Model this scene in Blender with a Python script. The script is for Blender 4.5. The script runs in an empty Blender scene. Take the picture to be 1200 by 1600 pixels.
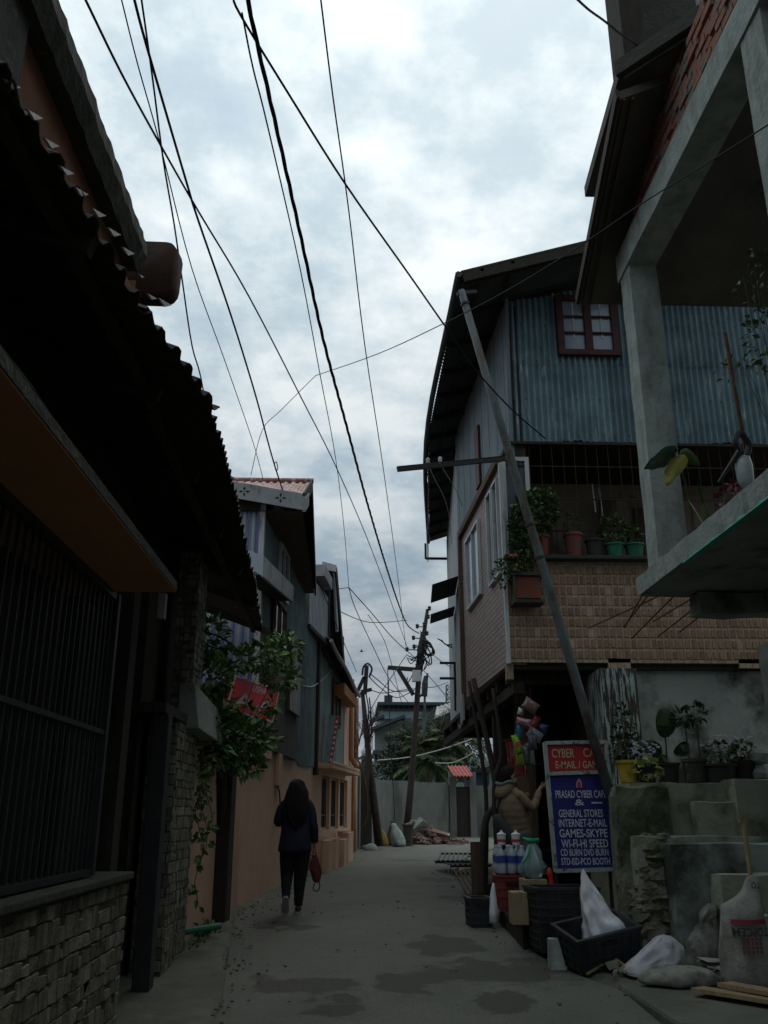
import bpy, bmesh, math, random
from mathutils import Vector, Matrix
R = math.radians
rnd = random.Random(7)
sc = bpy.context.scene
COL = sc.collection
# ------------------------------------------------------------------ camera maths (also used to measure the place)
FPX, PIT, YAW, CZ = 1400.0, R(18.7), R(1.94), 1.5
def ray(px, py):
    u = (px-600)/FPX; v = (800-py)/FPX
    f = math.cos(PIT)-v*math.sin(PIT); up = math.sin(PIT)+v*math.cos(PIT)
    return Vector((u*math.cos(YAW)+f*math.sin(YAW), f*math.cos(YAW)-u*math.sin(YAW), up))
CAM = Vector((0, 0, CZ))
def PY(x, y, Y): r = ray(x, y); return CAM+r*(Y/r.y)
def PX(x, y, X): r = ray(x, y); return CAM+r*(X/r.x)
def PZ(x, y, Z): r = ray(x, y); return CAM+r*((Z-CZ)/r.z)
def gz(x, y):
    """height of the street: a gentle rise away from the viewer"""
    def ss(a, b, t): t = min(1, max(0, (t-a)/(b-a))); return t*t*(3-2*t)
    return 0.36*ss(4.5, 13.5, y)+0.36*ss(12, 38, y)

# ------------------------------------------------------------------ mesh builder
class MB:
    def __init__(s): s.v = []; s.f = []
    def add(s, vs, fs):
        n = len(s.v); s.v += [Vector(q) for q in vs]; s.f += [tuple(i+n for i in f) for f in fs]; return s
    def box(s, x0, x1, y0, y1, z0, z1):
        return s.add([(x0,y0,z0),(x1,y0,z0),(x1,y1,z0),(x0,y1,z0),(x0,y0,z1),(x1,y0,z1),(x1,y1,z1),(x0,y1,z1)],
                     [(0,3,2,1),(4,5,6,7),(0,1,5,4),(1,2,6,5),(2,3,7,6),(3,0,4,7)])
    def hexa(s, p):     # 8 points: bottom 4 ccw, top 4 ccw
        return s.add(p, [(0,3,2,1),(4,5,6,7),(0,1,5,4),(1,2,6,5),(2,3,7,6),(3,0,4,7)])
    def obox(s, c, a, b, d):
        c, a, b, d = map(Vector, (c, a, b, d))
        return s.hexa([c-a-b-d, c+a-b-d, c+a+b-d, c-a+b-d, c-a-b+d, c+a-b+d, c+a+b+d, c-a+b+d])
    def bar(s, p, q, w, h, up=(0,0,1)):
        p, q = Vector(p), Vector(q); d = (q-p); L = d.length; d = d/L
        up = Vector(up)
        if abs(d.dot(up)) > .98: up = Vector((1,0,0))
        a = d.cross(up).normalized(); b = a.cross(d).normalized()
        return s.obox((p+q)/2, a*(w/2), d*(L/2), b*(h/2))
    def cyl(s, p, q, r0, r1=None, n=10, caps=True):
        return s.tube([p, q], [r0, r0 if r1 is None else r1], n, caps)
    def tube(s, pts, r, n=6, caps=True):
        pts = [Vector(p) for p in pts]; m = len(pts)
        rr = r if isinstance(r, (list, tuple)) else [r]*m
        base = len(s.v); prev = None
        for i, p in enumerate(pts):
            d = (pts[min(i+1, m-1)]-pts[max(i-1, 0)])
            d = d.normalized() if d.length > 1e-9 else Vector((0,0,1))
            if prev is None:
                a = d.cross(Vector((0,0,1)))
                if a.length < .05: a = d.cross(Vector((1,0,0)))
            else:
                a = prev-d*prev.dot(d)
            a = a.normalized(); prev = a; b = d.cross(a)
            for k in range(n):
                t = 2*math.pi*k/n
                s.v.append(p+(a*math.cos(t)+b*math.sin(t))*rr[i])
        for i in range(m-1):
            for k in range(n):
                k2 = (k+1) % n
                s.f.append((base+i*n+k, base+i*n+k2, base+(i+1)*n+k2, base+(i+1)*n+k))
        if caps:
            s.f.append(tuple(base+k for k in range(n))[::-1]); s.f.append(tuple(base+(m-1)*n+k for k in range(n)))
        return s
    def loft(s, rings, caps=True):
        base = len(s.v); n = len(rings[0]); m = len(rings)
        for r in rings: s.v += [Vector(q) for q in r]
        for i in range(m-1):
            for k in range(n):
                k2 = (k+1) % n
                s.f.append((base+i*n+k, base+i*n+k2, base+(i+1)*n+k2, base+(i+1)*n+k))
        if caps:
            s.f.append(tuple(base+k for k in range(n))[::-1]); s.f.append(tuple(base+(m-1)*n+k for k in range(n)))
        return s
    def lathe(s, c, prof, n=16, caps=True):   # prof: (r,z)
        c = Vector(c)
        return s.loft([[c+Vector((r*math.cos(2*math.pi*k/n), r*math.sin(2*math.pi*k/n), z)) for k in range(n)] for r, z in prof], caps)
    def prism(s, poly, d):
        poly = [Vector(p) for p in poly]; d = Vector(d); n = len(poly)
        return s.add(poly+[p+d for p in poly], [tuple(range(n))[::-1], tuple(range(n, 2*n))]+[(i, (i+1) % n, n+(i+1) % n, n+i) for i in range(n)])
    def quad(s, a, b, c, d): return s.add([a, b, c, d], [(0,1,2,3)])
    def corr(s, a, b, c, d, period, amp, prof='sin', sub=8, thick=0.0, rag=0.0):
        """corrugated sheet a->b across the ridges, a->d along them"""
        a, b, c, d = map(Vector, (a, b, c, d))
        L = ((b-a).length+(c-d).length)/2
        N = max(2, int(L/period*sub)); nv = max(2, int(((d-a).length)/0.6)+1)
        nor = (b-a).cross(d-a).normalized()
        base = len(s.v)
        for j in range(nv+1):
            w = j/nv
            for i in range(N+1):
                u = i/N
                t = math.sin(2*math.pi*u*L/period)
                if prof == 'trap': t = max(-1, min(1, 1.9*t))
                p = a.lerp(b, u).lerp(d.lerp(c, u), w)+nor*(amp*t)
                if rag and j in (0, nv):
                    p += (d-a).normalized()*(rag*math.sin(13.7*u*L+5*math.sin(4.1*u*L)))
                s.v.append(p)
        for j in range(nv):
            for i in range(N):
                q = base+j*(N+1)+i
                s.f.append((q, q+1, q+N+2, q+N+1))
        return s
    def jitter(s, amp, fr=3.0, seed=0):
        from mathutils import noise
        o = Vector((seed*7.3, seed*3.1, seed*1.7))
        s.v = [p+noise.noise_vector(p*fr+o)*amp for p in s.v]; return s
    def rough(s, x0, x1, y0, y1, z0, z1, amp=.03, seed=0, step=.12, fr=3.5):
        """a worn block: finely divided box with uneven faces and chipped edges"""
        from mathutils import noise
        o = Vector((seed*5.1, seed*2.3, seed*9.7)); n = [max(2, min(14, int(abs(b-a)/step)+1)) for a, b in ((x0,x1),(y0,y1),(z0,z1))]
        def P(i, j, k):
            u, v, w = i/n[0], j/n[1], k/n[2]; p = Vector((x0+(x1-x0)*u, y0+(y1-y0)*v, z0+(z1-z0)*w))
            edge = sum(1 for q in (u, v, w) if q in (0, 1))
            c = Vector(((x0+x1)/2, (y0+y1)/2, (z0+z1)/2)); d = noise.noise_vector(p*fr+o)*amp+noise.noise_vector(p*fr*3+o)*amp*.4
            if edge >= 2:
                q = Vector(tuple((c[m]-p[m]) and math.copysign(1, c[m]-p[m])*(1 if (u, v, w)[m] in (0, 1) else 0) for m in range(3)))
                d += q*amp*(.35+.6*abs(noise.noise(p*fr*1.7+o)))
            return p+d
        idx = {}
        def vi(i, j, k):
            if (i,j,k) not in idx: idx[(i,j,k)] = len(s.v); s.v.append(P(i,j,k))
            return idx[(i,j,k)]
        for a in range(n[0]):
            for b in range(n[1]):
                for k, f in ((0, 1), (n[2], 0)):
                    q = (vi(a,b,k), vi(a+1,b,k), vi(a+1,b+1,k), vi(a,b+1,k)); s.f.append(q[::-1] if f else q)
        for a in range(n[0]):
            for b in range(n[2]):
                for k, f in ((0, 0), (n[1], 1)):
                    q = (vi(a,k,b), vi(a+1,k,b), vi(a+1,k,b+1), vi(a,k,b+1)); s.f.append(q[::-1] if f else q)
        for a in range(n[1]):
            for b in range(n[2]):
                for k, f in ((0, 1), (n[0], 0)):
                    q = (vi(k,a,b), vi(k,a+1,b), vi(k,a+1,b+1), vi(k,a,b+1)); s.f.append(q[::-1] if f else q)
        return s
    def rot(s, M): s.v = [M @ p for p in s.v]; return s
    def build(s, name, mat, parent=None, smooth=False, bevel=0, sub=0, solid=0, label=None):
        me = bpy.data.meshes.new(name)
        org = Vector((0,0,0))
        if parent is None:
            xs = [p.x for p in s.v]; ys = [p.y for p in s.v]; zs = [p.z for p in s.v]
            org = Vector(((min(xs)+max(xs))/2, (min(ys)+max(ys))/2, min(zs)))
        else:
            r = parent
            while r.parent: r = r.parent
            org = r.location.copy()
        me.from_pydata([p-org for p in s.v], [], s.f); me.update()
        me.materials.append(mat)
        if smooth: me.polygons.foreach_set('use_smooth', [True]*len(me.polygons))
        o = bpy.data.objects.new(name, me); COL.objects.link(o)
        if parent is None: o.location = org
        else: o.parent = parent
        if solid: m = o.modifiers.new('solid', 'SOLIDIFY'); m.thickness = solid
        if bevel: m = o.modifiers.new('bevel', 'BEVEL'); m.width = bevel; m.segments = 2; m.limit_method = 'ANGLE'
        if sub: m = o.modifiers.new('sub', 'SUBSURF'); m.levels = sub; m.render_levels = sub
        if label: o['label'] = label
        return o
def tag(o, label, cat, group=None):
    o['label'] = label; o['category'] = cat
    if group: o['group'] = group
    return o
def struct(o, kind='structure'): o['kind'] = kind; return o
def thing(name, label, cat, loc, group=None):
    o = bpy.data.objects.new(name, None); COL.objects.link(o); o.location = loc; o.empty_display_size = .2
    return tag(o, label, cat, group)
def copy_tree(o, parent=None):
    c = o.copy(); COL.objects.link(c)
    if parent: c.parent = parent
    for ch in list(o.children): copy_tree(ch, c)
    return c
def part(mb, name, mat, parent, **k): return mb.build(name, mat, parent, **k)
class Frame:
    """a facade: s along it, o outward from it, z up"""
    def __init__(s, A, B):
        s.A = Vector((A[0], A[1], 0)); d = Vector((B[0]-A[0], B[1]-A[1], 0)); s.L = d.length; s.d = d/s.L
        s.n = Vector((s.d.y, -s.d.x, 0))
    def flip(s): s.n = -s.n; return s
    def p(s, a, o, z): q = s.A+s.d*a+s.n*o; return Vector((q.x, q.y, z))
    def box(s, mb, a0, a1, o0, o1, z0, z1):
        return mb.hexa([s.p(a0,o0,z0), s.p(a1,o0,z0), s.p(a1,o1,z0), s.p(a0,o1,z0), s.p(a0,o0,z1), s.p(a1,o0,z1), s.p(a1,o1,z1), s.p(a0,o1,z1)])
    def hit(s, px, py, off=0):
        r = ray(px, py); a = s.A+s.n*off
        t = ((a-CAM).dot(s.n))/r.dot(s.n); return CAM+r*t
def crom(pts, k=6):
    pts = [Vector(p) for p in pts]
    if len(pts) < 3: return pts
    P = [pts[0]*2-pts[1]]+pts+[pts[-1]*2-pts[-2]]; out = []
    for i in range(1, len(P)-2):
        for j in range(k):
            t = j/k; a, b, c, d = P[i-1], P[i], P[i+1], P[i+2]
            out.append(.5*((2*b)+(c-a)*t+(2*a-5*b+4*c-d)*t*t+(3*b-a-3*c+d)*t*t*t))
    return out+[pts[-1]]
def ell(c, rx, ry, n=14, e=1.0, ax=None, ay=None):
    c = Vector(c); ax = Vector(ax or (1,0,0)); ay = Vector(ay or (0,1,0)); o = []
    for k in range(n):
        t = 2*math.pi*k/n; a, b = math.cos(t), math.sin(t)
        a = math.copysign(abs(a)**e, a); b = math.copysign(abs(b)**e, b)
        o.append(c+ax*(rx*a)+ay*(ry*b))
    return o
def text_polys(body, bold=0.0):
    cu = bpy.data.curves.new('t', 'FONT'); cu.body = body; cu.align_x = 'CENTER'; cu.resolution_u = 3; cu.offset = bold
    o = bpy.data.objects.new('t', cu); COL.objects.link(o)
    dg = bpy.context.evaluated_depsgraph_get(); dg.update()
    me = bpy.data.meshes.new_from_object(o.evaluated_get(dg))
    vs = [v.co.copy() for v in me.vertices]; fs = [tuple(p.vertices) for p in me.polygons]
    bpy.data.objects.remove(o); bpy.data.curves.remove(cu); bpy.data.meshes.remove(me)
    return vs, fs
def text(mb, body, c, right, up, w, h, bold=0.0, warp=None):
    """letters fitted into w x h about point c, in the plane of right/up"""
    vs, fs = text_polys(body, bold)
    x0 = min(v.x for v in vs); x1 = max(v.x for v in vs); y0 = min(v.y for v in vs); y1 = max(v.y for v in vs)
    c, right, up = Vector(c), Vector(right), Vector(up)
    out = []
    for v in vs:
        a = ((v.x-x0)/(x1-x0)-.5)*w; b = ((v.y-y0)/(y1-y0)-.5)*h
        out.append(warp(a, b) if warp else c+right*a+up*b)
    return mb.add(out, fs)

# ------------------------------------------------------------------ materials
def nodes(name):
    m = bpy.data.materials.new(name); m.use_nodes = True; nt = m.node_tree
    return m, nt, nt.nodes['Principled BSDF']
def L(nt, a, b): nt.links.new(a, b)
def ramp(nt, fac, stops):
    r = nt.nodes.new('ShaderNodeValToRGB'); e = r.color_ramp.elements
    while len(e) > len(stops): e.remove(e[-1])
    while len(e) < len(stops): e.new(.5)
    for q, (p, c) in zip(e, stops):
        q.position = p; q.color = (*c, 1) if len(c) == 3 else c
    L(nt, fac, r.inputs[0]); return r.outputs[0]
def mixc(nt, fac, a, b, mode='MIX'):
    m = nt.nodes.new('ShaderNodeMix'); m.data_type = 'RGBA'; m.blend_type = mode
    if hasattr(fac, 'links'): L(nt, fac, m.inputs[0])
    else: m.inputs[0].default_value = fac
    for i, q in ((6, a), (7, b)):
        if hasattr(q, 'links'): L(nt, q, m.inputs[i])
        else: m.inputs[i].default_value = (*q, 1)
    return m.outputs[2]
def coords(nt, scale=(1,1,1), rnd_off=True):
    tc = nt.nodes.new('ShaderNodeTexCoord'); mp = nt.nodes.new('ShaderNodeMapping'); mp.inputs['Scale'].default_value = scale
    L(nt, tc.outputs['Object'], mp.inputs[0])
    if rnd_off:
        oi = nt.nodes.new('ShaderNodeObjectInfo'); vm = nt.nodes.new('ShaderNodeVectorMath'); vm.operation = 'SCALE'
        cx = nt.nodes.new('ShaderNodeCombineXYZ')
        for i in range(3): L(nt, oi.outputs['Random'], cx.inputs[i])
        L(nt, cx.outputs[0], vm.inputs[0]); vm.inputs['Scale'].default_value = 37.0
        L(nt, vm.outputs[0], mp.inputs['Location'])
    return mp.outputs[0]
def noise(nt, vec, scale, detail=6, rough=.6):
    n = nt.nodes.new('ShaderNodeTexNoise'); n.inputs['Scale'].default_value = scale
    n.inputs['Detail'].default_value = detail; n.inputs['Roughness'].default_value = rough
    L(nt, vec, n.inputs['Vector']); return n.outputs['Fac']
def bump(nt, b, h, strength, dist=.02):
    q = nt.nodes.new('ShaderNodeBump'); q.inputs['Strength'].default_value = strength; q.inputs['Distance'].default_value = dist
    L(nt, h, q.inputs['Height']); L(nt, q.outputs[0], b.inputs['Normal'])
def MAT(name, c1, c2=None, scale=3, rough=.85, stain=None, sscale=2, scut=(.55,.65), sstretch=(1,1,1), bmp=.25, bscale=25, metal=0, spec=.3, stretch=(1,1,1), rnd_off=True):
    m, nt, b = nodes(name)
    b.inputs['Roughness'].default_value = rough; b.inputs['Metallic'].default_value = metal
    b.inputs['Specular IOR Level'].default_value = spec
    v = coords(nt, stretch, rnd_off)
    c2 = c2 or tuple(x*.7 for x in c1)
    col = ramp(nt, noise(nt, v, scale), [(.32, c1), (.68, c2)])
    if stain:
        v2 = coords(nt, sstretch, rnd_off)
        f = ramp(nt, noise(nt, v2, sscale, 8, .65), [(scut[0], (0,0,0)), (scut[1], (1,1,1))])
        col = mixc(nt, f, col, stain)
    L(nt, col, b.inputs['Base Color'])
    if bmp: bump(nt, b, noise(nt, v, bscale, 4), bmp)
    return m
def ISLAND(m, lo=.8, hi=1.15):
    """sheets and blocks of one mesh weather differently"""
    nt = m.node_tree; b = nt.nodes['Principled BSDF']; l = b.inputs['Base Color'].links[0].from_socket
    g = nt.nodes.new('ShaderNodeNewGeometry'); f = ramp(nt, g.outputs['Random Per Island'], [(0, (lo,lo,lo)), (1, (hi,hi*.99,hi*.97))])
    L(nt, mixc(nt, 1.0, l, f, 'MULTIPLY'), b.inputs['Base Color']); return m
def PLAIN(name, c, rough=.5, spec=.4, metal=0, alpha=1, trans=0):
    m, nt, b = nodes(name); b.inputs['Base Color'].default_value = (*c, 1); b.inputs['Roughness'].default_value = rough
    b.inputs['Specular IOR Level'].default_value = spec; b.inputs['Metallic'].default_value = metal
    b.inputs['Transmission Weight'].default_value = trans; b.inputs['Alpha'].default_value = alpha
    return m
def LEAF(name, dark, mid, light, rough=.5):
    m, nt, b = nodes(name); g = nt.nodes.new('ShaderNodeNewGeometry')
    L(nt, ramp(nt, g.outputs['Random Per Island'], [(0, dark), (.55, mid), (1, light)]), b.inputs['Base Color'])
    b.inputs['Roughness'].default_value = rough; b.inputs['Specular IOR Level'].default_value = .35
    return m
def plane_vec(nt, plane, rnd_off=False):
    v = coords(nt, rnd_off=rnd_off); s = nt.nodes.new('ShaderNodeSeparateXYZ'); c = nt.nodes.new('ShaderNodeCombineXYZ')
    L(nt, v, s.inputs[0]); a, b_ = {'xz': (0, 2), 'yz': (1, 2), 'xy': (0, 1)}[plane]
    L(nt, s.outputs[a], c.inputs[0]); L(nt, s.outputs[b_], c.inputs[1]); return c.outputs[0], s
def BRICK(name, plane, c1, c2, mortar, w, h, m_size=.01, offset=.5, bmp=.6, noise_amt=.35, rough=.85, wob=0):
    m, nt, b = nodes(name); v, s = plane_vec(nt, plane)
    if wob:
        n = nt.nodes.new('ShaderNodeTexNoise'); n.inputs['Scale'].default_value = 2.5; L(nt, v, n.inputs['Vector'])
        vm = nt.nodes.new('ShaderNodeVectorMath'); vm.operation = 'SCALE'; vm.inputs['Scale'].default_value = wob
        L(nt, n.outputs['Color'], vm.inputs[0]); va = nt.nodes.new('ShaderNodeVectorMath'); L(nt, v, va.inputs[0]); L(nt, vm.outputs[0], va.inputs[1]); v = va.outputs[0]
    t = nt.nodes.new('ShaderNodeTexBrick'); t.offset = offset; L(nt, v, t.inputs['Vector'])
    t.inputs['Color1'].default_value = (*c1,1); t.inputs['Color2'].default_value = (*c2,1); t.inputs['Mortar'].default_value = (*mortar,1)
    t.inputs['Scale'].default_value = 1; t.inputs['Brick Width'].default_value = w; t.inputs['Row Height'].default_value = h
    t.inputs['Mortar Size'].default_value = m_size; t.inputs['Mortar Smooth'].default_value = .3
    n = noise(nt, v, 9, 6)
    col = mixc(nt, noise_amt, t.outputs['Color'], ramp(nt, n, [(.3, (.15,.15,.15)), (.7, (.9,.9,.9))]), 'MULTIPLY')
    L(nt, col, b.inputs['Base Color']); b.inputs['Roughness'].default_value = rough; b.inputs['Specular IOR Level'].default_value = .25
    inv = nt.nodes.new('ShaderNodeMath'); inv.operation = 'SUBTRACT'; inv.inputs[0].default_value = 1; L(nt, t.outputs['Fac'], inv.inputs[1])
    bump(nt, b, inv.outputs[0], bmp, .02)
    return m
def STONES(name, plane, cols, joint, scale, rough=.9, sx=1.0):
    m, nt, b = nodes(name); v = coords(nt, rnd_off=False)
    mp = nt.nodes.new('ShaderNodeMapping'); mp.inputs['Scale'].default_value = (sx, sx, 1); L(nt, v, mp.inputs[0]); v = mp.outputs[0]
    a = nt.nodes.new('ShaderNodeTexVoronoi'); a.inputs['Scale'].default_value = scale; L(nt, v, a.inputs['Vector'])
    e = nt.nodes.new('ShaderNodeTexVoronoi'); e.feature = 'DISTANCE_TO_EDGE'; e.inputs['Scale'].default_value = scale; L(nt, v, e.inputs['Vector'])
    sp = nt.nodes.new('ShaderNodeSeparateColor'); L(nt, a.outputs['Color'], sp.inputs[0])
    col = ramp(nt, sp.outputs[0], [(i/(len(cols)-1), c) for i, c in enumerate(cols)])
    col = mixc(nt, .5, col, ramp(nt, noise(nt, v, 14), [(.3, (.4,.4,.4)), (.7, (1,1,1))]), 'MULTIPLY')
    f = ramp(nt, e.outputs['Distance'], [(.015, (1,1,1)), (.06, (0,0,0))])
    L(nt, mixc(nt, f, col, joint), b.inputs['Base Color']); b.inputs['Roughness'].default_value = rough
    h = ramp(nt, e.outputs['Distance'], [(0, (0,0,0)), (.15, (1,1,1))]); bump(nt, b, h, .35, .02)
    return m

# paints, plasters, stuffs
m_conc = MAT('concrete', (.30,.32,.29), (.2,.21,.19), 2.2, .9, stain=(.06,.08,.05), sscale=1.6, scut=(.56,.68), bmp=.5, bscale=18)
m_conc_lt = MAT('concrete_pale', (.40,.445,.41), (.25,.285,.265), 4, .9, stain=(.17,.2,.17), sscale=3.2, scut=(.5,.72), sstretch=(1.6,1.6,.45), bmp=.7, bscale=16)
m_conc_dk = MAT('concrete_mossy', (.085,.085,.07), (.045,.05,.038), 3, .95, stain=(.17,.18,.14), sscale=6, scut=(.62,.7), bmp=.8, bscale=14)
m_soffit_pink = MAT('orange_soffit_paint', (.42,.2,.09), (.33,.15,.07), 1.5, .85, stain=(.12,.09,.05), sscale=2.2, scut=(.6,.75), bmp=.2)
m_terra = MAT('terracotta_wall_paint', (.22,.085,.04), (.15,.06,.03), 2, .9, stain=(.12,.1,.06), sscale=1.8, scut=(.58,.7))
m_orange = MAT('orange_plaster', (.70,.47,.33), (.58,.375,.26), 1.3, .9, stain=(.22,.13,.08), sscale=1.3, scut=(.6,.82), sstretch=(1,1,.5), bmp=.3, bscale=40)
m_teal = MAT('teal_tin_paint', (.235,.315,.32), (.15,.21,.215), 2.5, .6, stain=(.08,.075,.06), sscale=3, scut=(.55,.7), sstretch=(2,2,.35), bmp=.1)
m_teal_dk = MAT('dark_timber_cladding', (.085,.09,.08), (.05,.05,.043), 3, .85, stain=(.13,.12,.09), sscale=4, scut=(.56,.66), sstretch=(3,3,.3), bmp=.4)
m_blue_tin = MAT('blue_tin_paint', (.225,.335,.375), (.115,.19,.22), 2.6, .5, stain=(.40,.44,.45), sscale=3.4, scut=(.60,.63), sstretch=(3.2,3.2,.42), bmp=.1)
m_blue_plank = MAT('weathered_blue_plank', (.22,.27,.295), (.15,.19,.21), 2, .8, stain=(.1,.1,.1), sscale=4, scut=(.6,.64), sstretch=(5,5,.5), bmp=.3)
m_stripe_tin = MAT('pale_tin_paint', (.55,.62,.66), (.42,.5,.56), 3, .5, bmp=.05)
m_stripe_blue = PLAIN('blue_stripe_paint', (.16,.15,.36), .5)
m_red_tin = MAT('faded_red_tin', (.35,.16,.13), (.26,.12,.1), 4, .6, stain=(.5,.46,.43), sscale=5, scut=(.5,.62), sstretch=(2,.6,1), bmp=.1)
m_gate_red = MAT('red_tin', (.45,.10,.095), (.36,.08,.075), 4, .5, bmp=.05)
m_rust_tin = MAT('rusty_tin_roof', (.055,.045,.037), (.03,.026,.022), 3, .8, stain=(.1,.06,.035), sscale=3, scut=(.55,.7))
m_dark_tin = MAT('dark_tin_roof', (.07,.075,.08), (.045,.048,.05), 3, .65, stain=(.09,.06,.04), sscale=3, scut=(.58,.7))
m_pale_tin = MAT('pale_zinc_and_lit_tips', (.55,.5,.5), (.4,.36,.36), 6, .5)  # pale zinc; also the painted-in brightness of the lit eave tips
m_white_paint = MAT('aged_white_paint', (.62,.64,.64), (.47,.48,.48), 3, .7, stain=(.22,.2,.18), sscale=4, scut=(.6,.7), sstretch=(1,1,.5))
m_white_wall = MAT('whitewashed_plank', (.50,.52,.53), (.38,.40,.42), 2, .85, stain=(.25,.24,.22), sscale=2.5, scut=(.58,.7), sstretch=(3,3,.4))
m_wood = MAT('weathered_wood', (.15,.105,.07), (.085,.06,.04), 3, .85, stretch=(6,6,1), bmp=.4)
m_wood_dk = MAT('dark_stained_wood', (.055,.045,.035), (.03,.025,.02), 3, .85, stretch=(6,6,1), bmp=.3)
m_wood_pale = MAT('raw_timber', (.38,.29,.17), (.28,.2,.11), 3, .85, stretch=(8,8,1), bmp=.3)
m_brown_red = MAT('oxblood_window_paint', (.085,.026,.026), (.055,.019,.02), 5, .6)
m_black_iron = MAT('black_iron', (.035,.035,.037), (.02,.02,.022), 6, .55, spec=.4, bmp=.1)
m_rust_iron = MAT('rusted_iron', (.16,.08,.05), (.09,.045,.03), 9, .85, bmp=.3)
m_galv = MAT('galvanised_pole_paint', (.12,.145,.145), (.085,.10,.10), 5, .6, stain=(.07,.055,.04), sscale=5, scut=(.5,.62), sstretch=(1,1,.4), bmp=.1)
m_glass = PLAIN('window_glass', (.10,.13,.15), .06, .8)
m_glass_pale = PLAIN('frosted_glass', (.24,.29,.36), .15, .7)
m_dark_in = PLAIN('unlit_room_and_soil', (.03,.028,.024), .9, .1)  # near-black painted in for unlit rooms behind panes; also pot soil, crate handles
m_cable = PLAIN('cable_rubber', (.012,.012,.015), .6, .3)
m_cable_pale = PLAIN('pale_cord', (.5,.52,.5), .6, .3)
m_pvc = MAT('orange_drain_pipe', (.5,.27,.15), (.4,.22,.13), 4, .6)
m_tile = BRICK('beige_tile', 'xz', (.60,.46,.33), (.52,.39,.275), (.28,.2,.14), .092, .147, .006, 0.0, .5, .4)
m_tile_b = ISLAND(MAT('brown_tile_block', (.36,.235,.15), (.26,.165,.105), 9, .7, bmp=.2), .75, 1.25)
ISLAND(m_blue_tin, .82, 1.12); ISLAND(m_teal, .75, 1.15)
m_pink_brick = BRICK('mauve_brick_siding', 'yz', (.50,.40,.37), (.42,.325,.30), (.26,.2,.19), .21, .075, .012, .5, .5, .25, .7)
m_red_brick = BRICK('bare_red_brick', 'yz', (.52,.17,.10), (.40,.13,.08), (.20,.18,.155), .23, .085, .018, .5, 1.0, .4, .9, .05)
m_stone_clad = STONES('stone_cladding', 'yz', [(.11,.115,.09), (.21,.205,.155), (.14,.145,.115), (.26,.25,.2), (.17,.17,.135)], (.085,.085,.065), 6.0, sx=1.6)
m_stone_col = STONES('split_stone_facing', 'yz', [(.20,.18,.13), (.40,.36,.27), (.28,.25,.19), (.34,.31,.23)], (.17,.155,.115), 9, sx=1.9)
m_pole_wood = MAT('tarred_pole', (.065,.05,.042), (.035,.03,.027), 5, .9, stain=(.12,.06,.05), sscale=6, scut=(.62,.72), bmp=.4)
m_plaster_mould = MAT('mouldy_plaster', (.36,.40,.365), (.24,.275,.25), 1.5, .9, stain=(.05,.06,.045), sscale=1.1, scut=(.47,.62), bmp=.5, bscale=16)
m_moss_dk = MAT('mossy_rubble_mortar', (.2,.205,.15), (.11,.12,.075), 2.6, .95, stain=(.05,.06,.028), sscale=2.2, scut=(.47,.62), bmp=1.0, bscale=18)
m_moss = MAT('mossy_cement', (.37,.385,.31), (.25,.265,.19), 2.2, .95, stain=(.085,.10,.05), sscale=1.7, scut=(.55,.68), bmp=.6, bscale=26)
m_peel = MAT('peeling_green_paint', (.40,.50,.46), (.3,.38,.35), 3, .8, stain=(.06,.055,.045), sscale=5, scut=(.47,.5), sstretch=(6,6,.35), bmp=.6, bscale=14)

m_bars = MAT('dull_grille_paint', (.06,.04,.03), (.035,.026,.02), 9, .9, bmp=0)
m_fascia = MAT('shade_greyed_white_fascia', (.40,.42,.43), (.28,.29,.3), 3, .75, stain=(.15,.14,.12), sscale=4, scut=(.55,.68), sstretch=(1,1,.5))  # aged white paint with the shade of the eaves put into its colour
m_block = ISLAND(MAT('split_stone_block', (.21,.20,.155), (.15,.145,.11), 5, .95, stain=(.08,.085,.055), sscale=4, scut=(.55,.7), bmp=.8, bscale=22), .62, 1.4)
def facing(mb, o, u, v, n, U, V, bw, bh, seed):
    """irregular split-stone facing laid block by block on the plane o + u*a + v*b"""
    r = random.Random(seed); o, u, v, n = map(Vector, (o, u, v, n)); b = 0
    while b < V-.02:
        h = min(bh*r.uniform(.7,1.4), V-b); a = -bw*r.random()
        while a < U:
            w = bw*r.uniform(.55,1.6); a0, a1 = max(0,a), min(U,a+w-.008)
            if a1-a0 > .012:
                d = r.uniform(.004,.014); hh = h-.008-(h*.35 if r.random() < .12 else 0)
                q = lambda: r.uniform(-.006,.006)
                P = [o+u*(a0+q())+v*(b+q()), o+u*(a1+q())+v*(b+q()), o+u*(a1+q())+v*(b+hh+q()), o+u*(a0+q())+v*(b+hh+q())]
                c = sum(P, Vector())/4; T = [c+(p-c)*.9+n*(d+r.uniform(-.005,.005)) for p in P]
                mb.hexa(P+T)
            a += w
        b += h
    return mb
# ------------------------------------------------------------------ camera, sky, sun
cd = bpy.data.cameras.new('camera'); cam = bpy.data.objects.new('camera', cd); COL.objects.link(cam); sc.camera = cam
cam.location = CAM; cam.rotation_euler = (R(90)+PIT, 0, -YAW)
cd.sensor_fit = 'VERTICAL'; cd.sensor_height = 36; cd.lens = 36*FPX/1600; cd.clip_end = 3000; cd.clip_start = .05
SUN_EL, SUN_AZ = R(58), R(12)        # azimuth measured from +Y towards +X
sd = Vector((math.sin(SUN_AZ)*math.cos(SUN_EL), math.cos(SUN_AZ)*math.cos(SUN_EL), math.sin(SUN_EL)))
sl = bpy.data.lights.new('sun', 'SUN'); sl.energy = .5; sl.angle = R(25); sl.color = (1, .96, .9)
so = bpy.data.objects.new('sun', sl); COL.objects.link(so); so.rotation_euler = (-sd).to_track_quat('-Z', 'Y').to_euler(); so.location = (0, 0, 30)
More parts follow.
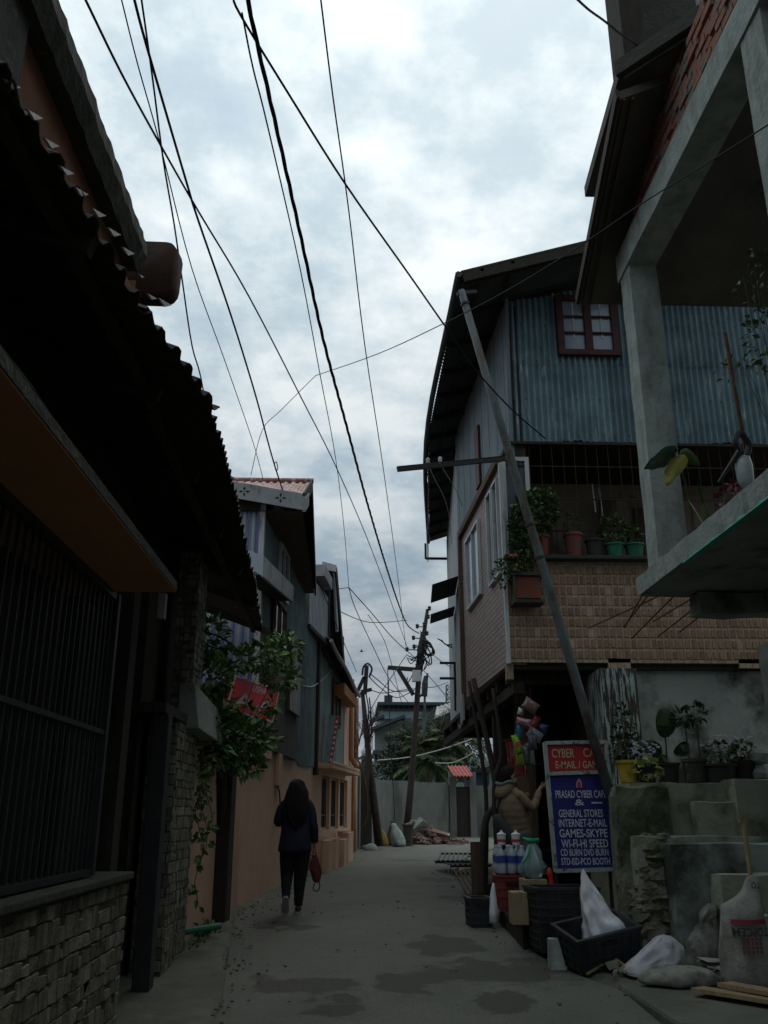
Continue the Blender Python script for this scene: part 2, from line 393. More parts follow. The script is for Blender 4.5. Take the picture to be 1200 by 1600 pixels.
w = bpy.data.worlds.new('World'); sc.world = w; w.use_nodes = True; nt = w.node_tree
bg = nt.nodes['Background']; bg.inputs[1].default_value = .1
sky = nt.nodes.new('ShaderNodeTexSky'); sky.sky_type = 'NISHITA'; sky.sun_disc = False; sky.sun_elevation = SUN_EL; sky.sun_rotation = SUN_AZ
sky.air_density = 1.2; sky.dust_density = 2
tc = nt.nodes.new('ShaderNodeTexCoord'); sp = nt.nodes.new('ShaderNodeSeparateXYZ'); L(nt, tc.outputs['Generated'], sp.inputs[0])
def mth(op, a, b=None, clamp=False):
    n = nt.nodes.new('ShaderNodeMath'); n.operation = op; n.use_clamp = clamp
    for i, q in enumerate((a, b)):
        if q is None: continue
        if hasattr(q, 'links'): L(nt, q, n.inputs[i])
        else: n.inputs[i].default_value = q
    return n.outputs[0]
zz = mth('MAXIMUM', sp.outputs[2], .0); den = mth('ADD', zz, .22)
cx = nt.nodes.new('ShaderNodeCombineXYZ'); L(nt, mth('DIVIDE', sp.outputs[0], den), cx.inputs[0]); L(nt, mth('DIVIDE', sp.outputs[1], den), cx.inputs[1])
n1 = noise(nt, cx.outputs[0], 2.7, 10, .6); n2 = noise(nt, cx.outputs[0], 1.1, 4, .5); n3 = noise(nt, cx.outputs[0], 9.0, 8, .65)
cl = mth('ADD', mth('MULTIPLY', n1, .58), mth('ADD', mth('MULTIPLY', n2, .24), mth('MULTIPLY', n3, .18)))
ccol = ramp(nt, cl, [(.38, (5.2,6.4,7.1)), (.46, (6.4,7.5,8.1)), (.51, (8.0,8.9,9.3)), (.56, (9.9,10.4,10.4))])
cov = ramp(nt, cl, [(.37, (.2,.2,.2)), (.47, (1,1,1))])
hole = mixc(nt, .7, sky.outputs[0], (4.0,5.7,6.9)); colr = mixc(nt, cov, hole, ccol)
elev = ramp(nt, zz, [(0, (.33,.345,.375)), (.16, (.42,.435,.465)), (.36, (.68,.70,.725)), (.62, (1.0,1.0,1.0)), (.8, (1.1,1.1,1.1))])
colr = mixc(nt, 1.0, colr, elev, 'MULTIPLY')
# the cloud is thinnest, and so brightest, towards the hidden sun ahead; heavy and dark behind
dt = nt.nodes.new('ShaderNodeVectorMath'); dt.operation = 'DOT_PRODUCT'; L(nt, tc.outputs['Generated'], dt.inputs[0]); dt.inputs[1].default_value = (math.sin(SUN_AZ)*.8, math.cos(SUN_AZ)*.8, .6)
glow = ramp(nt, mth('ADD', mth('MULTIPLY', dt.outputs['Value'], .5), .5), [(.2, (.84,.85,.88)), (.62, (.80,.81,.83)), (.84, (.97,.97,.97)), (1, (1.06,1.06,1.06))])
colr = mixc(nt, 1.0, colr, glow, 'MULTIPLY')
L(nt, colr, bg.inputs[0])
sc.view_settings.view_transform = 'Standard'; sc.view_settings.look = 'None'; sc.view_settings.gamma = 1; sc.view_settings.exposure = 0
sc.render.engine = 'CYCLES'; sc.cycles.max_bounces = 6; sc.cycles.diffuse_bounces = 4; sc.cycles.use_denoising = True
sc.cycles.transparent_max_bounces = 8; sc.cycles.caustics_reflective = False; sc.cycles.caustics_refractive = False

# ------------------------------------------------------------------ ground, road, edges, hills
m_ground = MAT('trodden_earth', (.14,.12,.09), (.09,.08,.06), 1.2, .95, bmp=.5, bscale=9)
def mat_road():
    m, nt, b = nodes('worn_concrete_road'); v = nt.nodes.new('ShaderNodeNewGeometry').outputs['Position']
    col = ramp(nt, noise(nt, v, 1.1, 8, .65), [(.3, (.115,.118,.10)), (.7, (.17,.173,.147))])
    col = mixc(nt, ramp(nt, noise(nt, v, 38, 3), [(.35, (.75,.75,.75)), (.65, (1.1,1.1,1.1))]), (0,0,0), col, 'MIX')
    fine = ramp(nt, noise(nt, v, 60, 3), [(.3, (.68,.68,.68)), (.7, (1.22,1.22,1.22))])
    col = mixc(nt, 1.0, ramp(nt, noise(nt, v, 1.1, 8, .65), [(.3, (.115,.118,.10)), (.7, (.17,.173,.147))]), fine, 'MULTIPLY')
    # long lighter wheel tracks and grit
    tr = ramp(nt, noise(nt, coords(nt, (1.6,.18,1), False), .9, 6), [(.45, (0,0,0)), (.65, (1,1,1))])
    col = mixc(nt, .0, col, (.3,.3,.26)) if False else mixc(nt, tr, col, mixc(nt, .75, (.175,.18,.15), col))
    # damp patches with shapes of their own
    dirt = None
    wob = nt.nodes.new('ShaderNodeTexNoise'); wob.inputs['Scale'].default_value = 2.2; wob.inputs['Detail'].default_value = 9; L(nt, v, wob.inputs['Vector'])
    sub = nt.nodes.new('ShaderNodeVectorMath'); sub.operation = 'SUBTRACT'; L(nt, wob.outputs['Color'], sub.inputs[0]); sub.inputs[1].default_value = (.5,.5,.5)
    scl = nt.nodes.new('ShaderNodeVectorMath'); scl.operation = 'MULTIPLY'; L(nt, sub.outputs[0], scl.inputs[0]); scl.inputs[1].default_value = (.55,1.4,0)
    add = nt.nodes.new('ShaderNodeVectorMath'); L(nt, v, add.inputs[0]); L(nt, scl.outputs[0], add.inputs[1])
    for (px, py, rx, ry) in ((450,1447,.48,.22), (690,1478,.42,.5), (770,1520,.88,.55), (625,1532,.3,.28), (480,1540,.5,.4), (520,1572,.3,.25), (790,1560,.3,.25), (690,1375,.5,.5), (715,1403,.35,.5), (640,1345,.5,.5)):
        q = PZ(px, py, gz(0, 9.0 if py > 1460 else 11.5)); 
        for _ in range(4): q = PZ(px, py, gz(0, q.y))
        s1 = nt.nodes.new('ShaderNodeVectorMath'); s1.operation = 'SUBTRACT'; L(nt, add.outputs[0], s1.inputs[0]); s1.inputs[1].default_value = (q.x, q.y, 0)
        s2 = nt.nodes.new('ShaderNodeVectorMath'); s2.operation = 'MULTIPLY'; L(nt, s1.outputs[0], s2.inputs[0]); s2.inputs[1].default_value = (1/rx, 1/ry, 0)
        ln = nt.nodes.new('ShaderNodeVectorMath'); ln.operation = 'LENGTH'; L(nt, s2.outputs[0], ln.inputs[0])
        f = ramp(nt, ln.outputs['Value'], [(.8, (1,1,1)), (.98, (0,0,0))])
        if dirt is None: dirt = f
        else: dirt = mixc(nt, 1.0, dirt, f, 'LIGHTEN')
    col = mixc(nt, dirt, col, mixc(nt, .3, (.042,.038,.03), col, 'MIX'))
    # thin crack lines
    ck = nt.nodes.new('ShaderNodeTexVoronoi'); ck.feature = 'DISTANCE_TO_EDGE'; ck.inputs['Scale'].default_value = .55; L(nt, add.outputs[0], ck.inputs['Vector'])
    col = mixc(nt, mixc(nt, 1.0, ramp(nt, ck.outputs['Distance'], [(.0015, (.6,.6,.6)), (.006, (0,0,0))]), ramp(nt, noise(nt, v, .35, 3), [(.5, (0,0,0)), (.6, (1,1,1))]), 'MULTIPLY'), col, (.12,.12,.1))
    L(nt, col, b.inputs['Base Color'])
    L(nt, ramp(nt, dirt, [(0, (.92,.92,.92)), (1, (.78,.78,.78))]), b.inputs['Roughness']); b.inputs['Specular IOR Level'].default_value = .3
    bump(nt, b, noise(nt, v, 24, 8, .7), .7, .025)
    return m
m_road = mat_road()
m_pave = MAT('cement_edge', (.165,.17,.138), (.10,.103,.08), 2, .95, stain=(.1,.1,.075), sscale=2.5, scut=(.52,.66), bmp=.7, bscale=12, rnd_off=False)
from mathutils import noise as MN
def sheet(name, mat, ys, xl, xr, dz, nx=8, amp=0.0, kind='structure', edge=None):
    mb = MB()
    for y in ys:
        a, b = xl(y), xr(y)
        for i in range(nx+1):
            x = a+(b-a)*i/nx
            h_ = dz+amp*MN.noise(Vector((x*1.3, y*1.3, 3)))
            if edge and ((edge == 'r' and i == nx) or (edge == 'l' and i == 0)): h_ = -.06
            mb.v.append(Vector((x, y, gz(x, y)+h_)))
    for j in range(len(ys)-1):
        for i in range(nx):
            q = j*(nx+1)+i; mb.f.append((q, q+1, q+nx+2, q+nx+1))
    o = mb.build(name, mat, None, smooth=True); o['kind'] = kind; return o
def pl(tab):
    def f(y):
        if y <= tab[0][0]: return tab[0][1]
        for (a, p), (b, q) in zip(tab, tab[1:]):
            if y <= b: return p+(q-p)*(y-a)/(b-a)
        return tab[-1][1]
    return f
frange = lambda a, b, s: [a+s*i for i in range(int((b-a)/s)+1)]
sheet('ground', m_ground, frange(-30, 60, 1.5)+[70, 90, 130, 200, 400, 900], lambda y: -400 if y > 60 else -60, lambda y: 400 if y > 60 else 60, -.03, 20)
redge_l = pl([(-8,-.98), (7.7,-.98), (10.2,-1.24), (12.2,-1.42), (14,-1.15), (16.6,-1.02), (19.6,-.62), (23.3,-.02), (26,.28), (31,.8), (33,1.6), (36,3.4), (40,6)])
redge_r = pl([(-8,2.25), (8,2.3), (9,1.92), (11.5,1.72), (14,1.78), (18.7,1.95), (24,2.9), (30,5), (36,9), (40,12)])
sheet('road', m_road, frange(-8, 40, .4), redge_l, redge_r, 0.0, 14, .006)
sheet('left_pavement', m_pave, frange(-8, 28, .3), lambda y: redge_l(y)-1.3, lambda y: redge_l(y)+.03*math.sin(y*3.1)+.03, .035, 16, .03, edge='r')
sheet('right_pavement', m_pave, frange(-8, 34, .3), lambda y: redge_r(y)-.04+.05*math.sin(y*2.3), lambda y: redge_r(y)+4.5, .012, 24, .02, edge='l')
m_hill = MAT('wooded_hill', (.05,.075,.05), (.035,.055,.04), .02, 1, bmp=0)
mb = MB(); n = 40
for i in range(n+1):
    a = R(-38+76*i/n); r = 900
    h = 62+26*MN.noise(Vector((i*.23, 1, 0)))+10*MN.noise(Vector((i*.9, 5, 0)))
    for k, (rr, hh) in enumerate(((r, -5), (r+60, h*.7), (r+200, h))): mb.v.append(Vector((rr*math.sin(a), rr*math.cos(a), hh)))
for i in range(n):
    for k in range(2): q = i*3+k; mb.f.append((q, q+3, q+4, q+1))
struct(mb.build('hills', m_hill, None, smooth=True))

# grit, dead leaves and scraps gathered along the kerbs
gm = MB(); r_ = random.Random(77)
for k in range(360):
    y = r_.uniform(7,30)**1.0 if k % 3 else r_.uniform(7,13)
    if k % 2: x = redge_l(y)+abs(r_.gauss(0,.16))-.05
    else: x = redge_r(y)-abs(r_.gauss(0,.2))+.1
    if k % 9 == 0: x = r_.uniform(redge_l(y),redge_r(y))
    s_ = r_.uniform(.004,.013); gm.obox((x,y,gz(x,y)+.012+s_*.3),(s_,s_*.4,0),(-s_*.3,s_*.8,s_*.2),(0,-s_*.1,s_*.5))
struct(gm.jitter(.006,20,1).build('kerb_grit', m_pave, None),'stuff')
lm = MB()
for k in range(34):
    y = r_.uniform(7.5,16); x = redge_l(y)+abs(r_.gauss(0,.3)) if k % 3 else r_.uniform(redge_l(y),redge_r(y)); a = r_.uniform(0,6.3); s_ = r_.uniform(.015,.04)
    c = Vector((x,y,gz(x,y)+.02)); u = Vector((math.cos(a),math.sin(a),r_.uniform(-.2,.2))); v_ = Vector((-math.sin(a),math.cos(a),r_.uniform(-.2,.3)))
    lm.add([c-u*s_,c+v_*s_*.5+Vector((0,0,.008)),c+u*s_,c-v_*s_*.5],[(0,1,2,3)])
struct(lm.build('fallen_leaves', MAT('dry_leaf',(.16,.11,.05),(.09,.06,.03),30,.9,bmp=0), None, solid=.002),'stuff')
# ================================================================== LEFT: near stone-clad house
nh = thing('stone_clad_house', 'dark house nearest on the left with stone cladding, iron window grille and rusty tin eave', 'house', (-3.2, 3, 0))
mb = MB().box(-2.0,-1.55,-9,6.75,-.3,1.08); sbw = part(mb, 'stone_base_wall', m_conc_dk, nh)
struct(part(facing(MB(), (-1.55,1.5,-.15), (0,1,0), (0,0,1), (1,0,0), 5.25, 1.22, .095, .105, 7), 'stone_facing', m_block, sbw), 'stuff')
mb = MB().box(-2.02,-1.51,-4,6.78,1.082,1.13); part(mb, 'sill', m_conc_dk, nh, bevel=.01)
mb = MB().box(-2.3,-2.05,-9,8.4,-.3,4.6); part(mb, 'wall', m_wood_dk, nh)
g = part(MB().box(-1.68,-1.63,-4,6.1,1.142,1.18).box(-1.68,-1.63,-4,6.1,2.0,2.03).box(-1.68,-1.63,-4,6.1,2.9,2.947).box(-1.69,-1.62,6.1,6.16,1.142,2.947), 'window_grille', m_black_iron, nh)
mb = MB(); y = -1.0
while y < 6.08:
    mb.box(-1.664,-1.646,y,y+.018,1.18,2.9)
    # hooped ornament between two bars
    pts = [(-1.655, y+.045+.045*math.cos(t)-.0, 2.03-.16+.16*math.sin(t)) for t in [math.pi*k/8 for k in range(9)]]
    mb.tube(pts, .006, 4); y += .105
part(mb, 'grille_bar', m_black_iron, g)
mb = MB().box(-2.04,-1.99,-4,6.1,1.142,2.945)
part(mb, 'window_shutter', m_wood_dk, nh)
part(MB().box(-2.045,-1.22,-9,6.05,2.962,3.02), 'balcony_slab', m_conc_dk, nh)
part(MB().box(-2.045,-1.225,-9,6.045,2.95,2.96), 'soffit_plaster', m_soffit_pink, nh)
mb = MB().rough(-1.34,-1.235,-4,6.0,3.022,3.06,.02,2,.2); part(mb, 'slab_edge', m_conc_dk, nh)
mb = MB().box(-2.04,-1.9,6.17,6.9,1.15,2.95).box(-2.04,-1.7,6.85,7.05,-.2,3.2); part(mb, 'door_jamb', m_wood_dk, nh)
part(MB().box(-2.04,-1.98,7.05,8.2,-.2,3.1), 'door', m_wood_dk, nh)
mb = MB().box(-1.74,-1.6,8.02,8.2,-.2,2.34); part(mb, 'gate_post', m_black_iron, nh, bevel=.008)
pil = part(MB().box(-1.9,-1.63,8.62,9.72,-.2,2.34), 'stone_pillar', m_conc_dk, nh)
struct(part(facing(facing(MB(), (-1.63,8.62,-.1), (0,1,0), (0,0,1), (1,0,0), 1.1, 2.43, .07, .085, 3), (-1.9,8.62,-.1), (1,0,0), (0,0,1), (0,-1,0), .27, 2.43, .07, .085, 4), 'split_stone_facing', m_block, pil), 'stuff')
mb = MB().box(-2.3,-1.62,7.95,9.7,2.345,2.43); part(mb, 'lintel', m_wood_dk, nh)
mb = MB().hexa([(-1.72,9.0,2.30),(-1.5,9.0,2.30),(-1.44,10.4,2.24),(-1.72,10.4,2.24),(-1.72,9.0,2.74),(-1.56,9.0,2.74),(-1.5,10.4,2.6),(-1.72,10.4,2.6)]).jitter(.015, 3, 1)
part(mb, 'canopy_slab', m_conc, nh, bevel=.01)
uc = part(MB().box(-1.8,-1.6,9.02,9.5,2.432,4.12), 'upper_column', m_conc_dk, nh)
struct(part(facing(facing(MB(), (-1.6,9.02,2.45), (0,1,0), (0,0,1), (1,0,0), .48, 1.65, .06, .08, 5), (-1.8,9.02,2.45), (1,0,0), (0,0,1), (0,-1,0), .2, 1.65, .06, .08, 6), 'split_stone_facing', m_block, uc), 'stuff')
# rusty corrugated eave in overlapping sheets
eave = [(-1.5,-3),(-1.27,2.0),(-1.27,2.61),(-1.11,4.17),(-.92,5.3)]
def eav(y, t): return t
mb = MB()
segs = [((-1.36,-2.5),(-1.26,2.62),3.99),((-1.26,2.56),(-1.1,4.2),4.0),((-1.1,4.12),(-.9,5.36),4.0),((-.93,5.3),(-.965,6.5),3.985),((-.96,6.45),(-1.1,9.4),4.0),((-1.08,9.3),(-1.30,12.72),3.99)]
for i, ((xa, ya), (xb, yb), z) in enumerate(segs):
    per = .2 if i < 3 else (.12 if i == 3 else .135)
    mb.corr((xa,ya,z),(xb,yb,z),(-2.75,yb,z+.62+.005*i),(-2.75,ya,z+.62+.005*i), per, .024 if i < 3 else .02, 'trap' if i < 3 else 'sin', 8, rag=.012)
roof = part(mb, 'roof', m_rust_tin, nh, solid=.006)
for px,py,k in ((19,131,1),(54,179,1),(80,223,.95),(104,266,.9),(127,299,.85),(154,332,.85),(178,362,.85),(200,392,.8),(221,431,.35),(237,463,.6),(257,472,.85)):
    xe_ = PZ(px,py+4*k,4.025).x+.012
    T_ = [PX(px+a_*k,py+b_*k,xe_) for a_,b_ in ((-10,-8),(14,6),(1,9))]   # eave sheet tips catching the sky, painted pale to look lit
    part(MB().prism(T_, (-.012,0,.002)), 'lit_eave_tip', m_pale_tin, roof)
mb = MB()
for k in range(22):
    y = 9.5+k*.145; x = -1.09-.21*(y-9.4)/3.3
    part(MB().prism([(x+.012,y-.04,3.985),(x+.012,y+.045,3.985),(x,y,4.03)], (-.012,0,.002)), 'lit_eave_tip', m_pale_tin, roof)  # small sheet tips, coloured pale as if lit by the sky
for y in (-1,.5,2,3.5,5,6.4,7.8,9.2,10.8,12.4): part(MB().bar((-1.2,y,3.93),(-2.7,y,4.47),.06,.09), 'rafter', m_wood_dk, roof)
for a_,b_ in (((-1.45,-3,3.99),(-1.3,5.3,3.99)),((-1.32,5.3,3.97),(-1.42,12.6,3.97))): part(MB().bar(a_,b_,.06,.05), 'purlin', m_wood_dk, roof)
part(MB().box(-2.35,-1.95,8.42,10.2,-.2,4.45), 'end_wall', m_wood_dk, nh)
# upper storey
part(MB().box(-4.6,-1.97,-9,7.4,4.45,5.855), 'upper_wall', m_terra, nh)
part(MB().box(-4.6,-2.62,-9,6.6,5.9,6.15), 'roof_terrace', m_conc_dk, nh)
for y0 in (1.6, 3.35): part(MB().rough(-1.97,-1.92,y0,y0+.75,4.5,5.88,.012,int(y0),.15), 'pilaster', m_conc_dk, nh)
cb = MB()
for k in range(18):
    y0 = -4+k*.6; cb.box(-2.6,-1.8,y0,y0+.6,5.975,6.2)
cb2 = MB()
N = 130
for k in range(N+1):
    y = -4+10.6*k/N; w_ = .008*MN.noise(Vector((y*3,0,0)))+.016*MN.noise(Vector((y*12,4,0)))
    cb2.v += [Vector((-2.6,y,5.86)), Vector((-1.86+w_,y,5.86)), Vector((-1.80+w_*1.3,y,6.0)), Vector((-1.81+w_,y,6.14+w_*.7)), Vector((-2.6,y,6.16))]
for k in range(N):
    for j in range(5): q = k*5; cb2.f.append((q+j, q+(j+1) % 5, q+5+(j+1) % 5, q+5+j))
cb2.f += [(0,1,2,3,4)[::-1], tuple(N*5+j for j in range(5))]
part(cb2, 'cornice', m_conc_dk, nh)
mb = MB().box(-4.6,-3.9,-9,7.4,6.17,10.2); part(mb, 'occluder_storey', m_conc_dk, nh)  # storey added out of view behind the cornice to block sky light
def rbox(x0, x1, z0, z1, y, r, n=5):
    o = []
    for cxx, cz_, a0 in ((x1-r,z1-r,0),(x0+r,z1-r,90),(x0+r,z0+r,180),(x1-r,z0+r,270)):
        for k in range(n): a = R(a0+90*k/(n-1)); o.append((cxx+r*math.cos(a), y, cz_+r*math.sin(a)))
    return o
mb = MB().loft([rbox(-2.3,-1.76,6.2,6.74,7.42,.06), rbox(-2.32,-1.74,6.16,6.77,7.46,.12), rbox(-2.32,-1.72,6.14,6.78,7.6,.16), rbox(-2.3,-1.76,6.2,6.72,7.66,.1)]).jitter(.015,4,3)
part(mb, 'rounded_cornice_end', MAT('rust_stained_cement', (.075,.042,.028), (.045,.032,.022), 5, .9, stain=(.05,.05,.04), sscale=4, scut=(.55,.7)), nh, smooth=True)
part(MB().box(-2.9,-2.1,7.41,7.9,4.5,6.3), 'corner_bracket', m_terra, nh)
# loose cable loop and switch plate on the upper column
mb = MB().box(-1.95,-1.88,8.8,8.89,3.35,3.6); part(mb, 'meter_plate', m_pale_tin, nh)

# ================================================================== LEFT: teal tin house over orange plaster
F2 = Frame((-1.57,11.5), (-.83,19.6))
th = thing('teal_tin_house', 'tall house with teal tin upper floors over orange plaster under a faded red gable', 'house', (-2.6, 15.5, .3))
mb = MB(); F2.box(mb, -1.7, 8.12, -.35, 0, -.1, 2.5); part(mb, 'plaster_wall', m_orange, th)
mb = MB(); F2.box(mb, -.25, .0, -.1, .16, .0, 2.6); part(mb, 'corner_post', m_wood_dk, th, bevel=.01)
mb = MB(); F2.box(mb, 1.9, 2.75, .001, .09, 2.3, 2.5); part(mb, 'ledge', m_orange, th, bevel=.01)
mb = MB(); F2.box(mb, 3.55, 3.85, .001, .07, 1.95, 2.45); part(mb, 'wall_box', m_orange, th, bevel=.01)
mb = MB().tube([F2.p(3.7,.03,1.95), F2.p(3.9,.03,1.85), F2.p(4.0,.04,1.55), F2.p(3.5,.04,1.4)], .012, 5); part(mb, 'conduit', m_black_iron, th)
up = MB(); F2.box(up, 1.62, 8.12, -.3, -.03, 2.5, 6.0); up_o = part(up, 'upper_wall_core', m_teal_dk, th)
mb = MB()
for k in range(9):
    a0_, a1_ = 1.55+.73*k, 1.55+.73*k+.735
    for z0, z1, o_ in ((2.42+.03*((k*7) % 3-1), 4.3, .015), (4.2, 6.0, .021)): mb.corr(F2.p(a0_,o_+.003*(k % 2),z0), F2.p(a1_,o_+.003*(k % 2),z0), F2.p(a1_,o_+.003*(k % 2),z1), F2.p(a0_,o_+.003*(k % 2),z1), .115, .012, 'sin', 8)
part(mb, 'tin_cladding', m_teal, th)
# lower pale-blue tin return wall facing the viewer
a = F2.p(1.55,.02,2.42); b = Vector((-5.5, a.y+.1, 2.42))
st = MB().corr(b, a, (a.x,a.y,6.0), (b.x,b.y,6.0), .14, .02, 'trap', 8); part(st, 'side_tin_wall', m_stripe_tin, th)
mb = MB()
for k in range(24): x = a.x-.05-.14*k; mb.box(x-.032,x+.002,a.y-.05,a.y-.03,2.45,5.98)
part(mb, 'painted_batten', m_stripe_blue, th)
mb = MB(); F2.box(mb, 1.5, 1.58, -.02, .06, 2.42, 6.0); part(mb, 'corner_board', m_white_paint, th)
# first-floor timber front with bars, under the eave
mb = MB(); F2.box(mb, 1.6, 5.4, .03, .06, 2.45, 4.2); part(mb, 'timber_front', m_teal_dk, th)
def window(fr, s0, s1, z0, z1, parent, mfr, mgl, off=.04, nv=1, nh=1, w=.05, bars=0, mbar=None):
    f = MB(); fr.box(f, s0-w, s0, off, off+.05, z0-w, z1+w); fr.box(f, s1, s1+w, off, off+.05, z0-w, z1+w)
    fr.box(f, s0, s1, off, off+.05, z1, z1+w); fr.box(f, s0, s1, off, off+.05, z0-w, z0)
    for k in range(1, nv): q = s0+(s1-s0)*k/nv; fr.box(f, q-.02, q+.02, off, off+.045, z0, z1)
    for k in range(1, nh): q = z0+(z1-z0)*k/nh; fr.box(f, s0, s1, off, off+.04, q-.015, q+.015)
    wo = part(f, 'window', mfr, parent)
    p_ = MB(); fr.box(p_, s0, s1, off-.012, off+.01, z0, z1); part(p_, 'pane', mgl, wo)
    if bars:
        q = MB()
        for k in range(bars):
            t = s0+(s1-s0)*(k+.5)/bars; q.tube([fr.p(t,off+.055,z0-w), fr.p(t,off+.055,z1+w)], .014, 5)
        part(q, 'window_bar', mbar or mfr, wo)
    return wo
window(F2, 2.95, 3.75, 5.0, 5.78, th, m_white_paint, m_glass, .04, 2, 1)
window(F2, 2.5, 3.5, 4.25, 4.75, th, MAT('brown_shutter', (.2,.1,.07), (.13,.07,.05), 5, .8), m_glass, .07, 2, 1)
window(F2, 2.2, 2.9, 2.95, 4.0, th, m_wood, m_glass, .07, 2, 1, .06, 4, m_wood_pale)
window(F2, 4.1, 5.2, 3.25, 4.5, th, m_wood, m_glass, .07, 2, 1, .05, 6, m_white_paint)
# awning under the gable
AO = .32
g0, g1, g2, g3 = F2.hit(410,872,AO), F2.hit(456,918,AO), F2.hit(456,942,AO), F2.hit(409,902,AO)
sA, sB = (g0-F2.A).dot(F2.d), (g1-F2.A).dot(F2.d); zA, zB = g0.z, g1.z; hA_, hB_ = max(.12,g0.z-g3.z), max(.12,g1.z-g2.z)
aw = MB().corr(F2.p(sA,AO-.02,zA), F2.p(sB,AO-.02,zB), F2.p(sB,.03,zB+.16), F2.p(sA,.03,zA+.16), .12, .012, 'sin', 6)
awo = part(aw, 'awning', m_dark_tin, th, solid=.006)
part(MB().hexa([F2.p(sA,AO-.01,zA-hA_),F2.p(sB,AO-.01,zB-hB_),F2.p(sB,AO+.03,zB-hB_),F2.p(sA,AO+.03,zA-hA_),F2.p(sA,AO-.01,zA+.02),F2.p(sB,AO-.01,zB+.02),F2.p(sB,AO+.03,zB+.02),F2.p(sA,AO+.03,zA+.02)]), 'awning_gutter', m_fascia, awo)
part(MB().hexa([F2.p(sA-.03,.05,zA-.06),F2.p(sA-.002,.05,zA-.06),F2.p(sA-.002,AO+.02,zA-hA_),F2.p(sA-.03,AO+.02,zA-hA_),F2.p(sA-.03,.05,zA+.14),F2.p(sA-.002,.05,zA+.14),F2.p(sA-.002,AO+.02,zA+.02),F2.p(sA-.03,AO+.02,zA+.02)]), 'awning_end', m_stripe_tin, awo)
part(MB().hexa([F2.p(sA,.03,zA-hA_+.02),F2.p(sB,.03,zB-hB_+.02),F2.p(sB,AO-.012,zB-hB_+.02),F2.p(sA,AO-.012,zA-hA_+.02),F2.p(sA,.03,zA-hA_+.04),F2.p(sB,.03,zB-hB_+.04),F2.p(sB,AO-.012,zB-hB_+.04),F2.p(sA,AO-.012,zA-hA_+.04)]), 'awning_soffit', m_wood_dk, awo)

# gable roof, ridge at right angles to the street
rz, ez = 7.12, 6.05
rx = -.78
ry = 15.0; e0 = 12.85; e1 = 17.6
def rp(x, y, z): return (x, y, z)
mb = MB().corr((rx-5,e0,ez+.85),(rx,e0,ez),(rx,ry,rz),(rx-5,ry,rz), .13, .016, 'sin', 8)
r_ = part(mb, 'roof', m_red_tin, th, solid=.006)
mb = MB().corr((rx,e1,ez-.25),(rx-5,e1,ez-.25),(rx-5,ry+.02,rz),(rx,ry+.02,rz), .13, .016, 'sin', 8); part(mb, 'rear_roof_slope', m_rust_tin, r_, solid=.006)
mb = MB().tube([(rx-5,ry,rz+.03),(rx+.03,ry,rz+.03)], .05, 8); part(mb, 'ridge_cap', m_red_tin, r_)
fb = MB().hexa([(rx-5,e0-.05,ez+.68),(rx+.02,e0-.05,ez-.2),(rx+.02,e0-.02,ez-.2),(rx-5,e0-.02,ez+.68),(rx-5,e0-.05,ez+.94),(rx+.02,e0-.05,ez+.06),(rx+.02,e0-.02,ez+.06),(rx-5,e0-.02,ez+.94)]); fo = part(fb, 'fascia', m_fascia, th)
mb = MB()
for k in range(9):
    cx_ = rx-.35-.55*k
    for a_ in range(4):
        t = math.pi/2*a_; c = Vector((cx_+.05*math.cos(t), e0-.052, ez-.07+.176*(rx-cx_)+.045*math.sin(t)))
        mb.prism([c+Vector((.04*math.cos(t),0,.04*math.sin(t))), c+Vector((-.018*math.sin(t),0,.018*math.cos(t))), c-Vector((.035*math.cos(t),0,.035*math.sin(t))), c-Vector((-.018*math.sin(t),0,.018*math.cos(t)))], (0,.001,0))
part(mb, 'fascia_cutout', m_cable, fo)
mb = MB().bar((rx,e0-.03,ez-.02),(rx,ry,rz-.06),.03,.2).bar((rx+.002,e1,ez-.3),(rx+.002,ry+.01,rz-.06),.03,.2)
part(mb, 'verge_board', m_wood_dk, th)
mb = MB().hexa([(rx-.02,e0-.04,ez-.22),(rx+.03,e0-.04,ez-.22),(rx+.03,e0+.9,ez+.2),(rx-.02,e0+.9,ez+.2),(rx-.02,e0-.04,ez),(rx+.03,e0-.04,ez),(rx+.03,e0+.9,ez+.42),(rx-.02,e0+.9,ez+.42)]); part(mb, 'verge_gutter', m_fascia, th)
gx = -1.3
mb = MB().prism([(gx,e0+.35,ez-.1),(gx,e1-.1,ez-.3),(gx,ry,rz-.12)], (-.06,0,0)); part(mb, 'gable_wall', m_teal_dk, th)
mb = MB().box(-4.5,-1.45,e0+.1,e1-.5,5.9,6.02); part(mb, 'eave_soffit', m_wood_dk, th)
mb = MB().corr((rx-.02,e0+.1,ez-.16),(rx-.02,e1,ez-.33),(rx-.9,e1,ez-.33),(rx-.9,e0+.1,ez-.16), .3, .004); part(mb, 'gable_soffit', m_wood, th)

# ================================================================== LEFT: third house, timber above orange shop front
F3 = Frame((-.83,19.8), (.05,25.5))
h3 = thing('orange_timber_house', 'orange shop front house with tall barred windows and a dark timber upper floor', 'house', (-2.0, 22.5, .5))
mb = MB(); F3.box(mb, -.05, 6.3, -.35, 0, .2, 1.2); F3.box(mb, -.05,1.0,-.35,0,1.2,2.6); F3.box(mb, 4.6,6.3,-.35,0,1.2,2.6); F3.box(mb,1.0,4.6,-.35,0,2.35,2.6)
for s_ in (2.05,3.3): F3.box(mb, s_, s_+.22, -.3, -.01, 1.2, 2.35)
part(mb, 'plaster_wall', m_orange, h3)
mb = MB(); F3.box(mb, 4.0, 6.3, -.35, 0, 2.6, 4.6); part(mb, 'upper_plaster_wall', m_orange, h3)
mb = MB(); F3.box(mb, .0,1.6,-.35,-.02,2.6,3.6); part(mb, 'upper_plaster_panel', m_orange, h3)
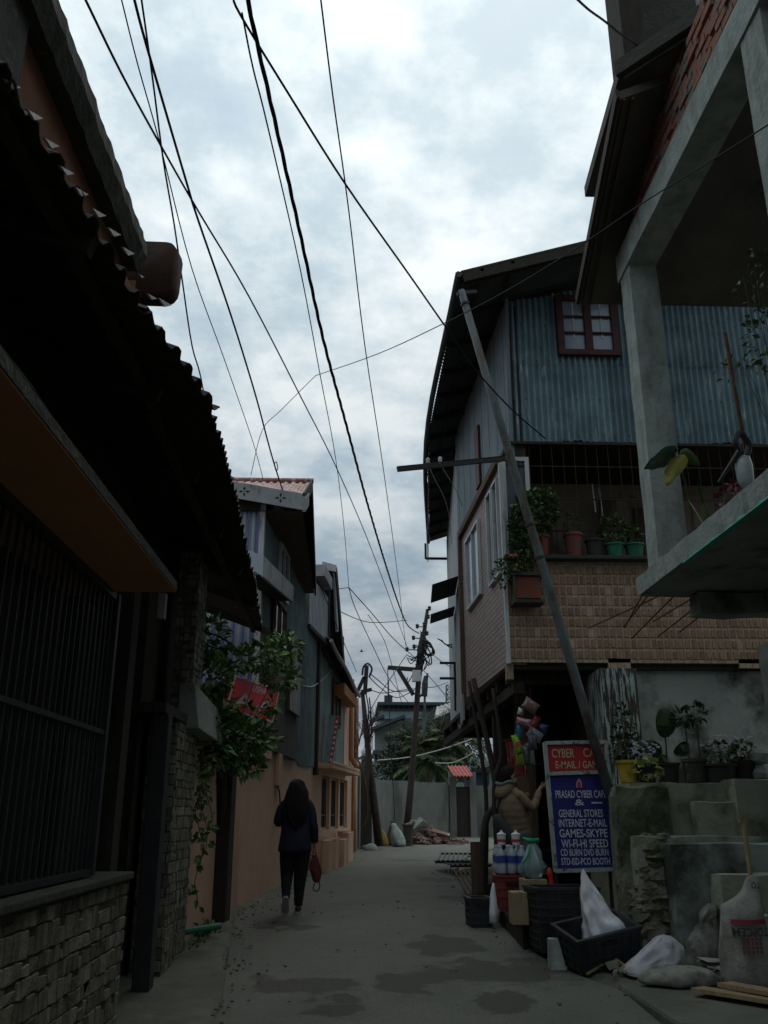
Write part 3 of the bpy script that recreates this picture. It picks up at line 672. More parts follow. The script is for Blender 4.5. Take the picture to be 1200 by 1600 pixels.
for s0, s1 in ((1.05,2.02),(2.3,3.27),(3.55,4.55)):
    window(F3, s0+.05, s1-.05, 1.25, 2.3, h3, m_orange, m_dark_in, -.12, 1, 1, .04)
    q = MB()
    for k in range(5): t = s0+.1+(s1-s0-.2)*k/4; q.tube([F3.p(t,-.07,1.22), F3.p(t,-.07,2.34)], .012, 5)
    q.tube([F3.p(s0+.03,-.07,1.5), F3.p(s1-.03,-.07,1.5)], .012, 5); part(q, 'window_grille', m_black_iron, h3)
mb = MB(); F3.box(mb, .3, 4.3, .0, .36, 2.46, 2.55); F3.box(mb,.3,4.3,.31,.37,2.552,2.62); part(mb, 'awning_slab', m_orange, h3, bevel=.01)
mb = MB().tube([F3.p(4.85,.05,5.0),F3.p(4.85,.05,2.95),F3.p(5.0,.12,2.8),F3.p(5.3,.14,2.78)], .07, 8).tube([F3.p(5.4,.06,2.5),F3.p(5.4,.06,.6)], .07, 8); part(mb, 'drain_pipe', m_pvc, h3, smooth=True)
mb = MB().tube([F3.p(5.7,.06,4.6),F3.p(5.7,.06,2.7)], .06, 8); part(mb, 'downpipe', m_red_tin, h3, smooth=True)
mb = MB(); F3.box(mb, -.1, 4.0, -.3, -.04, 2.6, 6.0); part(mb, 'timber_wall', m_teal_dk, h3)
mb = MB()
for k in range(26): F3.box(mb, -.08+k*.156, -.02+k*.156+.05, -.038, -.015, 2.62, 5.2)
part(mb, 'cladding_board', m_teal, h3)
window(F3, 2.2, 3.1, 3.6, 4.6, h3, m_wood, m_glass, .0, 2, 1, .06)
mb = MB(); F3.box(mb, -1.8, .3, .0, .22, 5.1, 5.18); bal = part(mb, 'balcony', m_wood_dk, h3)
mb = MB()
for k in range(14): s_ = -1.75+k*.15; F3.box(mb, s_, s_+.045, .17, .2, 5.18, 6.2)
part(mb, 'balcony_slat', m_stripe_tin, bal)
mb = MB(); F3.box(mb, -1.8,.3,.0,.15,5.2,6.3); F3.box(mb,.25,.33,.13,.23,5.2,6.5); part(mb, 'balcony_shutter', m_wood_dk, bal)
# gable roof of the third house
P0 = F3.p(-1.0,.3,6.62); P1 = F3.p(.6,.3,6.98); P2 = F3.p(2.0,.3,4.85)
mb = MB().corr(P0-F3.n*4, P0, P1, P1-F3.n*4, .14, .016, 'sin', 6).corr(P2, P2-F3.n*4, P1-F3.n*4, P1+Vector((0,0,.01)), .14, .016, 'sin', 6)
r3 = part(mb, 'roof', m_dark_tin, h3, solid=.006)
part(MB().bar(P1, P2, .04, .2), 'verge_board', m_wood_dk, r3); part(MB().bar(P0, P1, .04, .16), 'verge_board', m_white_paint, r3)
qv = F3.p(1.0,.2,6.0); part(MB().bar(F3.p(.62,.26,6.9), F3.p(1.15,.26,5.6), .05, .16), 'barge_strip', m_stripe_tin, r3)
part(MB().prism([F3.p(-.9,.1,5.2),F3.p(1.9,.1,4.9),F3.p(.6,.1,6.85)], F3.n*-.08), 'gable_wall', m_wood_dk, h3)
part(MB().bar(P0+Vector((-.1,-.05,-.12)), P0+Vector((.04,.9,-.2)), .3, .26), 'eave_box', m_fascia, h3)
# sagging lower tin eave
mb = MB()
ss = [0,.9,1.8,2.7,3.6,4.4]; zs = [5.2,5.06,4.92,4.78,4.64,4.52]; EO = .3
for (s0,z0),(s1,z1) in zip(list(zip(ss,zs)), list(zip(ss,zs))[1:]):
    mb.corr(F3.p(s0,EO,z0), F3.p(s1,EO,z1), F3.p(s1,-.1,z1+.22), F3.p(s0,-.1,z0+.22), .15, .025, 'sin', 8, rag=.03)
lo = part(mb, 'lower_eave', m_dark_tin, h3, solid=.008)
mb = MB().tube(crom([F3.p(s_,EO+.03,z-.03+.03*math.sin(5*s_)) for s_,z in zip(ss,zs)]), .045, 7); part(mb, 'eave_gutter', m_pale_tin, lo)
mb = MB().hexa([F3.p(2.3,-.1,4.3),F3.p(4.4,-.1,4.2),F3.p(4.4,.27,4.2),F3.p(2.3,.27,4.3),F3.p(2.3,-.1,4.5),F3.p(4.4,-.1,4.42),F3.p(4.4,.27,4.42),F3.p(2.3,.27,4.56)]); part(mb, 'eave_soffit', m_soffit_pink, h3)
mb = MB(); F3.box(mb, -.2, -.06, -.1, .12, 2.3, 5.2); part(mb, 'corner_post', m_wood_dk, h3)
# roof bracket with frame for the service wires
mb = MB(); c = PY(573,1040,26); c2 = PY(570,1085,26); c3 = PY(556,1085,26); c4 = PY(551,1097,26); c5 = PY(575,1037,26); c6 = PY(581,1045,26); c7=PY(577,1058,26)
mb.bar(c,c2,.12,.12).bar(c4,PY(569,1058,26),.12,.1).bar(c2,c3,.1,.1).tube(crom([PY(566,1055,26),PY(568,1042,26),c5,c6,c7]),.03,5)
mb.bar(c3,F3.p(4.3,.25,4.6),.08,.08); part(mb, 'wire_bracket', m_black_iron, h3)
# leaning board with a red strip
Fb = Frame(F3.p(1.0,.25,0)[:2], F3.p(2.5,.36,0)[:2])
q0,q1,q2,q3 = PY(505,1196,20.9),PY(519,1196,20.9),PY(531,1120,21.2),PY(514,1118,21.2)
bd = thing('leaning_shop_board', 'narrow grey green board with a faded red lettered strip leaning on the orange awning slab', 'sign board', tuple((q0+q1)/2))
nn = (q1-q0).cross(q3-q0).normalized()*.05
part(MB().hexa([q0,q1,q2,q3,q0+nn,q1+nn,q2+nn,q3+nn]), 'board', m_teal, bd)
mm = lambda t, u: (q0.lerp(q3,u)).lerp(q1.lerp(q2,u),t)
side = nn*.02 if nn.y < 0 else nn*1.02
sd0 = nn if nn.y < 0 else nn*0
off_ = Vector((0,-.006,0))+(nn if nn.y < 0 else Vector((0,0,0)))
sgo = part(MB().quad(mm(.62,.02)+off_, mm(.99,.02)+off_, mm(.99,.98)+off_, mm(.62,.98)+off_), 'red_strip', MAT('faded_red_board', (.42,.07,.08), (.32,.06,.07), 6, .7), bd)
mb = MB()
for k in range(8):
    u = .08+k*.11; mb.quad(*[mm(a_,b_)+off_*1.0+Vector((0,-.006,0)) for a_,b_ in ((.7,u),(.9,u),(.9,u+.05),(.7,u+.05))])
part(mb, 'lettering', m_white_paint, sgo)
# kerbside stub walls in front of the third house
for i, (s0, s1, o, h) in enumerate(((-.75,-.2,.5,.62),(.15,.6,.48,.62),(1.15,1.6,.5,.55),(2.2,3.0,.42,.66))):
    mb = MB(); a_ = F3.p((s0+s1)/2, .3, 0); zg = gz(a_.x, a_.y)
    F3.box(mb, s1-.14, s1, .05, o, zg-.1, zg+h); F3.box(mb, s0, s1-.142, o-.14, o, zg-.1, zg+h*.97)
    tag(mb.build('kerb_stub_wall', m_orange, None, bevel=.01), ('low orange stub wall with a planter plant, nearest the walking woman','second low orange stub wall under the barred windows','smallest low orange stub wall, third along the barred windows','longest and farthest low orange stub wall beside the drain pipe')[i], 'low wall', 'low orange stub walls along the shop front')

# ================================================================== LEFT: red sign on the teal house
a0,a1,a2,a3 = [F2.hit(*p, .25) for p in ((366,1055),(437,1077),(426,1130),(352,1108))]
rs = thing('red_sign', 'tilted red metal sign with white border half hidden by the vine', 'sign', tuple((a0+a1+a2+a3)/4))
nn = F2.n*.03
part(MB().hexa([a3-nn,a2-nn,a2,a3,a0-nn,a1-nn,a1,a0]), 'board', PLAIN('red_enamel', (.78,.025,.045), .55, .2), rs)
def inn(t, u): return a3.lerp(a2,t).lerp(a0.lerp(a1,t),u)+F2.n*.004
mb = MB()
for t0,t1,u0,u1 in ((.0,1,.0,.05),(0,1,.95,1),(0,.03,.05,.95),(.97,1,.05,.95)): mb.quad(inn(t0,u0),inn(t1,u0),inn(t1,u1),inn(t0,u1))
part(mb, 'border', m_white_paint, rs)
rt = (a1-a0).normalized(); upv = (a0-a3).normalized()
mb = MB(); text(mb, 'USHA', inn(.52,.8)+F2.n*.004, rt, upv, (a1-a0).length*.3, .12, .01); text(mb, 'A A', inn(.5,.4)+F2.n*.004, rt, upv, (a1-a0).length*.8, (a0-a3).length*.45, .01)
part(mb, 'lettering', m_white_paint, rs)
# ================================================================== RIGHT: house with blue tin front and tiled parapet
bh = thing('blue_tin_house', 'leaning house with blue corrugated front, tiled parapet and mauve brick bay over the street', 'house', (4.0, 15, .4))
YF = 12.0
# ground floor: posts, plaster wall, dark shop room
part(MB().box(3.72,8,12.1,12.5,-.1,3.42), 'plaster_wall', m_plaster_mould, bh)
mb = MB().rough(3.2,3.7,11.62,12.45,.2,3.33,.02,5,.12); part(mb, 'peeling_pillar', m_peel, bh)
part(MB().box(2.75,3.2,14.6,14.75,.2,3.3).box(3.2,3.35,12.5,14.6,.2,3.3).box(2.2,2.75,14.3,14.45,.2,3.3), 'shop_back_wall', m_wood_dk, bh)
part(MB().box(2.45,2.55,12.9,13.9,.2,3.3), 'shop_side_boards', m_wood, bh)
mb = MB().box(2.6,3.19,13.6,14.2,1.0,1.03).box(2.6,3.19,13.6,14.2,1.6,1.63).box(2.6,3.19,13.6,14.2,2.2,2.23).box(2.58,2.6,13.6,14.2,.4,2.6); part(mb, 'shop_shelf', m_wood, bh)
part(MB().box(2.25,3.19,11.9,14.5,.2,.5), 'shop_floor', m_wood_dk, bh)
# overhang underside with joists
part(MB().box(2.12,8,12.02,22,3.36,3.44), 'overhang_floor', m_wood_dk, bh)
for y in (12.3,13.2,14.1,15.0,16.4,18,19.6,21.2): part(MB().box(2.1,3.6,y,y+.12,3.2,3.355), 'joist', m_wood_dk, bh)
mb = MB().box(2.15,2.3,12.1,21.8,3.05,3.195); part(mb, 'edge_beam', m_wood_dk, bh)
mb = MB().box(2.05,2.14,11.98,12.1,3.22,3.44); part(mb, 'corner_bracket', m_wood_pale, bh)
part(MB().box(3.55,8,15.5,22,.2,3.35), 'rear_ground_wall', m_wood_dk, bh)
# tiled parapet
mb = MB().box(2.08,6.4,11.94,12.08,3.442,4.84).box(3.42,3.72,11.94,12.0,3.33,3.5).box(5.2,6.4,11.94,12.0,3.38,3.5)
part(mb, 'tiled_parapet', m_tile, bh)
mb = MB()
for k in range(47):
    x = 2.09+k*.092
    for j in range(9):
        if rnd.random() < .03: continue
        j0, j1, j2 = (rnd.uniform(-.006,.006) for _ in range(3)); mb.box(x+.014+j0,x+.058+j1,11.925+j2*.8,11.94,3.50+j*.147+j1,3.50+j*.147+.098+j2)
struct(part(mb, 'raised_tile_block', m_tile_b, bh), 'stuff')
part(MB().box(2.06,6.4,11.78,12.1,4.842,4.9), 'parapet_sill', m_conc_dk, bh, bevel=.01)
# open verandah behind bars
part(MB().box(2.3,7.4,13.6,13.7,4.3,6.8), 'verandah_back_wall', MAT('verandah_plaster',(.34,.29,.22),(.24,.2,.15),2,.9,stain=(.1,.08,.06),sscale=1.5,scut=(.5,.65)), bh)
for x0,x1,z0 in ((2.75,3.1,5.5),(3.85,4.15,5.35)): part(MB().rough(x0,x1,13.3,13.34,z0,6.3,.02,int(x0*10),.08), 'hanging_cloth', m_wood, bh)
part(MB().box(2.2,7.4,12.1,13.6,4.2,4.3), 'verandah_floor', m_wood_dk, bh)
part(MB().box(2.2,7.4,12.05,13.6,6.62,6.7), 'verandah_ceiling', m_wood_dk, bh)
part(MB().box(4.5,5.3,13.54,13.59,4.3,6.2), 'verandah_door', m_wood, bh)
vg = part(MB().box(2.3,7,11.985,12.0,6.28,6.295).box(2.3,7,11.985,12.0,5.78,5.795).box(2.3,7,11.985,12.0,5.3,5.315), 'verandah_grille', m_bars, bh)
mb = MB(); x = 2.35
while x < 7: mb.box(x,x+.008,11.988,11.999,4.9,6.66); x += .165
part(mb, 'grille_bar', m_bars, vg)
for i, x in enumerate((3.58, 3.68)):
    part(MB().cyl((x,12.6,6.25-.06*i),(x+.02,12.6,5.8-.06*i),.011,n=6), 'hanging_strip', m_white_paint, bh)
mb = MB().box(2.1,2.16,11.97,12.06,4.9,6.42).box(2.44,2.5,11.97,12.03,5.9,6.42).box(2.16,2.44,11.97,12.03,6.36,6.42)
wf = part(mb, 'window_frame', m_white_paint, bh); part(MB().box(2.17,2.43,12.0,12.01,4.95,6.35), 'pane', m_glass, wf)
# blue corrugated upper front
mb = MB()
x = 2.26; k = 0
while x < 7.3:       # overlapping sheets, each hung a little differently
    w_ = .736; yo = YF-.004*(k % 2)-.002*(k % 3); zb = 6.67+.022*((k*5) % 3-1); tp = 9.0+.2*(x-2.26)
    mb.corr((x,yo,zb),(x+w_+.03,yo,zb+.004),(x+w_+.03,yo,8.02),(x,yo,8.02), .092, .024, 'sin', 10, rag=.012)
    mb.corr((x,yo-.008,7.94),(x+w_+.03,yo-.008,7.94),(x+w_+.03,yo-.008,tp+.15),(x,yo-.008,tp), .092, .024, 'sin', 10, rag=.012)
    x += w_; k += 1
part(mb, 'blue_tin_front', m_blue_tin, bh)
part(MB().box(2.3,7.4,12.04,12.2,6.7,9.0), 'front_core', m_wood_dk, bh)
mb = MB(); r_ = random.Random(31)
for z in (6.78,7.35,7.98,8.6):
    for k in range(28): mb.obox((2.33+.184*k+r_.uniform(-.02,.02),11.965,z+r_.uniform(-.012,.012)),(.009,0,0),(0,.006,0),(0,0,.009))
struct(part(mb, 'roofing_nail', m_rust_iron, bh), 'stuff')
part(MB().box(2.2,7.4,11.95,12.06,6.62,6.66), 'tin_sill', m_wood_dk, bh)
mb = MB().bar((2.25,11.985,6.66),(2.3,11.985,9.05),.05,.05,(0,1,0)); part(mb, 'corner_board', m_blue_plank, bh)
wx0,wx1,wz0,wz1 = 3.04,3.98,8.07,9.1
f = MB().box(wx0,wx0+.1,11.9,11.98,wz0,wz1).box(wx1-.1,wx1,11.9,11.98,wz0,wz1).box(wx0+.1,wx1-.1,11.9,11.98,wz1-.09,wz1).box(wx0+.1,wx1-.1,11.9,11.98,wz0,wz0+.09).box(3.46,3.57,11.895,11.975,wz0+.09,wz1-.09)
wo = part(f, 'window', m_brown_red, bh)
for x0,x1 in ((wx0+.1,3.46),(3.57,wx1-.1)):
    mb = MB().box(x0,x1,11.91,11.935,wz0+.09+.28,wz0+.09+.305).box(x0,x1,11.91,11.935,wz0+.09+.56,wz0+.09+.585)
    ms = part(mb, 'muntin', m_brown_red, wo)
    part(MB().box(x0,x1,11.95,11.96,wz0+.09,wz1-.09), 'pane', m_glass_pale, wo)
    part(MB().box((x0+x1)/2-.012,(x0+x1)/2+.012,11.94,11.948,wz0+.3,wz1-.12), 'curtain_edge', m_white_paint, wo)
# plank side wall above the bay
FS = Frame((2.27,12.0),(2.06,17.1)).flip(); FS2 = Frame((2.06,17.1),(2.5,23.4)).flip()
mb = MB()
k = 0; s_ = 0
while s_ < FS.L-.01:
    w_ = min(.28+.1*((k*37) % 5)/5, FS.L-s_); FS.box(mb, s_, s_+w_-.012, -.04+.006*(k % 3), .004*(k % 2), 6.0, 9.0); s_ += w_; k += 1
part(mb, 'plank_side_wall', m_blue_plank, bh)
mb = MB(); FS.box(mb, 0, FS.L, -.2, -.045, 3.45, 8.95); FS2.box(mb,0,FS2.L,-.2,-.045,3.3,8.9); part(mb, 'side_wall_core', m_wood_dk, bh)
mb = MB(); k = 0; s_ = 0
while s_ < FS2.L-.01:
    w_ = min(.5, FS2.L-s_); FS2.box(mb, s_, s_+w_-.012, -.04, .004*(k % 2), 3.2-.03*(k % 3), 8.6); s_ += w_; k += 1
part(mb, 'pale_side_boarding', m_white_wall, bh)
q = FS.hit(727,640); s_q = (q-FS.A).dot(FS.d); z_q = q.z
mb = MB(); FS.box(mb, 2.35,2.7,.01,.05,6.9,8.0); part(mb, 'side_shutter', m_brown_red, bh)
# brick-sided bay
FB = Frame((2.08,12.0),(1.95,15.6)).flip()
mb = MB(); FB.box(mb, .0, FB.L, -.25, -.0, 3.42, 6.3); part(mb, 'brick_bay_wall', m_pink_brick, bh)
mb = MB(); FB.box(mb, -.02, FB.L+.1, -.3, .07, 6.302, 6.42); FB.box(mb, FB.L+.002,FB.L+.1,-.25,.07,3.5,6.3); part(mb, 'bay_trim', m_wood, bh)
part(MB().box(2.052,2.1,11.9,11.99,3.42,6.3), 'bay_corner_strip', m_white_paint, bh)
window(FB, 1.75, 2.95, 4.85, 6.0, bh, m_white_paint, m_glass_pale, .005, 2, 1, .05)
window(FB, .12, .42, 4.75, 6.1, bh, m_white_paint, m_glass, .005, 1, 1, .04)
window(FB, .58, .9, 4.75, 6.1, bh, m_white_paint, m_glass, .005, 1, 1, .04)
# dark awnings and pipe stubs on the boarding further along
for (pa,pb,pc,pd,Ya,Yb) in (((680,928),(706,922),(705,975),(676,962),17.0,18.6),((676,975),(702,972),(702,990),(674,988),18.8,19.8)):
    A_ = FS2.hit(*pb); B_ = FS2.hit(*pc); A_.y, B_.y = Ya, Yb
    zt = 5.95 if Ya < 18 else 5.75
    xw = lambda y: FS2.A.x+(y-FS2.A.y)/FS2.d.y*FS2.d.x if y > 17.1 else 2.06
    xa, xb = xw(Ya)-.02, xw(Yb)-.02
    part(MB().corr((xa-.52,Ya,zt-.18),(xb-.52,Yb,zt-.18),(xb,Yb,zt),(xa,Ya,zt), .1,.012), 'awning', m_dark_tin, bh, solid=.006)
for px,py in ((699,1036),(694,1060)):
    q = FS2.hit(712,py); e = Vector((q.x-.35,q.y,q.z)); part(MB().cyl(q,e,.03,n=6).cyl(q+Vector((-.02,0,.02)),q+Vector((-.02,0,-.7)),.03,n=6), 'pipe_bracket', m_black_iron, bh)
# roof with deep dark eaves
rz_ = lambda x: 8.86+.3*(x-1.48)
xe = [(11.0,1.47),(17.1,1.48),(24.3,2.12)]
rf = MB()
for (y0,x0),(y1,x1) in zip(xe, xe[1:]):
    rf.corr((x0,y1,8.86),(x0 if False else x0,y0,8.86),(8.5,y0,rz_(8.5)-.0),(8.5,y1,rz_(8.5)), .12,.015,'sin',6) if abs(x0-x1) < .05 else rf.corr((x1,y1,8.86),(x0,y0,8.86),(8.5,y0,rz_(8.5)),(8.5,y1,rz_(8.5)), .12,.015,'sin',6)
bro = part(rf, 'roof', m_dark_tin, bh, solid=.006)
part(MB().bar((1.5,11.02,8.8),(8,11.02,rz_(8)-.06),.04,.18), 'barge_board', m_wood_dk, bro)
mb = MB().tube(crom([(1.44,11,8.83),(1.45,17.1,8.83),(2.08,24.3,8.83)]),.05,7); part(mb, 'eave_gutter', m_dark_tin, bro)
for y in [11.15+.95*k for k in range(14)]:
    x0 = 1.5 if y < 17.1 else 1.5+.64*(y-17.1)/7.2; part(MB().bar((x0,y,8.79),(4,y,rz_(4)-.08+.02),.05,.1), 'rafter', m_wood_dk, bro)
for t in (.3,.75): part(MB().bar((1.48+t,11,8.82+.3*t),(1.48+t,17.2,8.82+.3*t),.05,.04), 'purlin', m_wood_dk, bro); part(MB().bar((1.48+t,17.2,8.82+.3*t),(2.12+t,24,8.82+.3*t),.05,.04), 'purlin', m_wood_dk, bro)
mb = MB().bar((2.0,24.3,8.8),(2.0,24.3,8.35),.06,.06).bar((2.0,24.3,8.36),(2.6,24.3,8.36),.06,.06); part(mb, 'eave_bracket', m_black_iron, bro)
mb = MB().corr((1.5,17.15,8.83),(2.05,24.2,8.83),(2.05,24.2,8.2),(1.52,17.15,8.72),.12,.012,'sin',6,rag=.04); part(mb, 'hanging_eave_sheet', m_rust_tin, bro)

# iron arm with insulators on the house
arm = thing('iron_service_arm', 'long iron bar with white insulators sticking out of the blue house over the street', 'bracket', tuple(PY(790,716,11.7)))
A_ = PY(621,733,11.3); B_ = PY(792,716,11.75)
part(MB().bar(A_,B_,.05,.07), 'bar', m_black_iron, arm)
for px in (667,686):
    t = (px-621)/171; c = A_.lerp(B_,t)+Vector((0,0,.06)); part(MB().lathe(c,[(.015,-.03),(.03,.0),(.022,.02),(.032,.04),(.012,.06)],10), 'insulator', m_white_paint, arm, smooth=True)

# leaning steel pole
pa = Vector((3.06,10.62,1.2)); pb = Vector((1.46,10.92,8.5))
pole = thing('leaning_steel_pole', 'long grey steel pole leaning from the shop sign up to the blue house eave', 'pole', tuple(pa))
part(MB().tube([pa.lerp(pb,t) for t in (0,.25,.5,.75,1)],[.06,.058,.056,.055,.052],14), 'shaft', m_galv, pole, smooth=True)
for t in (.46,.52,.97): c = pa.lerp(pb,t); part(MB().tube([c-(pb-pa)*.002, c+(pb-pa)*.002],[.066]*2,12), 'clamp', m_black_iron, pole)
part(MB().bar(pb+Vector((-.06,0,-.05)),pb+Vector((.22,.05,.02)),.05,.05), 'top_arm', m_black_iron, pole)

# ================================================================== RIGHT: unfinished concrete house nearest the viewer
ch = thing('concrete_balcony_house', 'unfinished concrete house on the right with balcony pillars and bare brick under the roof slab', 'house', (4.8, 6.5, 0))
sl_ = [(3.1,-9),(3.1,9.42),(3.7,9.46),(8,9.5),(8,-9)]
mb = MB().prism([(x,y,3.75) for x,y in sl_],(0,0,.2)); part(mb, 'balcony_slab', m_conc, ch, bevel=.012)
mb = MB()
N = 44
for k in range(N+1):
    y = 9.43-7.4*k/N; a_ = .02*MN.noise(Vector((y*4,0,0)))
    mb.v += [Vector((3.085,y,3.76)),Vector((3.085-.012,y,3.95+a_)),Vector((3.2,y,3.99+a_)),Vector((3.22,y,3.76))]
for k in range(N):
    for j in range(4): q = k*4; mb.f.append((q+j,q+(j+1)%4,q+4+(j+1)%4,q+4+j))
mb.f.append((0,1,2,3)); part(mb, 'slab_lip', m_conc_lt, ch)
mb = MB(); N = 60
for k in range(N+1):
    y = 8.0-1.9*k/N; w_ = .004+.055*max(0,MN.noise(Vector((y*5,2,0))))+.02*max(0,MN.noise(Vector((y*17,5,0)))); z = 3.742
    mb.v += [Vector((3.07,y,z+w_)),Vector((3.06,y,z-.012)),Vector((3.12,y,z-.012))]
for k in range(N):
    for j in range(3): q = k*3; mb.f.append((q+j,q+(j+1)%3,q+3+(j+1)%3,q+3+j))
part(mb, 'peeling_paint_edge', PLAIN('turquoise_paint', (.07,.33,.235), .6), ch)
for y0,y1,zt in ((8.72,9.06,7.5),(5.25,5.62,7.5),(1.5,1.85,7.5)):
    mb = MB().rough(3.1,3.43,y0,y1,3.952,zt,.009,int(y0),.12,5); part(mb, 'pillar', m_conc_lt, ch)
mb = MB(); N = 40
for k in range(N+1):
    y = 9.1-18*k/N; a_ = .015*MN.noise(Vector((y*3,0,7)))
    mb.v += [Vector((3.08+a_,y,7.48)),Vector((3.08+a_,y,7.82+a_)),Vector((3.42,y,7.82)),Vector((3.42,y,7.48))]
for k in range(N):
    for j in range(4): q = k*4; mb.f.append((q+j,q+(j+1)%4,q+4+(j+1)%4,q+4+j))
mb.f.append((0,1,2,3)); part(mb, 'beam', m_conc_lt, ch)
sof = lambda y: 7.6+.262*(9.76-y)
sin_ = lambda y: 7.6+.39*(9.76-y)
mb = MB(); ys = [9.0-.23*k for k in range(22)]
for y in ys:      # laid brick by brick, courses ragged
    z = 7.83; k = 0
    while z < min(sin_(y), 8.62)-.05:
        o_ = rnd.uniform(-.018,.018); dy = .11 if k % 2 else 0
        if rnd.random() > .04: mb.box(3.13+o_,3.33,y-.22-dy,y-.008-dy,z+.006,min(z+.078,sin_(y)))
        z += .088; k += 1
part(mb, 'brick_infill', MAT('bare_brick', (.36,.155,.11), (.25,.12,.09), 5, .9, stain=(.19,.175,.15), sscale=4, scut=(.47,.6), bmp=.7), ch)
part(MB().box(3.16,3.34,3.9,9.0,7.83,8.6), 'mortar_core', MAT('mortar', (.22,.2,.17), None, 6, .95, bmp=.6), ch)
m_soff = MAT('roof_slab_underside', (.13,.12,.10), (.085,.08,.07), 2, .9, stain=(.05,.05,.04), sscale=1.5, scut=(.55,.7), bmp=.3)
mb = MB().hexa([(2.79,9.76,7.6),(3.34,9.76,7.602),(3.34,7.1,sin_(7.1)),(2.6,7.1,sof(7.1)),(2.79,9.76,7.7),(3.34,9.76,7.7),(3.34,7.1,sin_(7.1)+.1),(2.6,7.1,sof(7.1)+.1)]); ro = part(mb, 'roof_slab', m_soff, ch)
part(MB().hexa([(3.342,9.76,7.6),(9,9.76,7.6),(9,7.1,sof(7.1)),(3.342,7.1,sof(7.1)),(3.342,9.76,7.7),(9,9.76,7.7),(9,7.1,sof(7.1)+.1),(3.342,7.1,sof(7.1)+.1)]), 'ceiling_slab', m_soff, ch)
mb = MB()
for t in (.05,.14): mb.bar((2.79+t,9.77,7.595),(2.6+t,7.1,sof(7.1)+.18*t),.02,.03)
part(mb, 'drip_batten', m_wood, ro)
mb = MB().bar((2.77,9.78,7.66),(2.58,7.08,sof(7.1)+.06),.03,.14); part(mb, 'roof_edge', m_wood_dk, ro)
up_ = [(2.63,7.1),(3.45,6.18),(4.2,5.3),(4.2,-9),(9,-9),(9,9),(2.75,9.0)]
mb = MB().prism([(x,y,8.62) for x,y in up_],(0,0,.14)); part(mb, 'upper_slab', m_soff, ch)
mb = MB().bar((2.61,7.12,8.69),(3.45,6.15,8.69),.06,.18).bar((3.45,6.15,8.69),(4.3,5.2,8.69),.06,.18).bar((2.68,7.1,8.58),(3.5,6.2,8.58),.03,.05); part(mb, 'upper_slab_edge', m_conc_dk, ch)
part(MB().box(2.74,2.98,7.2,7.6,8.76,11.5), 'upper_wall', m_wood_dk, ch)
part(MB().box(4.4,4.6,-9,9,.0,3.44), 'occluder_ground_wall', m_plaster_mould, ch)  # wall added out of view to stop light coming in under the slab
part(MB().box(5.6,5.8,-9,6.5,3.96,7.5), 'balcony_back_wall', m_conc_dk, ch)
part(MB().box(4.4,4.7,-9,6,8.77,13.5), 'occluder_top_wall', m_conc_dk, ch)  # added out of view, makes the house taller to cut sky light
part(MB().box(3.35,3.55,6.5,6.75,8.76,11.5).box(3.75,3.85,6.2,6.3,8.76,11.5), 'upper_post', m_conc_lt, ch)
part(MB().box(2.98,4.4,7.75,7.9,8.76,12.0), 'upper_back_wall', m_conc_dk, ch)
mb = MB().rough(3.62,6,9.1,9.4,3.5,3.745,.025,3,.15); part(mb, 'slab_bracket', m_conc, ch)
part(MB().rough(4.3,6,3,9.05,3.5,3.745,.02,4,.2), 'slab_beam', m_conc, ch)
part(MB().rough(4.5,4.85,9.4,9.85,.2,3.3,.03,2,.15), 'ground_pillar', m_conc, ch)
mb = MB()
for (a_,b_) in (((3.13,9.42,3.77),(3.05,9.9,3.5)),((3.2,9.43,3.77),(3.05,9.95,3.52)),((3.4,9.43,3.8),(2.75,10.3,3.58)),((3.5,9.43,3.78),(3.15,10.0,3.4)),((3.75,9.43,3.78),(3.45,10.1,3.62)),((3.9,9.43,3.78),(3.5,10.15,3.45)),((4.1,9.43,3.8),(3.75,10.1,3.5))):
    mb.cyl(a_,b_,.009,n=5)
part(mb, 'rebar', m_rust_iron, ch)

# ------------------------------------------------------------------ steps, retaining wall, flower ledge
stp = thing('concrete_steps', 'mossy broken concrete steps rising to the flower pot ledge on the right', 'steps', (3.6, 9.6, 0))
for i, (x0,x1,y0,y1,z1) in enumerate(((3.0,5.2,10.05,12.0,1.84),(3.62,5.2,9.85,10.03,1.64),(4.05,5.2,9.8,10.2,1.87),(2.84,4.15,9.5,10.03,1.30),(3.10,5.2,9.2,9.48,1.24),(3.42,5.2,8.85,9.18,.98),(3.62,5.2,8.5,8.83,.66),(3.7,5.2,8.1,8.48,.36))):
    mb = MB().rough(x0,x1,y0,y1,-.2,z1,.014,i+3,.1); part(mb, 'step', m_moss if i != 4 else m_plaster_mould, stp)
rw = MB()
for k in range(230):
    x = rnd.uniform(2.76,3.12); z = rnd.uniform(.02,1.28); r_ = rnd.uniform(.03,.095)
    y = 9.55+rnd.uniform(-.05,.05)
    if x < 2.76+.1*z: continue
    c = Vector((x+.1*z*.5,y,z)); n_ = rnd.randint(0,9999)
    rings = []
    for j in range(5):
        ph = -math.pi/2+math.pi*j/4; rr = r_*max(.15,math.cos(ph)); rings.append([c+Vector((rr*math.cos(t)*1.25,rr*math.sin(t)*.8,r_*.75*math.sin(ph)))*(1+.7*MN.noise(Vector((math.cos(t)*1.5,math.sin(t)*1.5+ph*2,n_)))) for t in [2*math.pi*q/7 for q in range(7)]])
    rw.loft(rings)
rwo = thing('stone_retaining_wall', 'rough rubble stone retaining wall stained with moss below the yellow pot', 'wall', (3.1, 9.9, 0))
part(MB().rough(2.74,3.3,9.66,9.98,-.1,1.80,.05,8,.09).rough(3.06,3.4,9.9,11.4,-.1,1.80,.03,9,.12), 'rubble_core', m_moss_dk, rwo)
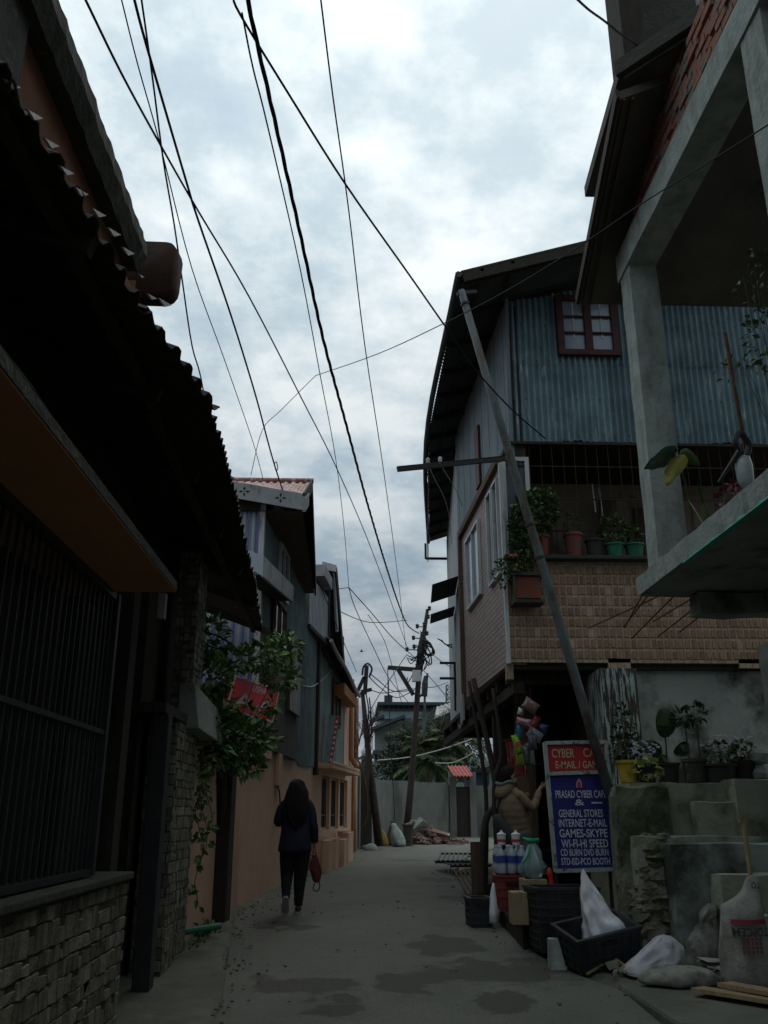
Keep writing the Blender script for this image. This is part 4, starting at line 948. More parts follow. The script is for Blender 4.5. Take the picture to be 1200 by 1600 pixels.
part(rw, 'stones', MAT('field_stone', (.25,.23,.18), (.14,.135,.1), 6, .95, stain=(.09,.1,.05), sscale=4, scut=(.5,.65), bmp=.8), rwo)
slab = MB(); pts = [PZ(965,1538,.16),PZ(1040,1520,.16),Vector((3.3,8.4,.16)),Vector((4.6,8.2,.16)),Vector((4.6,6.6,.16)),Vector((2.75,6.6,.16)),PZ(1060,1598,.16)]
mb = MB().prism([(p.x,p.y,.0) for p in pts],(0,0,.17)).jitter(.012,3,4); tag(mb.build('paving_slab', m_pave, None, bevel=.03), 'thick broken concrete slab under the cement sacks at the street edge', 'slab')
# ================================================================== plants
LF_dark = LEAF('dark_leaf', (.018,.035,.014), (.04,.075,.025), (.075,.13,.04))
LF_mid = LEAF('green_leaf', (.03,.058,.018), (.075,.135,.04), (.16,.25,.08))
LF_vine = LEAF('vine_leaf', (.035,.075,.022), (.10,.19,.055), (.24,.36,.13))
LF_pale = LEAF('variegated_leaf', (.2,.24,.06), (.34,.38,.12), (.5,.52,.26))
LF_palm = LEAF('palm_leaf', (.022,.05,.018), (.05,.105,.035), (.13,.19,.06), .7)
LF_bush = LEAF('bush_leaf', (.018,.032,.018), (.035,.06,.03), (.07,.10,.045))
m_stem = MAT('plant_stem', (.1,.1,.05), (.07,.06,.035), 6, .9)
m_bark = MAT('bark', (.12,.1,.08), (.07,.06,.05), 5, .95, bmp=.6)
def leaf(mb, p, nrm, dirv, ln, wd, fold=.25):
    d = dirv.normalized(); s_ = d.cross(nrm)
    if s_.length < .05: s_ = d.cross(Vector((0,0,1)))+Vector((.01,0,0))
    s_.normalize(); n_ = s_.cross(d)
    mb.add([p, p+d*ln*.45+s_*wd*.5+n_*wd*fold, p+d*ln, p+d*ln*.45-s_*wd*.5+n_*wd*fold, p+d*ln*.5], [(0,1,4),(1,2,4),(0,4,3),(4,2,3)])
def cloud(mb, blobs, n, ln, wd, seed=0, surf=.55, droop=.2):
    r = random.Random(seed); ws = [b[1]*b[2]*b[3] for b in blobs]
    for _ in range(n):
        c, a, b, d = r.choices(blobs, ws)[0]
        v = Vector((r.gauss(0,1),r.gauss(0,1),r.gauss(0,1))).normalized(); rad = r.random()**(1/3); rad = rad*(1-surf)+surf*(.75+.3*r.random())
        p = Vector(c)+Vector((v.x*a,v.y*b,v.z*d))*rad
        o = (v+Vector((r.uniform(-.9,.9),r.uniform(-.9,.9),r.uniform(-.7,.9)-droop))).normalized()
        nn = (Vector((r.uniform(-.6,.6),r.uniform(-.6,.6),1))+v*.5).normalized()
        k = r.uniform(.65,1.25); leaf(mb, p, nn, o, ln*k, wd*k)
def plant(name, label, cat, base, blobs, n, ln, wd, lm, stems=6, seed=0, group=None, sr=.006, flowers=None):
    o = thing(name, label, cat, tuple(base), group); r = random.Random(seed); base = Vector(base)
    mb = MB()
    for k in range(stems):
        b = blobs[k % len(blobs)]; e = Vector(b[0])+Vector((r.uniform(-.6,.6)*b[1],r.uniform(-.6,.6)*b[2],r.uniform(-.2,.6)*b[3]))
        m_ = base.lerp(e,.5)+Vector((r.uniform(-.03,.03),r.uniform(-.03,.03),.03))
        mb.tube(crom([base+Vector((r.uniform(-.02,.02),r.uniform(-.02,.02),0)),m_,e],4),[sr*(1-.09*j) for j in range(9)] if True else sr,5)
    part(mb, 'stem', m_stem, o)
    mb = MB(); cloud(mb, blobs, n, ln, wd, seed); part(mb, 'foliage', lm, o)
    if flowers:
        fm, fn, fr, fb = flowers; mb = MB()
        for _ in range(fn):
            b = r.choice(fb or blobs); v = Vector((r.gauss(0,1),r.gauss(0,1),r.gauss(0,1))).normalized()
            p = Vector(b[0])+Vector((v.x*b[1],v.y*b[2],v.z*b[3]))*r.uniform(.8,1.05)
            for k in range(5):
                t = 2*math.pi*k/5; leaf(mb, p, Vector((0,-.3,1)), Vector((math.cos(t),math.sin(t)*.6-.3,.4*math.sin(t))), fr, fr*.8)
        part(mb, 'flower', fm, o)
    return o
def pot(name, label, base, r0, r1, h, mat, group=None, rim=True):
    b = Vector(base); prof = [(r0,0),(r0*.5+r1*.5,h*.5),(r1,h*.86),(r1*1.12,h*.87),(r1*1.12,h),(r1*.95,h),(r1*.9,h*.85)]
    o = thing(name, label, 'flower pot', tuple(b), group)
    part(MB().lathe(b,prof,18), 'bowl', mat, o, smooth=False)
    part(MB().lathe(b,[(.0,h*.8),(r1*.9,h*.82),(r1*.5,h*.88),(.0,h*.9)],12,False), 'soil', m_dark_in, o)
    return o
# climbing vine at the corner of the stone house
def pxb(px, py, Y, a, b, c): return (PY(px,py,Y), a, b, c)
V = [pxb(330,1000,10.6,.2,.25,.3),pxb(325,1060,10.5,.26,.3,.3),pxb(335,1115,10.6,.24,.3,.3),pxb(398,1152,10.8,.26,.3,.16),pxb(370,1160,10.6,.34,.3,.28),pxb(330,1150,10.3,.25,.3,.4),pxb(410,1025,11.2,.3,.3,.16),pxb(445,1015,11.5,.2,.3,.2),pxb(440,1060,11.4,.22,.3,.14),pxb(385,1190,10.6,.2,.25,.18),pxb(365,1030,10.9,.25,.3,.14),pxb(392,1118,10.8,.17,.2,.1),pxb(425,1100,11,.1,.2,.08)]
plant('climbing_vine', 'bushy green vine spilling from the canopy slab of the stone-clad house', 'vine', PY(345,1215,10.7), V, 2500, .115, .07, LF_vine, 16, 3, sr=.01)
hv = thing('hanging_creeper', 'thin creeper hanging down the orange plaster beside the stone pillar', 'vine', tuple(PY(318,1240,10.2)))
mb = MB(); lb = MB(); r = random.Random(5)
for k in range(4):
    p0 = PY(312+6*k,1190,10.0); pts = [p0+Vector((.05*math.sin(j*1.3+k),.04*math.cos(j+k),-.17*j)) for j in range(5+k % 3*2)]
    mb.tube(pts,.005,5)
    for q in pts:
        for _ in range(4): leaf(lb, q+Vector((r.uniform(-.04,.04),r.uniform(-.04,.04),r.uniform(-.09,.09))), Vector((r.uniform(-.4,.4),-1,.6)), Vector((r.uniform(-1,1),r.uniform(-.6,.2),-.5)), .09, .05)
part(mb,'stem',m_stem,hv); part(lb,'foliage',LF_mid,hv)
wp = thing('weed_clump', 'dark weeds and a broken green pipe at the foot of the stone pillar', 'weeds', tuple(PZ(320,1495,.1)))
c = PZ(315,1490,.12); mb = MB(); cloud(mb,[(c+Vector((0,.1,.12)),.16,.45,.16),(c+Vector((.02,-.5,.06)),.12,.3,.1)],420,.08,.035,9); part(mb,'foliage',LF_mid,wp)
gp = PZ(280,1460,.25); mb = MB().cyl(PY(285,1456,9.9),PY(343,1447,10.3),.035,n=10); tag(mb.build('green_pipe', PLAIN('green_plastic_pipe',(.02,.14,.09),.5), None, smooth=False),'short green plastic pipe sticking out beside the pillar foot','pipe')
dn = MB().tube([PX(347,1448,-1.52),PX(347,1160,-1.55)],.055,10); tag(dn.build('wooden_post', m_wood_dk, None),'dark round post standing against the orange plaster under the vine','post')

# flower ledge pots (right, on the top step)
LZ = 1.845
def lp(px, Y=10.35): q = PY(px,1222,Y); return Vector((q.x, Y, LZ))
m_yel = MAT('yellow_plastic', (.55,.40,.05), (.42,.3,.04), 4, .5, stain=(.14,.1,.04), sscale=4, scut=(.58,.7), bmp=.05)
m_blk_pot = MAT('black_plastic', (.026,.026,.027), (.05,.045,.036), 6, .7, bmp=.2)
m_red_pot = MAT('brick_red_plastic', (.27,.075,.045), (.17,.05,.035), 5, .75, stain=(.11,.085,.065), sscale=6, scut=(.5,.64), bmp=.2)
m_green_pot = MAT('green_plastic', (.03,.2,.12), (.022,.14,.085), 5, .55, stain=(.06,.09,.06), sscale=6, scut=(.55,.68), bmp=.15)
m_lilac = PLAIN('lilac_petal', (.5,.45,.62), .6); m_pinkw = PLAIN('pale_pink_petal', (.6,.5,.58), .6)
m_scar = PLAIN('scarlet_petal', (.75,.03,.08), .6); m_orp = PLAIN('orange_petal', (.75,.16,.07), .6)
G = 'potted plants on the step ledge'
p = lp(984); pot('plant_pot','yellow pot at the left end of the step ledge',p,.10,.125,.24,m_yel,G)
plant('potted_plant','dark leafy plant in the yellow pot','plant',p+Vector((0,0,.2)),[(p+Vector((-.02,0,.38)),.17,.15,.14),(p+Vector((.0,.05,.62)),.08,.1,.25)],150,.09,.06,LF_dark,6,11,G)
p = lp(1012,10.2); pot('plant_pot','black pot half hidden by pale variegated leaves',p,.09,.11,.2,m_blk_pot,G)
plant('potted_plant','pale yellow-green leafy plant with lilac flowers above it','plant',p+Vector((0,0,.15)),[(p+Vector((-.02,-.12,.14)),.15,.08,.1)],110,.07,.06,LF_pale,4,12,G,flowers=(m_lilac,34,.022,[(p+Vector((-.02,-.05,.36)),.16,.1,.08)]))
p = lp(1045,10.5); pot('plant_pot','square black planter behind the lilac flowers',p,.11,.13,.22,m_blk_pot,G)
op = thing('potted_plant','plant with a large rounded dark leaf standing upright','plant',tuple(p),G)
mb = MB().tube(crom([p+Vector((0,0,.2)),p+Vector((.01,0,.45)),p+Vector((.0,-.02,.6))]),.01,6); part(mb,'stem',m_stem,op)
lb = MB()
for (dx,dz,l_,a_) in ((0,.5,.34,1.5),(-.05,.3,.26,2.6),(.1,.32,.22,.5),(.02,.28,.2,3.6)):
    q = p+Vector((dx,-.02,dz)); d = Vector((math.cos(a_),-.1,math.sin(a_))); s_ = Vector((-d.z,0,d.x)); 
    ring = [q+d*(l_*(.5-.5*math.cos(t)))+s_*(l_*.36*math.sin(t))+Vector((0,.04*math.cos(2*t),0)) for t in [2*math.pi*k/14 for k in range(14)]]
    lb.prism(ring,(0,.006,0))
part(lb,'leaf',LF_dark,op)
p = lp(1088,10.4); pot('plant_pot','grey cement pot in the middle of the ledge',p,.12,.13,.26,m_conc_dk,G)
op = thing('potted_plant','two thin bare stems topped with dark tufts','plant',tuple(p),G)
mb = MB().tube([p+Vector((-.05,0,.2)),p+Vector((-.06,0,.62))],.009,6).tube([p+Vector((.07,0,.2)),p+Vector((.08,0,.66))],.009,6); part(mb,'stem',m_stem,op)
lb = MB(); cloud(lb,[(p+Vector((-.09,0,.72)),.1,.1,.09),(p+Vector((.08,0,.76)),.1,.1,.1)],120,.08,.05,14); part(lb,'foliage',LF_dark,op)
p = lp(1128,10.3); pot('plant_pot','wide black tub right of the cement pot',p,.15,.17,.2,m_blk_pot,G)
plant('potted_plant','spreading plant with many tiny pale lilac flowers','plant',p+Vector((0,0,.15)),[(p+Vector((.05,0,.32)),.22,.15,.12)],200,.06,.03,LF_dark,6,15,G,flowers=(m_pinkw,60,.02,[(p+Vector((.03,-.05,.42)),.25,.12,.1)]))
p = lp(1165,10.3); pot('plant_pot','tapered dark pot near the right end of the ledge',p,.1,.13,.24,m_blk_pot,G)
plant('potted_plant','small bush with a few pale pink blooms by the rounded stones','plant',p+Vector((0,0,.18)),[(p+Vector((0,0,.32)),.15,.14,.13)],130,.07,.04,LF_mid,5,16,G,flowers=(m_pinkw,16,.022,[(p+Vector((.02,-.05,.44)),.14,.1,.07)]))
mb = MB().lathe(lp(1190,10.2),[(.02,0),(.1,.04),(.11,.1),(.06,.17),(.02,.18)],9).jitter(.03,6,3); so1 = tag(mb.build('ledge_stone',m_conc,None,smooth=False),'pale broken stone at the right end of the flower ledge','stone')
mb = MB().lathe(lp(1192,10.2)+Vector((0,.02,.185)),[(.02,0),(.12,.04),(.13,.12),(.07,.17),(.02,.18)],9).jitter(.03,6,5); tag(mb.build('ledge_stone',m_conc_lt,None),'rounded mossy stone resting on the pale broken stone','stone')
# verandah sill plants on the blue house
G2 = 'plants on the tiled parapet sill'
SZ = 4.905
def sp_(px): q = PY(px,868,11.92); return Vector((q.x, 11.92, SZ))
p = sp_(843); pot('plant_pot','dark red pot under the big geranium bush',p,.12,.14,.3,m_red_pot,G2)
plant('geranium_bush','big leafy geranium bush on the tiled parapet behind the leaning pole','plant',p+Vector((0,0,.25)),[(p+Vector((-.05,-.12,.62)),.32,.24,.32),(p+Vector((-.2,-.15,.4)),.24,.2,.26),(p+Vector((.1,-.1,.75)),.2,.2,.2),(p+Vector((-.28,-.12,.15)),.14,.14,.24)],1500,.06,.06,LF_mid,16,21,G2,flowers=(m_scar,3,.035,[(p+Vector((-.07,-.3,.22)),.02,.02,.02)]))
q = PY(831,840,11.45)
p = sp_(897); pot('plant_pot','tall brick red pot right of the geranium bush',p,.10,.125,.34,m_red_pot,G2)
plant('potted_plant','thin dry plant in the tall brick red pot','plant',p+Vector((0,0,.3)),[(p+Vector((0,0,.5)),.14,.12,.14)],60,.06,.03,LF_dark,6,22,G2)
p = sp_(930); pot('plant_pot','grey black pot between the red and green pots',p,.1,.12,.25,m_blk_pot,G2)
p = sp_(961); pot('plant_pot','round green pot, left one of the two beside the concrete pillar',p,.105,.13,.19,m_green_pot,G2)
plant('potted_plant','airy leafy plant in the left green pot','plant',p+Vector((0,0,.16)),[(p+Vector((0,0,.4)),.2,.16,.2)],150,.075,.06,LF_mid,8,23,G2)
p = sp_(992); pot('plant_pot','round green pot touching the concrete pillar in view',p,.105,.13,.19,m_green_pot,G2)
plant('potted_plant','small leafy plant in the right green pot','plant',p+Vector((0,0,.16)),[(p+Vector((-.04,0,.33)),.14,.12,.15)],80,.075,.06,LF_mid,6,24,G2)
# planter box on the corner
pb_ = thing('window_box','hanging planter box on a bracket at the tiled corner','planter',(2.34,11.78,4.2))
part(MB().box(2.17,2.5,11.66,11.9,4.25,4.56),'box',m_red_pot,pb_,bevel=.01)
part(MB().box(2.11,2.56,11.62,11.92,4.562,4.6).box(2.13,2.54,11.63,11.92,4.19,4.235).box(2.13,2.16,11.63,11.66,4.236,4.56),'bracket',m_conc_dk,pb_)
plant('trailing_geranium','small trailing geranium with orange flowers in the corner planter box','plant',(2.3,11.75,4.58),[((2.2,11.72,4.72),.24,.16,.14),((2.0,11.7,4.62),.13,.12,.2),((2.4,11.75,4.78),.16,.14,.14)],330,.06,.045,LF_mid,8,25,flowers=(m_orp,5,.03,[((2.14,11.58,4.8),.05,.03,.04)]))
# balcony plants on the concrete house
BZ = 3.955
bl = thing('big_leaf_plant','plant with huge drooping green and yellow leaves at the balcony pillar','plant',(3.28,8.45,BZ))
mb = MB().tube(crom([(3.4,8.55,BZ),(3.4,8.5,4.5),(3.29,8.38,4.98)]),.015,6); part(mb,'stem',m_stem,bl)
def bigleaf(mb, p, d, s_, ln, wd, drop):
    p, d, s_ = Vector(p), Vector(d).normalized(), Vector(s_).normalized(); n = 7
    for i in range(n+1):
        t = i/n; w_ = wd*1.15*(math.sin(math.pi*min(1,.06+t*.94))**.8)*(1-.45*t)+.006*math.sin(9*t); c = p+d*ln*t+Vector((0,0,-drop*t*t))
        mb.v += [c-s_*w_+Vector((0,0,-.12*w_)), c, c+s_*w_+Vector((0,0,-.12*w_))]
    b = len(mb.v)-3*(n+1)
    if ln > .3 and wd > .08:
        for q_ in range(b,len(mb.v)): mb.v[q_] = mb.v[q_]+MN.noise_vector(mb.v[q_]*14)*.035
    for i in range(n):
        for k in range(2): q = b+3*i+k; mb.f.append((q,q+1,q+4,q+3))
mb = MB(); bigleaf(mb,(3.27,8.35,4.98),(-.8,-.25,-.02),(.1,-.7,.6),.42,.14,.2); part(mb,'green_leaf',MAT('big_green_leaf',(.045,.11,.06),(.03,.08,.045),6,.45,bmp=.2),bl,smooth=True,solid=.004)
mb = MB(); bigleaf(mb,(3.3,8.3,4.95),(-.5,-.15,-.55),(.8,-.4,-.3),.34,.10,.12); part(mb,'yellow_leaf',MAT('yellowing_leaf',(.34,.28,.05),(.22,.22,.05),5,.5,bmp=.2),bl,smooth=True,solid=.004)
mb = MB(); bigleaf(mb,(3.3,8.35,5.0),(.3,-.2,-.15),(0,-.7,.5),.2,.09,.1); part(mb,'young_leaf',LF_mid,bl,smooth=True,solid=.004)
p = Vector((3.42,8.1,BZ)); pot('plant_pot','flat black bowl on the balcony slab beside the pillar',p,.16,.2,.12,m_blk_pot,'balcony pots')
op = thing('strap_leaf_plant','plant with long upright strap leaves in the flat black bowl','plant',tuple(p),'balcony plants')
mb = MB(); r = random.Random(3)
for k in range(9):
    a_ = r.uniform(0,6.28); d = Vector((.35*math.cos(a_),.35*math.sin(a_),1)).normalized(); bigleaf(mb,p+Vector((.02*math.cos(a_),.02*math.sin(a_),.08)),d,Vector((-math.sin(a_),math.cos(a_),0)),r.uniform(.35,.65),.022,.08)
part(mb,'leaf',LF_mid,op)
p = Vector((3.45,7.55,BZ)); plant('red_leaf_plant','low reddish leafy plant on the balcony behind the strap leaves','plant',p,[(p+Vector((0,0,.25)),.16,.16,.16)],140,.07,.05,LEAF('red_leaf',(.06,.015,.02),(.12,.03,.035),(.2,.06,.05)),6,31,'balcony plants')
p = Vector((3.6,6.75,BZ)); pot('plant_pot','wide clay bowl farthest right on the balcony',p,.2,.26,.16,m_moss,'balcony pots')
plant('climbing_rose','tall thin climbing plant with sparse leaves rising past the balcony ceiling','plant',p+Vector((0,0,.12)),[(p+Vector((.05,.1,1.5)),.25,.25,.35),(p+Vector((.1,.0,1.9)),.3,.25,.2),(p+Vector((-.25,.2,1.25)),.2,.15,.12),(p+Vector((.2,0,.5)),.2,.2,.3),(p+Vector((.15,.1,2.3)),.2,.2,.3),(p+Vector((-.1,.15,2.15)),.14,.14,.12)],300,.07,.05,LF_mid,14,33,'balcony plants',.007)
jb = thing('upturned_jug','white plastic jug hung upside down on a stick at the balcony edge','jug',(3.4,7.2,BZ))
part(MB().cyl((3.5,7.3,BZ),(3.42,7.25,5.75),.018,n=7),'stick',m_rust_iron,jb)
part(MB().lathe((3.4,7.2,4.2),[(.035,0),(.07,.06),(.075,.2),(.06,.28),(.02,.3)],12),'bottle',PLAIN('milky_plastic',(.45,.5,.5),.35),jb,smooth=True)
part(MB().tube(crom([(3.37,7.17,4.52),(3.33,7.15,4.62),(3.4,7.17,4.7),(3.47,7.2,4.6),(3.44,7.2,4.5)]),.028,7).tube([(3.36,7.15,4.52),(3.2,7.3,4.28)],[.03,.012],6),'spout',m_black_iron,jb)
# ================================================================== shop sign
SY = 10.95
TL,TR,BR,BL = PY(850,1160,SY),PY(947,1160,SY),PY(961,1358,SY),PY(867,1362,SY)
sg = thing('shop_sign', 'tall framed shop sign with a red panel above a blue one behind the leaning pole', 'shop sign', tuple((BL+BR)/2))
def sp2(x, y, dy=0): return PY(x, y, SY)+Vector((0,dy,0))
D = Vector((0,.03,0))
def slabq(mb, a, b, c, d, t=.03, dy=0): 
    o = Vector((0,dy,0)); k = Vector((0,t,0)); return mb.hexa([a+o,b+o,b+o+k,a+o+k,d+o,c+o,c+o+k,d+o+k])
m_sred = MAT('sign_red_paint', (.50,.035,.04), (.40,.03,.035), 5, .55, bmp=.03); m_sblue = MAT('sign_blue_paint', (.035,.035,.22), (.028,.028,.17), 5, .5, bmp=.03)
part(slabq(MB(), sp2(856,1205),sp2(948,1203),sp2(945,1163),sp2(853,1163)), 'red_panel', m_sred, sg)
part(slabq(MB(), sp2(869,1357),sp2(958,1355),sp2(948,1209),sp2(858,1213)), 'blue_panel', m_sblue, sg)
m_frame = MAT('flaking_green_white_frame', (.45,.52,.48), (.32,.38,.35), 8, .7, stain=(.12,.12,.1), sscale=9, scut=(.55,.62), bmp=.3)
mb = MB()
for a, b in (((851,1160),(868,1362)),((946,1158),(961,1360))): mb.bar(sp2(*a,.0),sp2(*b,.0),.045,.05,(0,1,0))
for a, b in (((852,1161),(946,1159)),((856,1209),(949,1206)),((868,1361),(960,1358))): mb.bar(sp2(*a,-.004),sp2(*b,-.004),.042,.05,(0,1,0))
part(mb, 'frame', m_frame, sg)
part(MB().cyl(sp2(866,1355,.03)+Vector((.05,.05,-.75)),sp2(856,1170,.06),.025,n=6).cyl(sp2(955,1355,.05)+Vector((0,.05,-.75)),sp2(945,1170,.06),.025,n=6), 'leg', m_wood_dk, sg)
upv = (TL-BL).normalized()
def stext(mb, body, x0, x1, y, h, bold=.012):
    a, b = sp2(x0,y,-.004), sp2(x1,y-.5,-.004); hh = (sp2(x0,y-h/2)-sp2(x0,y+h/2)).length
    text(mb, body, (a+b)/2, (b-a).normalized(), upv, (b-a).length, hh, bold)
mb = MB(); stext(mb,'CYBER',862,897,1177,14); stext(mb,'CAFE',911,943,1176,14); stext(mb,'E-MAIL / GAMES',868,944,1195,11.5)
part(mb, 'cream_lettering', PLAIN('cream_letter_paint',(.55,.50,.30),.6), sg)
mb = MB()
for t_,x0,x1,y,h in (('PRASAD CYBER CAFE',868,947,1241,12),('&',898,913,1254,9.5),('GENERAL STORES',873,942,1271,12),('INTERNET-E-MAIL',873,948,1286,12),('GAMES-SKYPE',874,949,1302,13),('WI-FI-HI SPEED',877,950,1318,13),('CD BURN DVD BURN',876,950.5,1332,11),('STD-ISD-PCO BOOTH',877,953,1346,11)): stext(mb,t_,x0,x1,y,h)
mb.hexa([sp2(924,1255.5,-.006),sp2(941,1255.5,-.006),sp2(941,1255.5,-.002),sp2(924,1255.5,-.002),sp2(924,1253.2,-.006),sp2(941,1253.2,-.006),sp2(941,1253.2,-.002),sp2(924,1253.2,-.002)])
part(mb, 'white_lettering', PLAIN('white_letter_paint',(.66,.68,.74),.6), sg)
mb = MB().prism([sp2(900,1231,-.008),sp2(909,1231,-.008),sp2(909,1222,-.008),sp2(904.5,1216,-.008),sp2(900,1222,-.008)],(0,.004,0)); em = part(mb,'emblem',PLAIN('pink_emblem',(.62,.25,.34),.6),sg)
part(MB().prism([sp2(902.5,1231,-.012),sp2(906.5,1231,-.012),sp2(906.5,1224,-.012),sp2(904.5,1221,-.012),sp2(902.5,1224,-.012)],(0,.003,0)),'emblem_arch',m_sred,em)

# ================================================================== goods in front of the shop
BT = .47
bench = thing('low_bench', 'long low black plank platform along the shop carrying the crates', 'bench', (2.1,10.4,.22))
part(MB().box(1.72,2.5,9.82,11.55,BT-.05,BT),'top',m_wood_dk,bench,bevel=.008)
for y in (9.86,10.4,11.0,11.45): part(MB().box(1.76,1.82,y,y+.06,.1,BT-.051).box(2.42,2.48,y,y+.06,.1,BT-.051),'leg',m_wood_dk,bench)
part(MB().box(1.73,1.75,9.83,11.54,.2,BT-.052),'front_board',m_wood_dk,bench)
def crate(label, loc, rot, w, d, h, mat, group, taper=.06):
    o = thing('plastic_crate', label, 'crate', (0,0,0), group)
    def pt(x,y,z): k = 1-taper*(1-z/h); return (x*k,y*k,z)
    mb = MB(); t = .012
    for sx in (-1,1):
        mb.hexa([pt(sx*w/2,-d/2,0),pt(sx*(w/2-t),-d/2,0),pt(sx*(w/2-t),d/2,0),pt(sx*w/2,d/2,0),pt(sx*w/2,-d/2,h),pt(sx*(w/2-t),-d/2,h),pt(sx*(w/2-t),d/2,h),pt(sx*w/2,d/2,h)])
        mb.hexa([pt(-w/2+t,sx*d/2,0),pt(w/2-t,sx*d/2,0),pt(w/2-t,sx*(d/2-t),0),pt(-w/2+t,sx*(d/2-t),0),pt(-w/2+t,sx*d/2,h),pt(w/2-t,sx*d/2,h),pt(w/2-t,sx*(d/2-t),h),pt(-w/2+t,sx*(d/2-t),h)])
    part(mb,'side_panel',mat,o)
    part(MB().box(-w/2*(1-taper)+t,w/2*(1-taper)-t,-d/2*(1-taper)+t,d/2*(1-taper)-t,.005,.02),'floor',mat,o)
    mb = MB()
    for z in (.12*h,.4*h,.66*h,.9*h):
        for sx in (-1,1):
            k = 1-taper*(1-z/h); mb.box(-w/2*k-.012,w/2*k+.012,sx*d/2*k-.01,sx*d/2*k+.01,z,z+.018); mb.box(sx*w/2*k-.01,sx*w/2*k+.01,-d/2*k,d/2*k,z,z+.018)
    n = max(3,int(w/.09))
    for i in range(n+1):
        x = -w/2+w*i/n
        for sy in (-1,1): mb.hexa([pt(x-.006,sy*d/2-.009,0),pt(x+.006,sy*d/2-.009,0),pt(x+.006,sy*d/2+.009,0),pt(x-.006,sy*d/2+.009,0),pt(x-.006,sy*d/2-.009,h),pt(x+.006,sy*d/2-.009,h),pt(x+.006,sy*d/2+.009,h),pt(x-.006,sy*d/2+.009,h)])
    n = max(3,int(d/.09))
    for i in range(n+1):
        y = -d/2+d*i/n
        for sy in (-1,1): mb.hexa([pt(sy*w/2-.009,y-.006,0),pt(sy*w/2+.009,y-.006,0),pt(sy*w/2+.009,y+.006,0),pt(sy*w/2-.009,y+.006,0),pt(sy*w/2-.009,y-.006,h),pt(sy*w/2+.009,y-.006,h),pt(sy*w/2+.009,y+.006,h),pt(sy*w/2-.009,y+.006,h)])
    part(mb,'ribs',mat,o)
    mb = MB()
    for sx in (-1,1): mb.box(-w/2-.018,w/2+.018,sx*d/2-.018,sx*d/2+.018,h-.002,h+.024); mb.box(sx*w/2-.018,sx*w/2+.018,-d/2+.019,d/2-.019,h-.002,h+.024)
    part(mb,'rim',mat,o)
    mb = MB().box(-.07,.07,-d/2-.02,-d/2-.012,h*.74,h*.86); part(mb,'handle',m_dark_in,o)
    o.location = loc; o.rotation_euler = rot; return o
m_crb = MAT('black_crate_plastic', (.035,.038,.042), (.022,.024,.027), 5, .5, spec=.45, bmp=.05); m_crr = MAT('red_crate_plastic', (.26,.045,.04), (.2,.035,.03), 5, .5, spec=.4, bmp=.05)
GC = 'plastic crates at the shop front'
crate('red crate on the bench under the pack of water bottles', (1.84,11.15,BT+.001), (0,0,R(-4)), .36,.42,.36, m_crr, GC)
crate('black crate at the bottom of the stack of two by the bench', (2.09,9.57,.255), (0,0,R(5)), .60,.40,.26, m_crb, GC)
crate('black crate on top of the other black crate under the sign', (2.08,9.56,.542), (0,0,R(7)), .62,.42,.27, m_crb, GC)
q = Vector((2.26,8.98,.22))
tc_ = crate('tilted black crate holding a white plastic bag and propped on a cement block', (2.27,9.02,.24), (R(14),R(-9),R(17)), .66,.42,.30, m_crb, GC)
q2 = PZ(751,1440,.36); crate('small black crate alone on the road edge before the bench', (q2.x,q2.y+.15,gz(0,q2.y)), (0,0,R(5)), .24,.3,.29, m_crb, GC)
blk = PZ(872,1511,.2); mb = MB().hexa([(blk.x-.07,blk.y,.1),(blk.x+.09,blk.y-.02,.1),(blk.x+.09,blk.y+.14,.1),(blk.x-.07,blk.y+.14,.1),(blk.x-.06,blk.y+.02,.43),(blk.x+.02,blk.y+.02,.43),(blk.x+.02,blk.y+.13,.43),(blk.x-.06,blk.y+.13,.43)]).jitter(.012,6,2)
tag(mb.build('cement_block',m_conc_lt,None,bevel=.008),'worn grey cement block propping up the tilted crate','block')
# white plastic bag rising out of the tilted crate
m_bag = MAT('white_polythene', (.88,.89,.93), (.80,.82,.88), 4, .45, spec=.4, bmp=.25, bscale=9)
def cone_bag(c, prof, seed, n=64, sq=.75, lean=(0,0)):
    rings = []
    for z, r_, dx in prof:
        ring = []
        for k in range(n):
            t = 2*math.pi*k/n; tw = t+.9*z*math.sin(seed)+.5*MN.noise(Vector((math.cos(t),math.sin(t),z*3+seed)))
            f = 1.15-.34*abs(math.sin(2.5*tw+seed+2*z))-.2*abs(math.sin(5.5*tw+2.1*seed+6*z))-.1*abs(math.sin(12*tw+seed*3-9*z))+.45*MN.noise(Vector((math.cos(t)*1.6,math.sin(t)*1.6,z*6+seed)))
            ring.append(Vector(c)+Vector((dx+r_*f*math.cos(t), r_*f*sq*math.sin(t), z+.05*MN.noise(Vector((math.cos(t)*2,math.sin(t)*2,z*5+seed))))))
        rings.append(ring)
    return MB().loft(rings)
def crumple(c, prof, n, seed, jit, sq):
    r = random.Random(seed); rings = []
    for i,(z,rl,rr,dx) in enumerate(prof):
        ring = []
        for k in range(n):
            t = 2*math.pi*(k+.25*(i % 2))/n; ct, st = math.cos(t), math.sin(t); rad = rr if ct > 0 else rl
            f = 1-.16*abs(math.sin(2.5*t+seed+3*z))-.1*abs(math.sin(6*t-8*z))
            ring.append(Vector(c)+Vector((dx+rad*f*ct+r.uniform(-1,1)*jit*min(1,rad*9), rad*sq*f*st+r.uniform(-1,1)*jit*1.4*min(1,rad*9), z+r.uniform(-1,1)*jit*.8)))
        rings.append(ring)
    return MB().loft(rings)
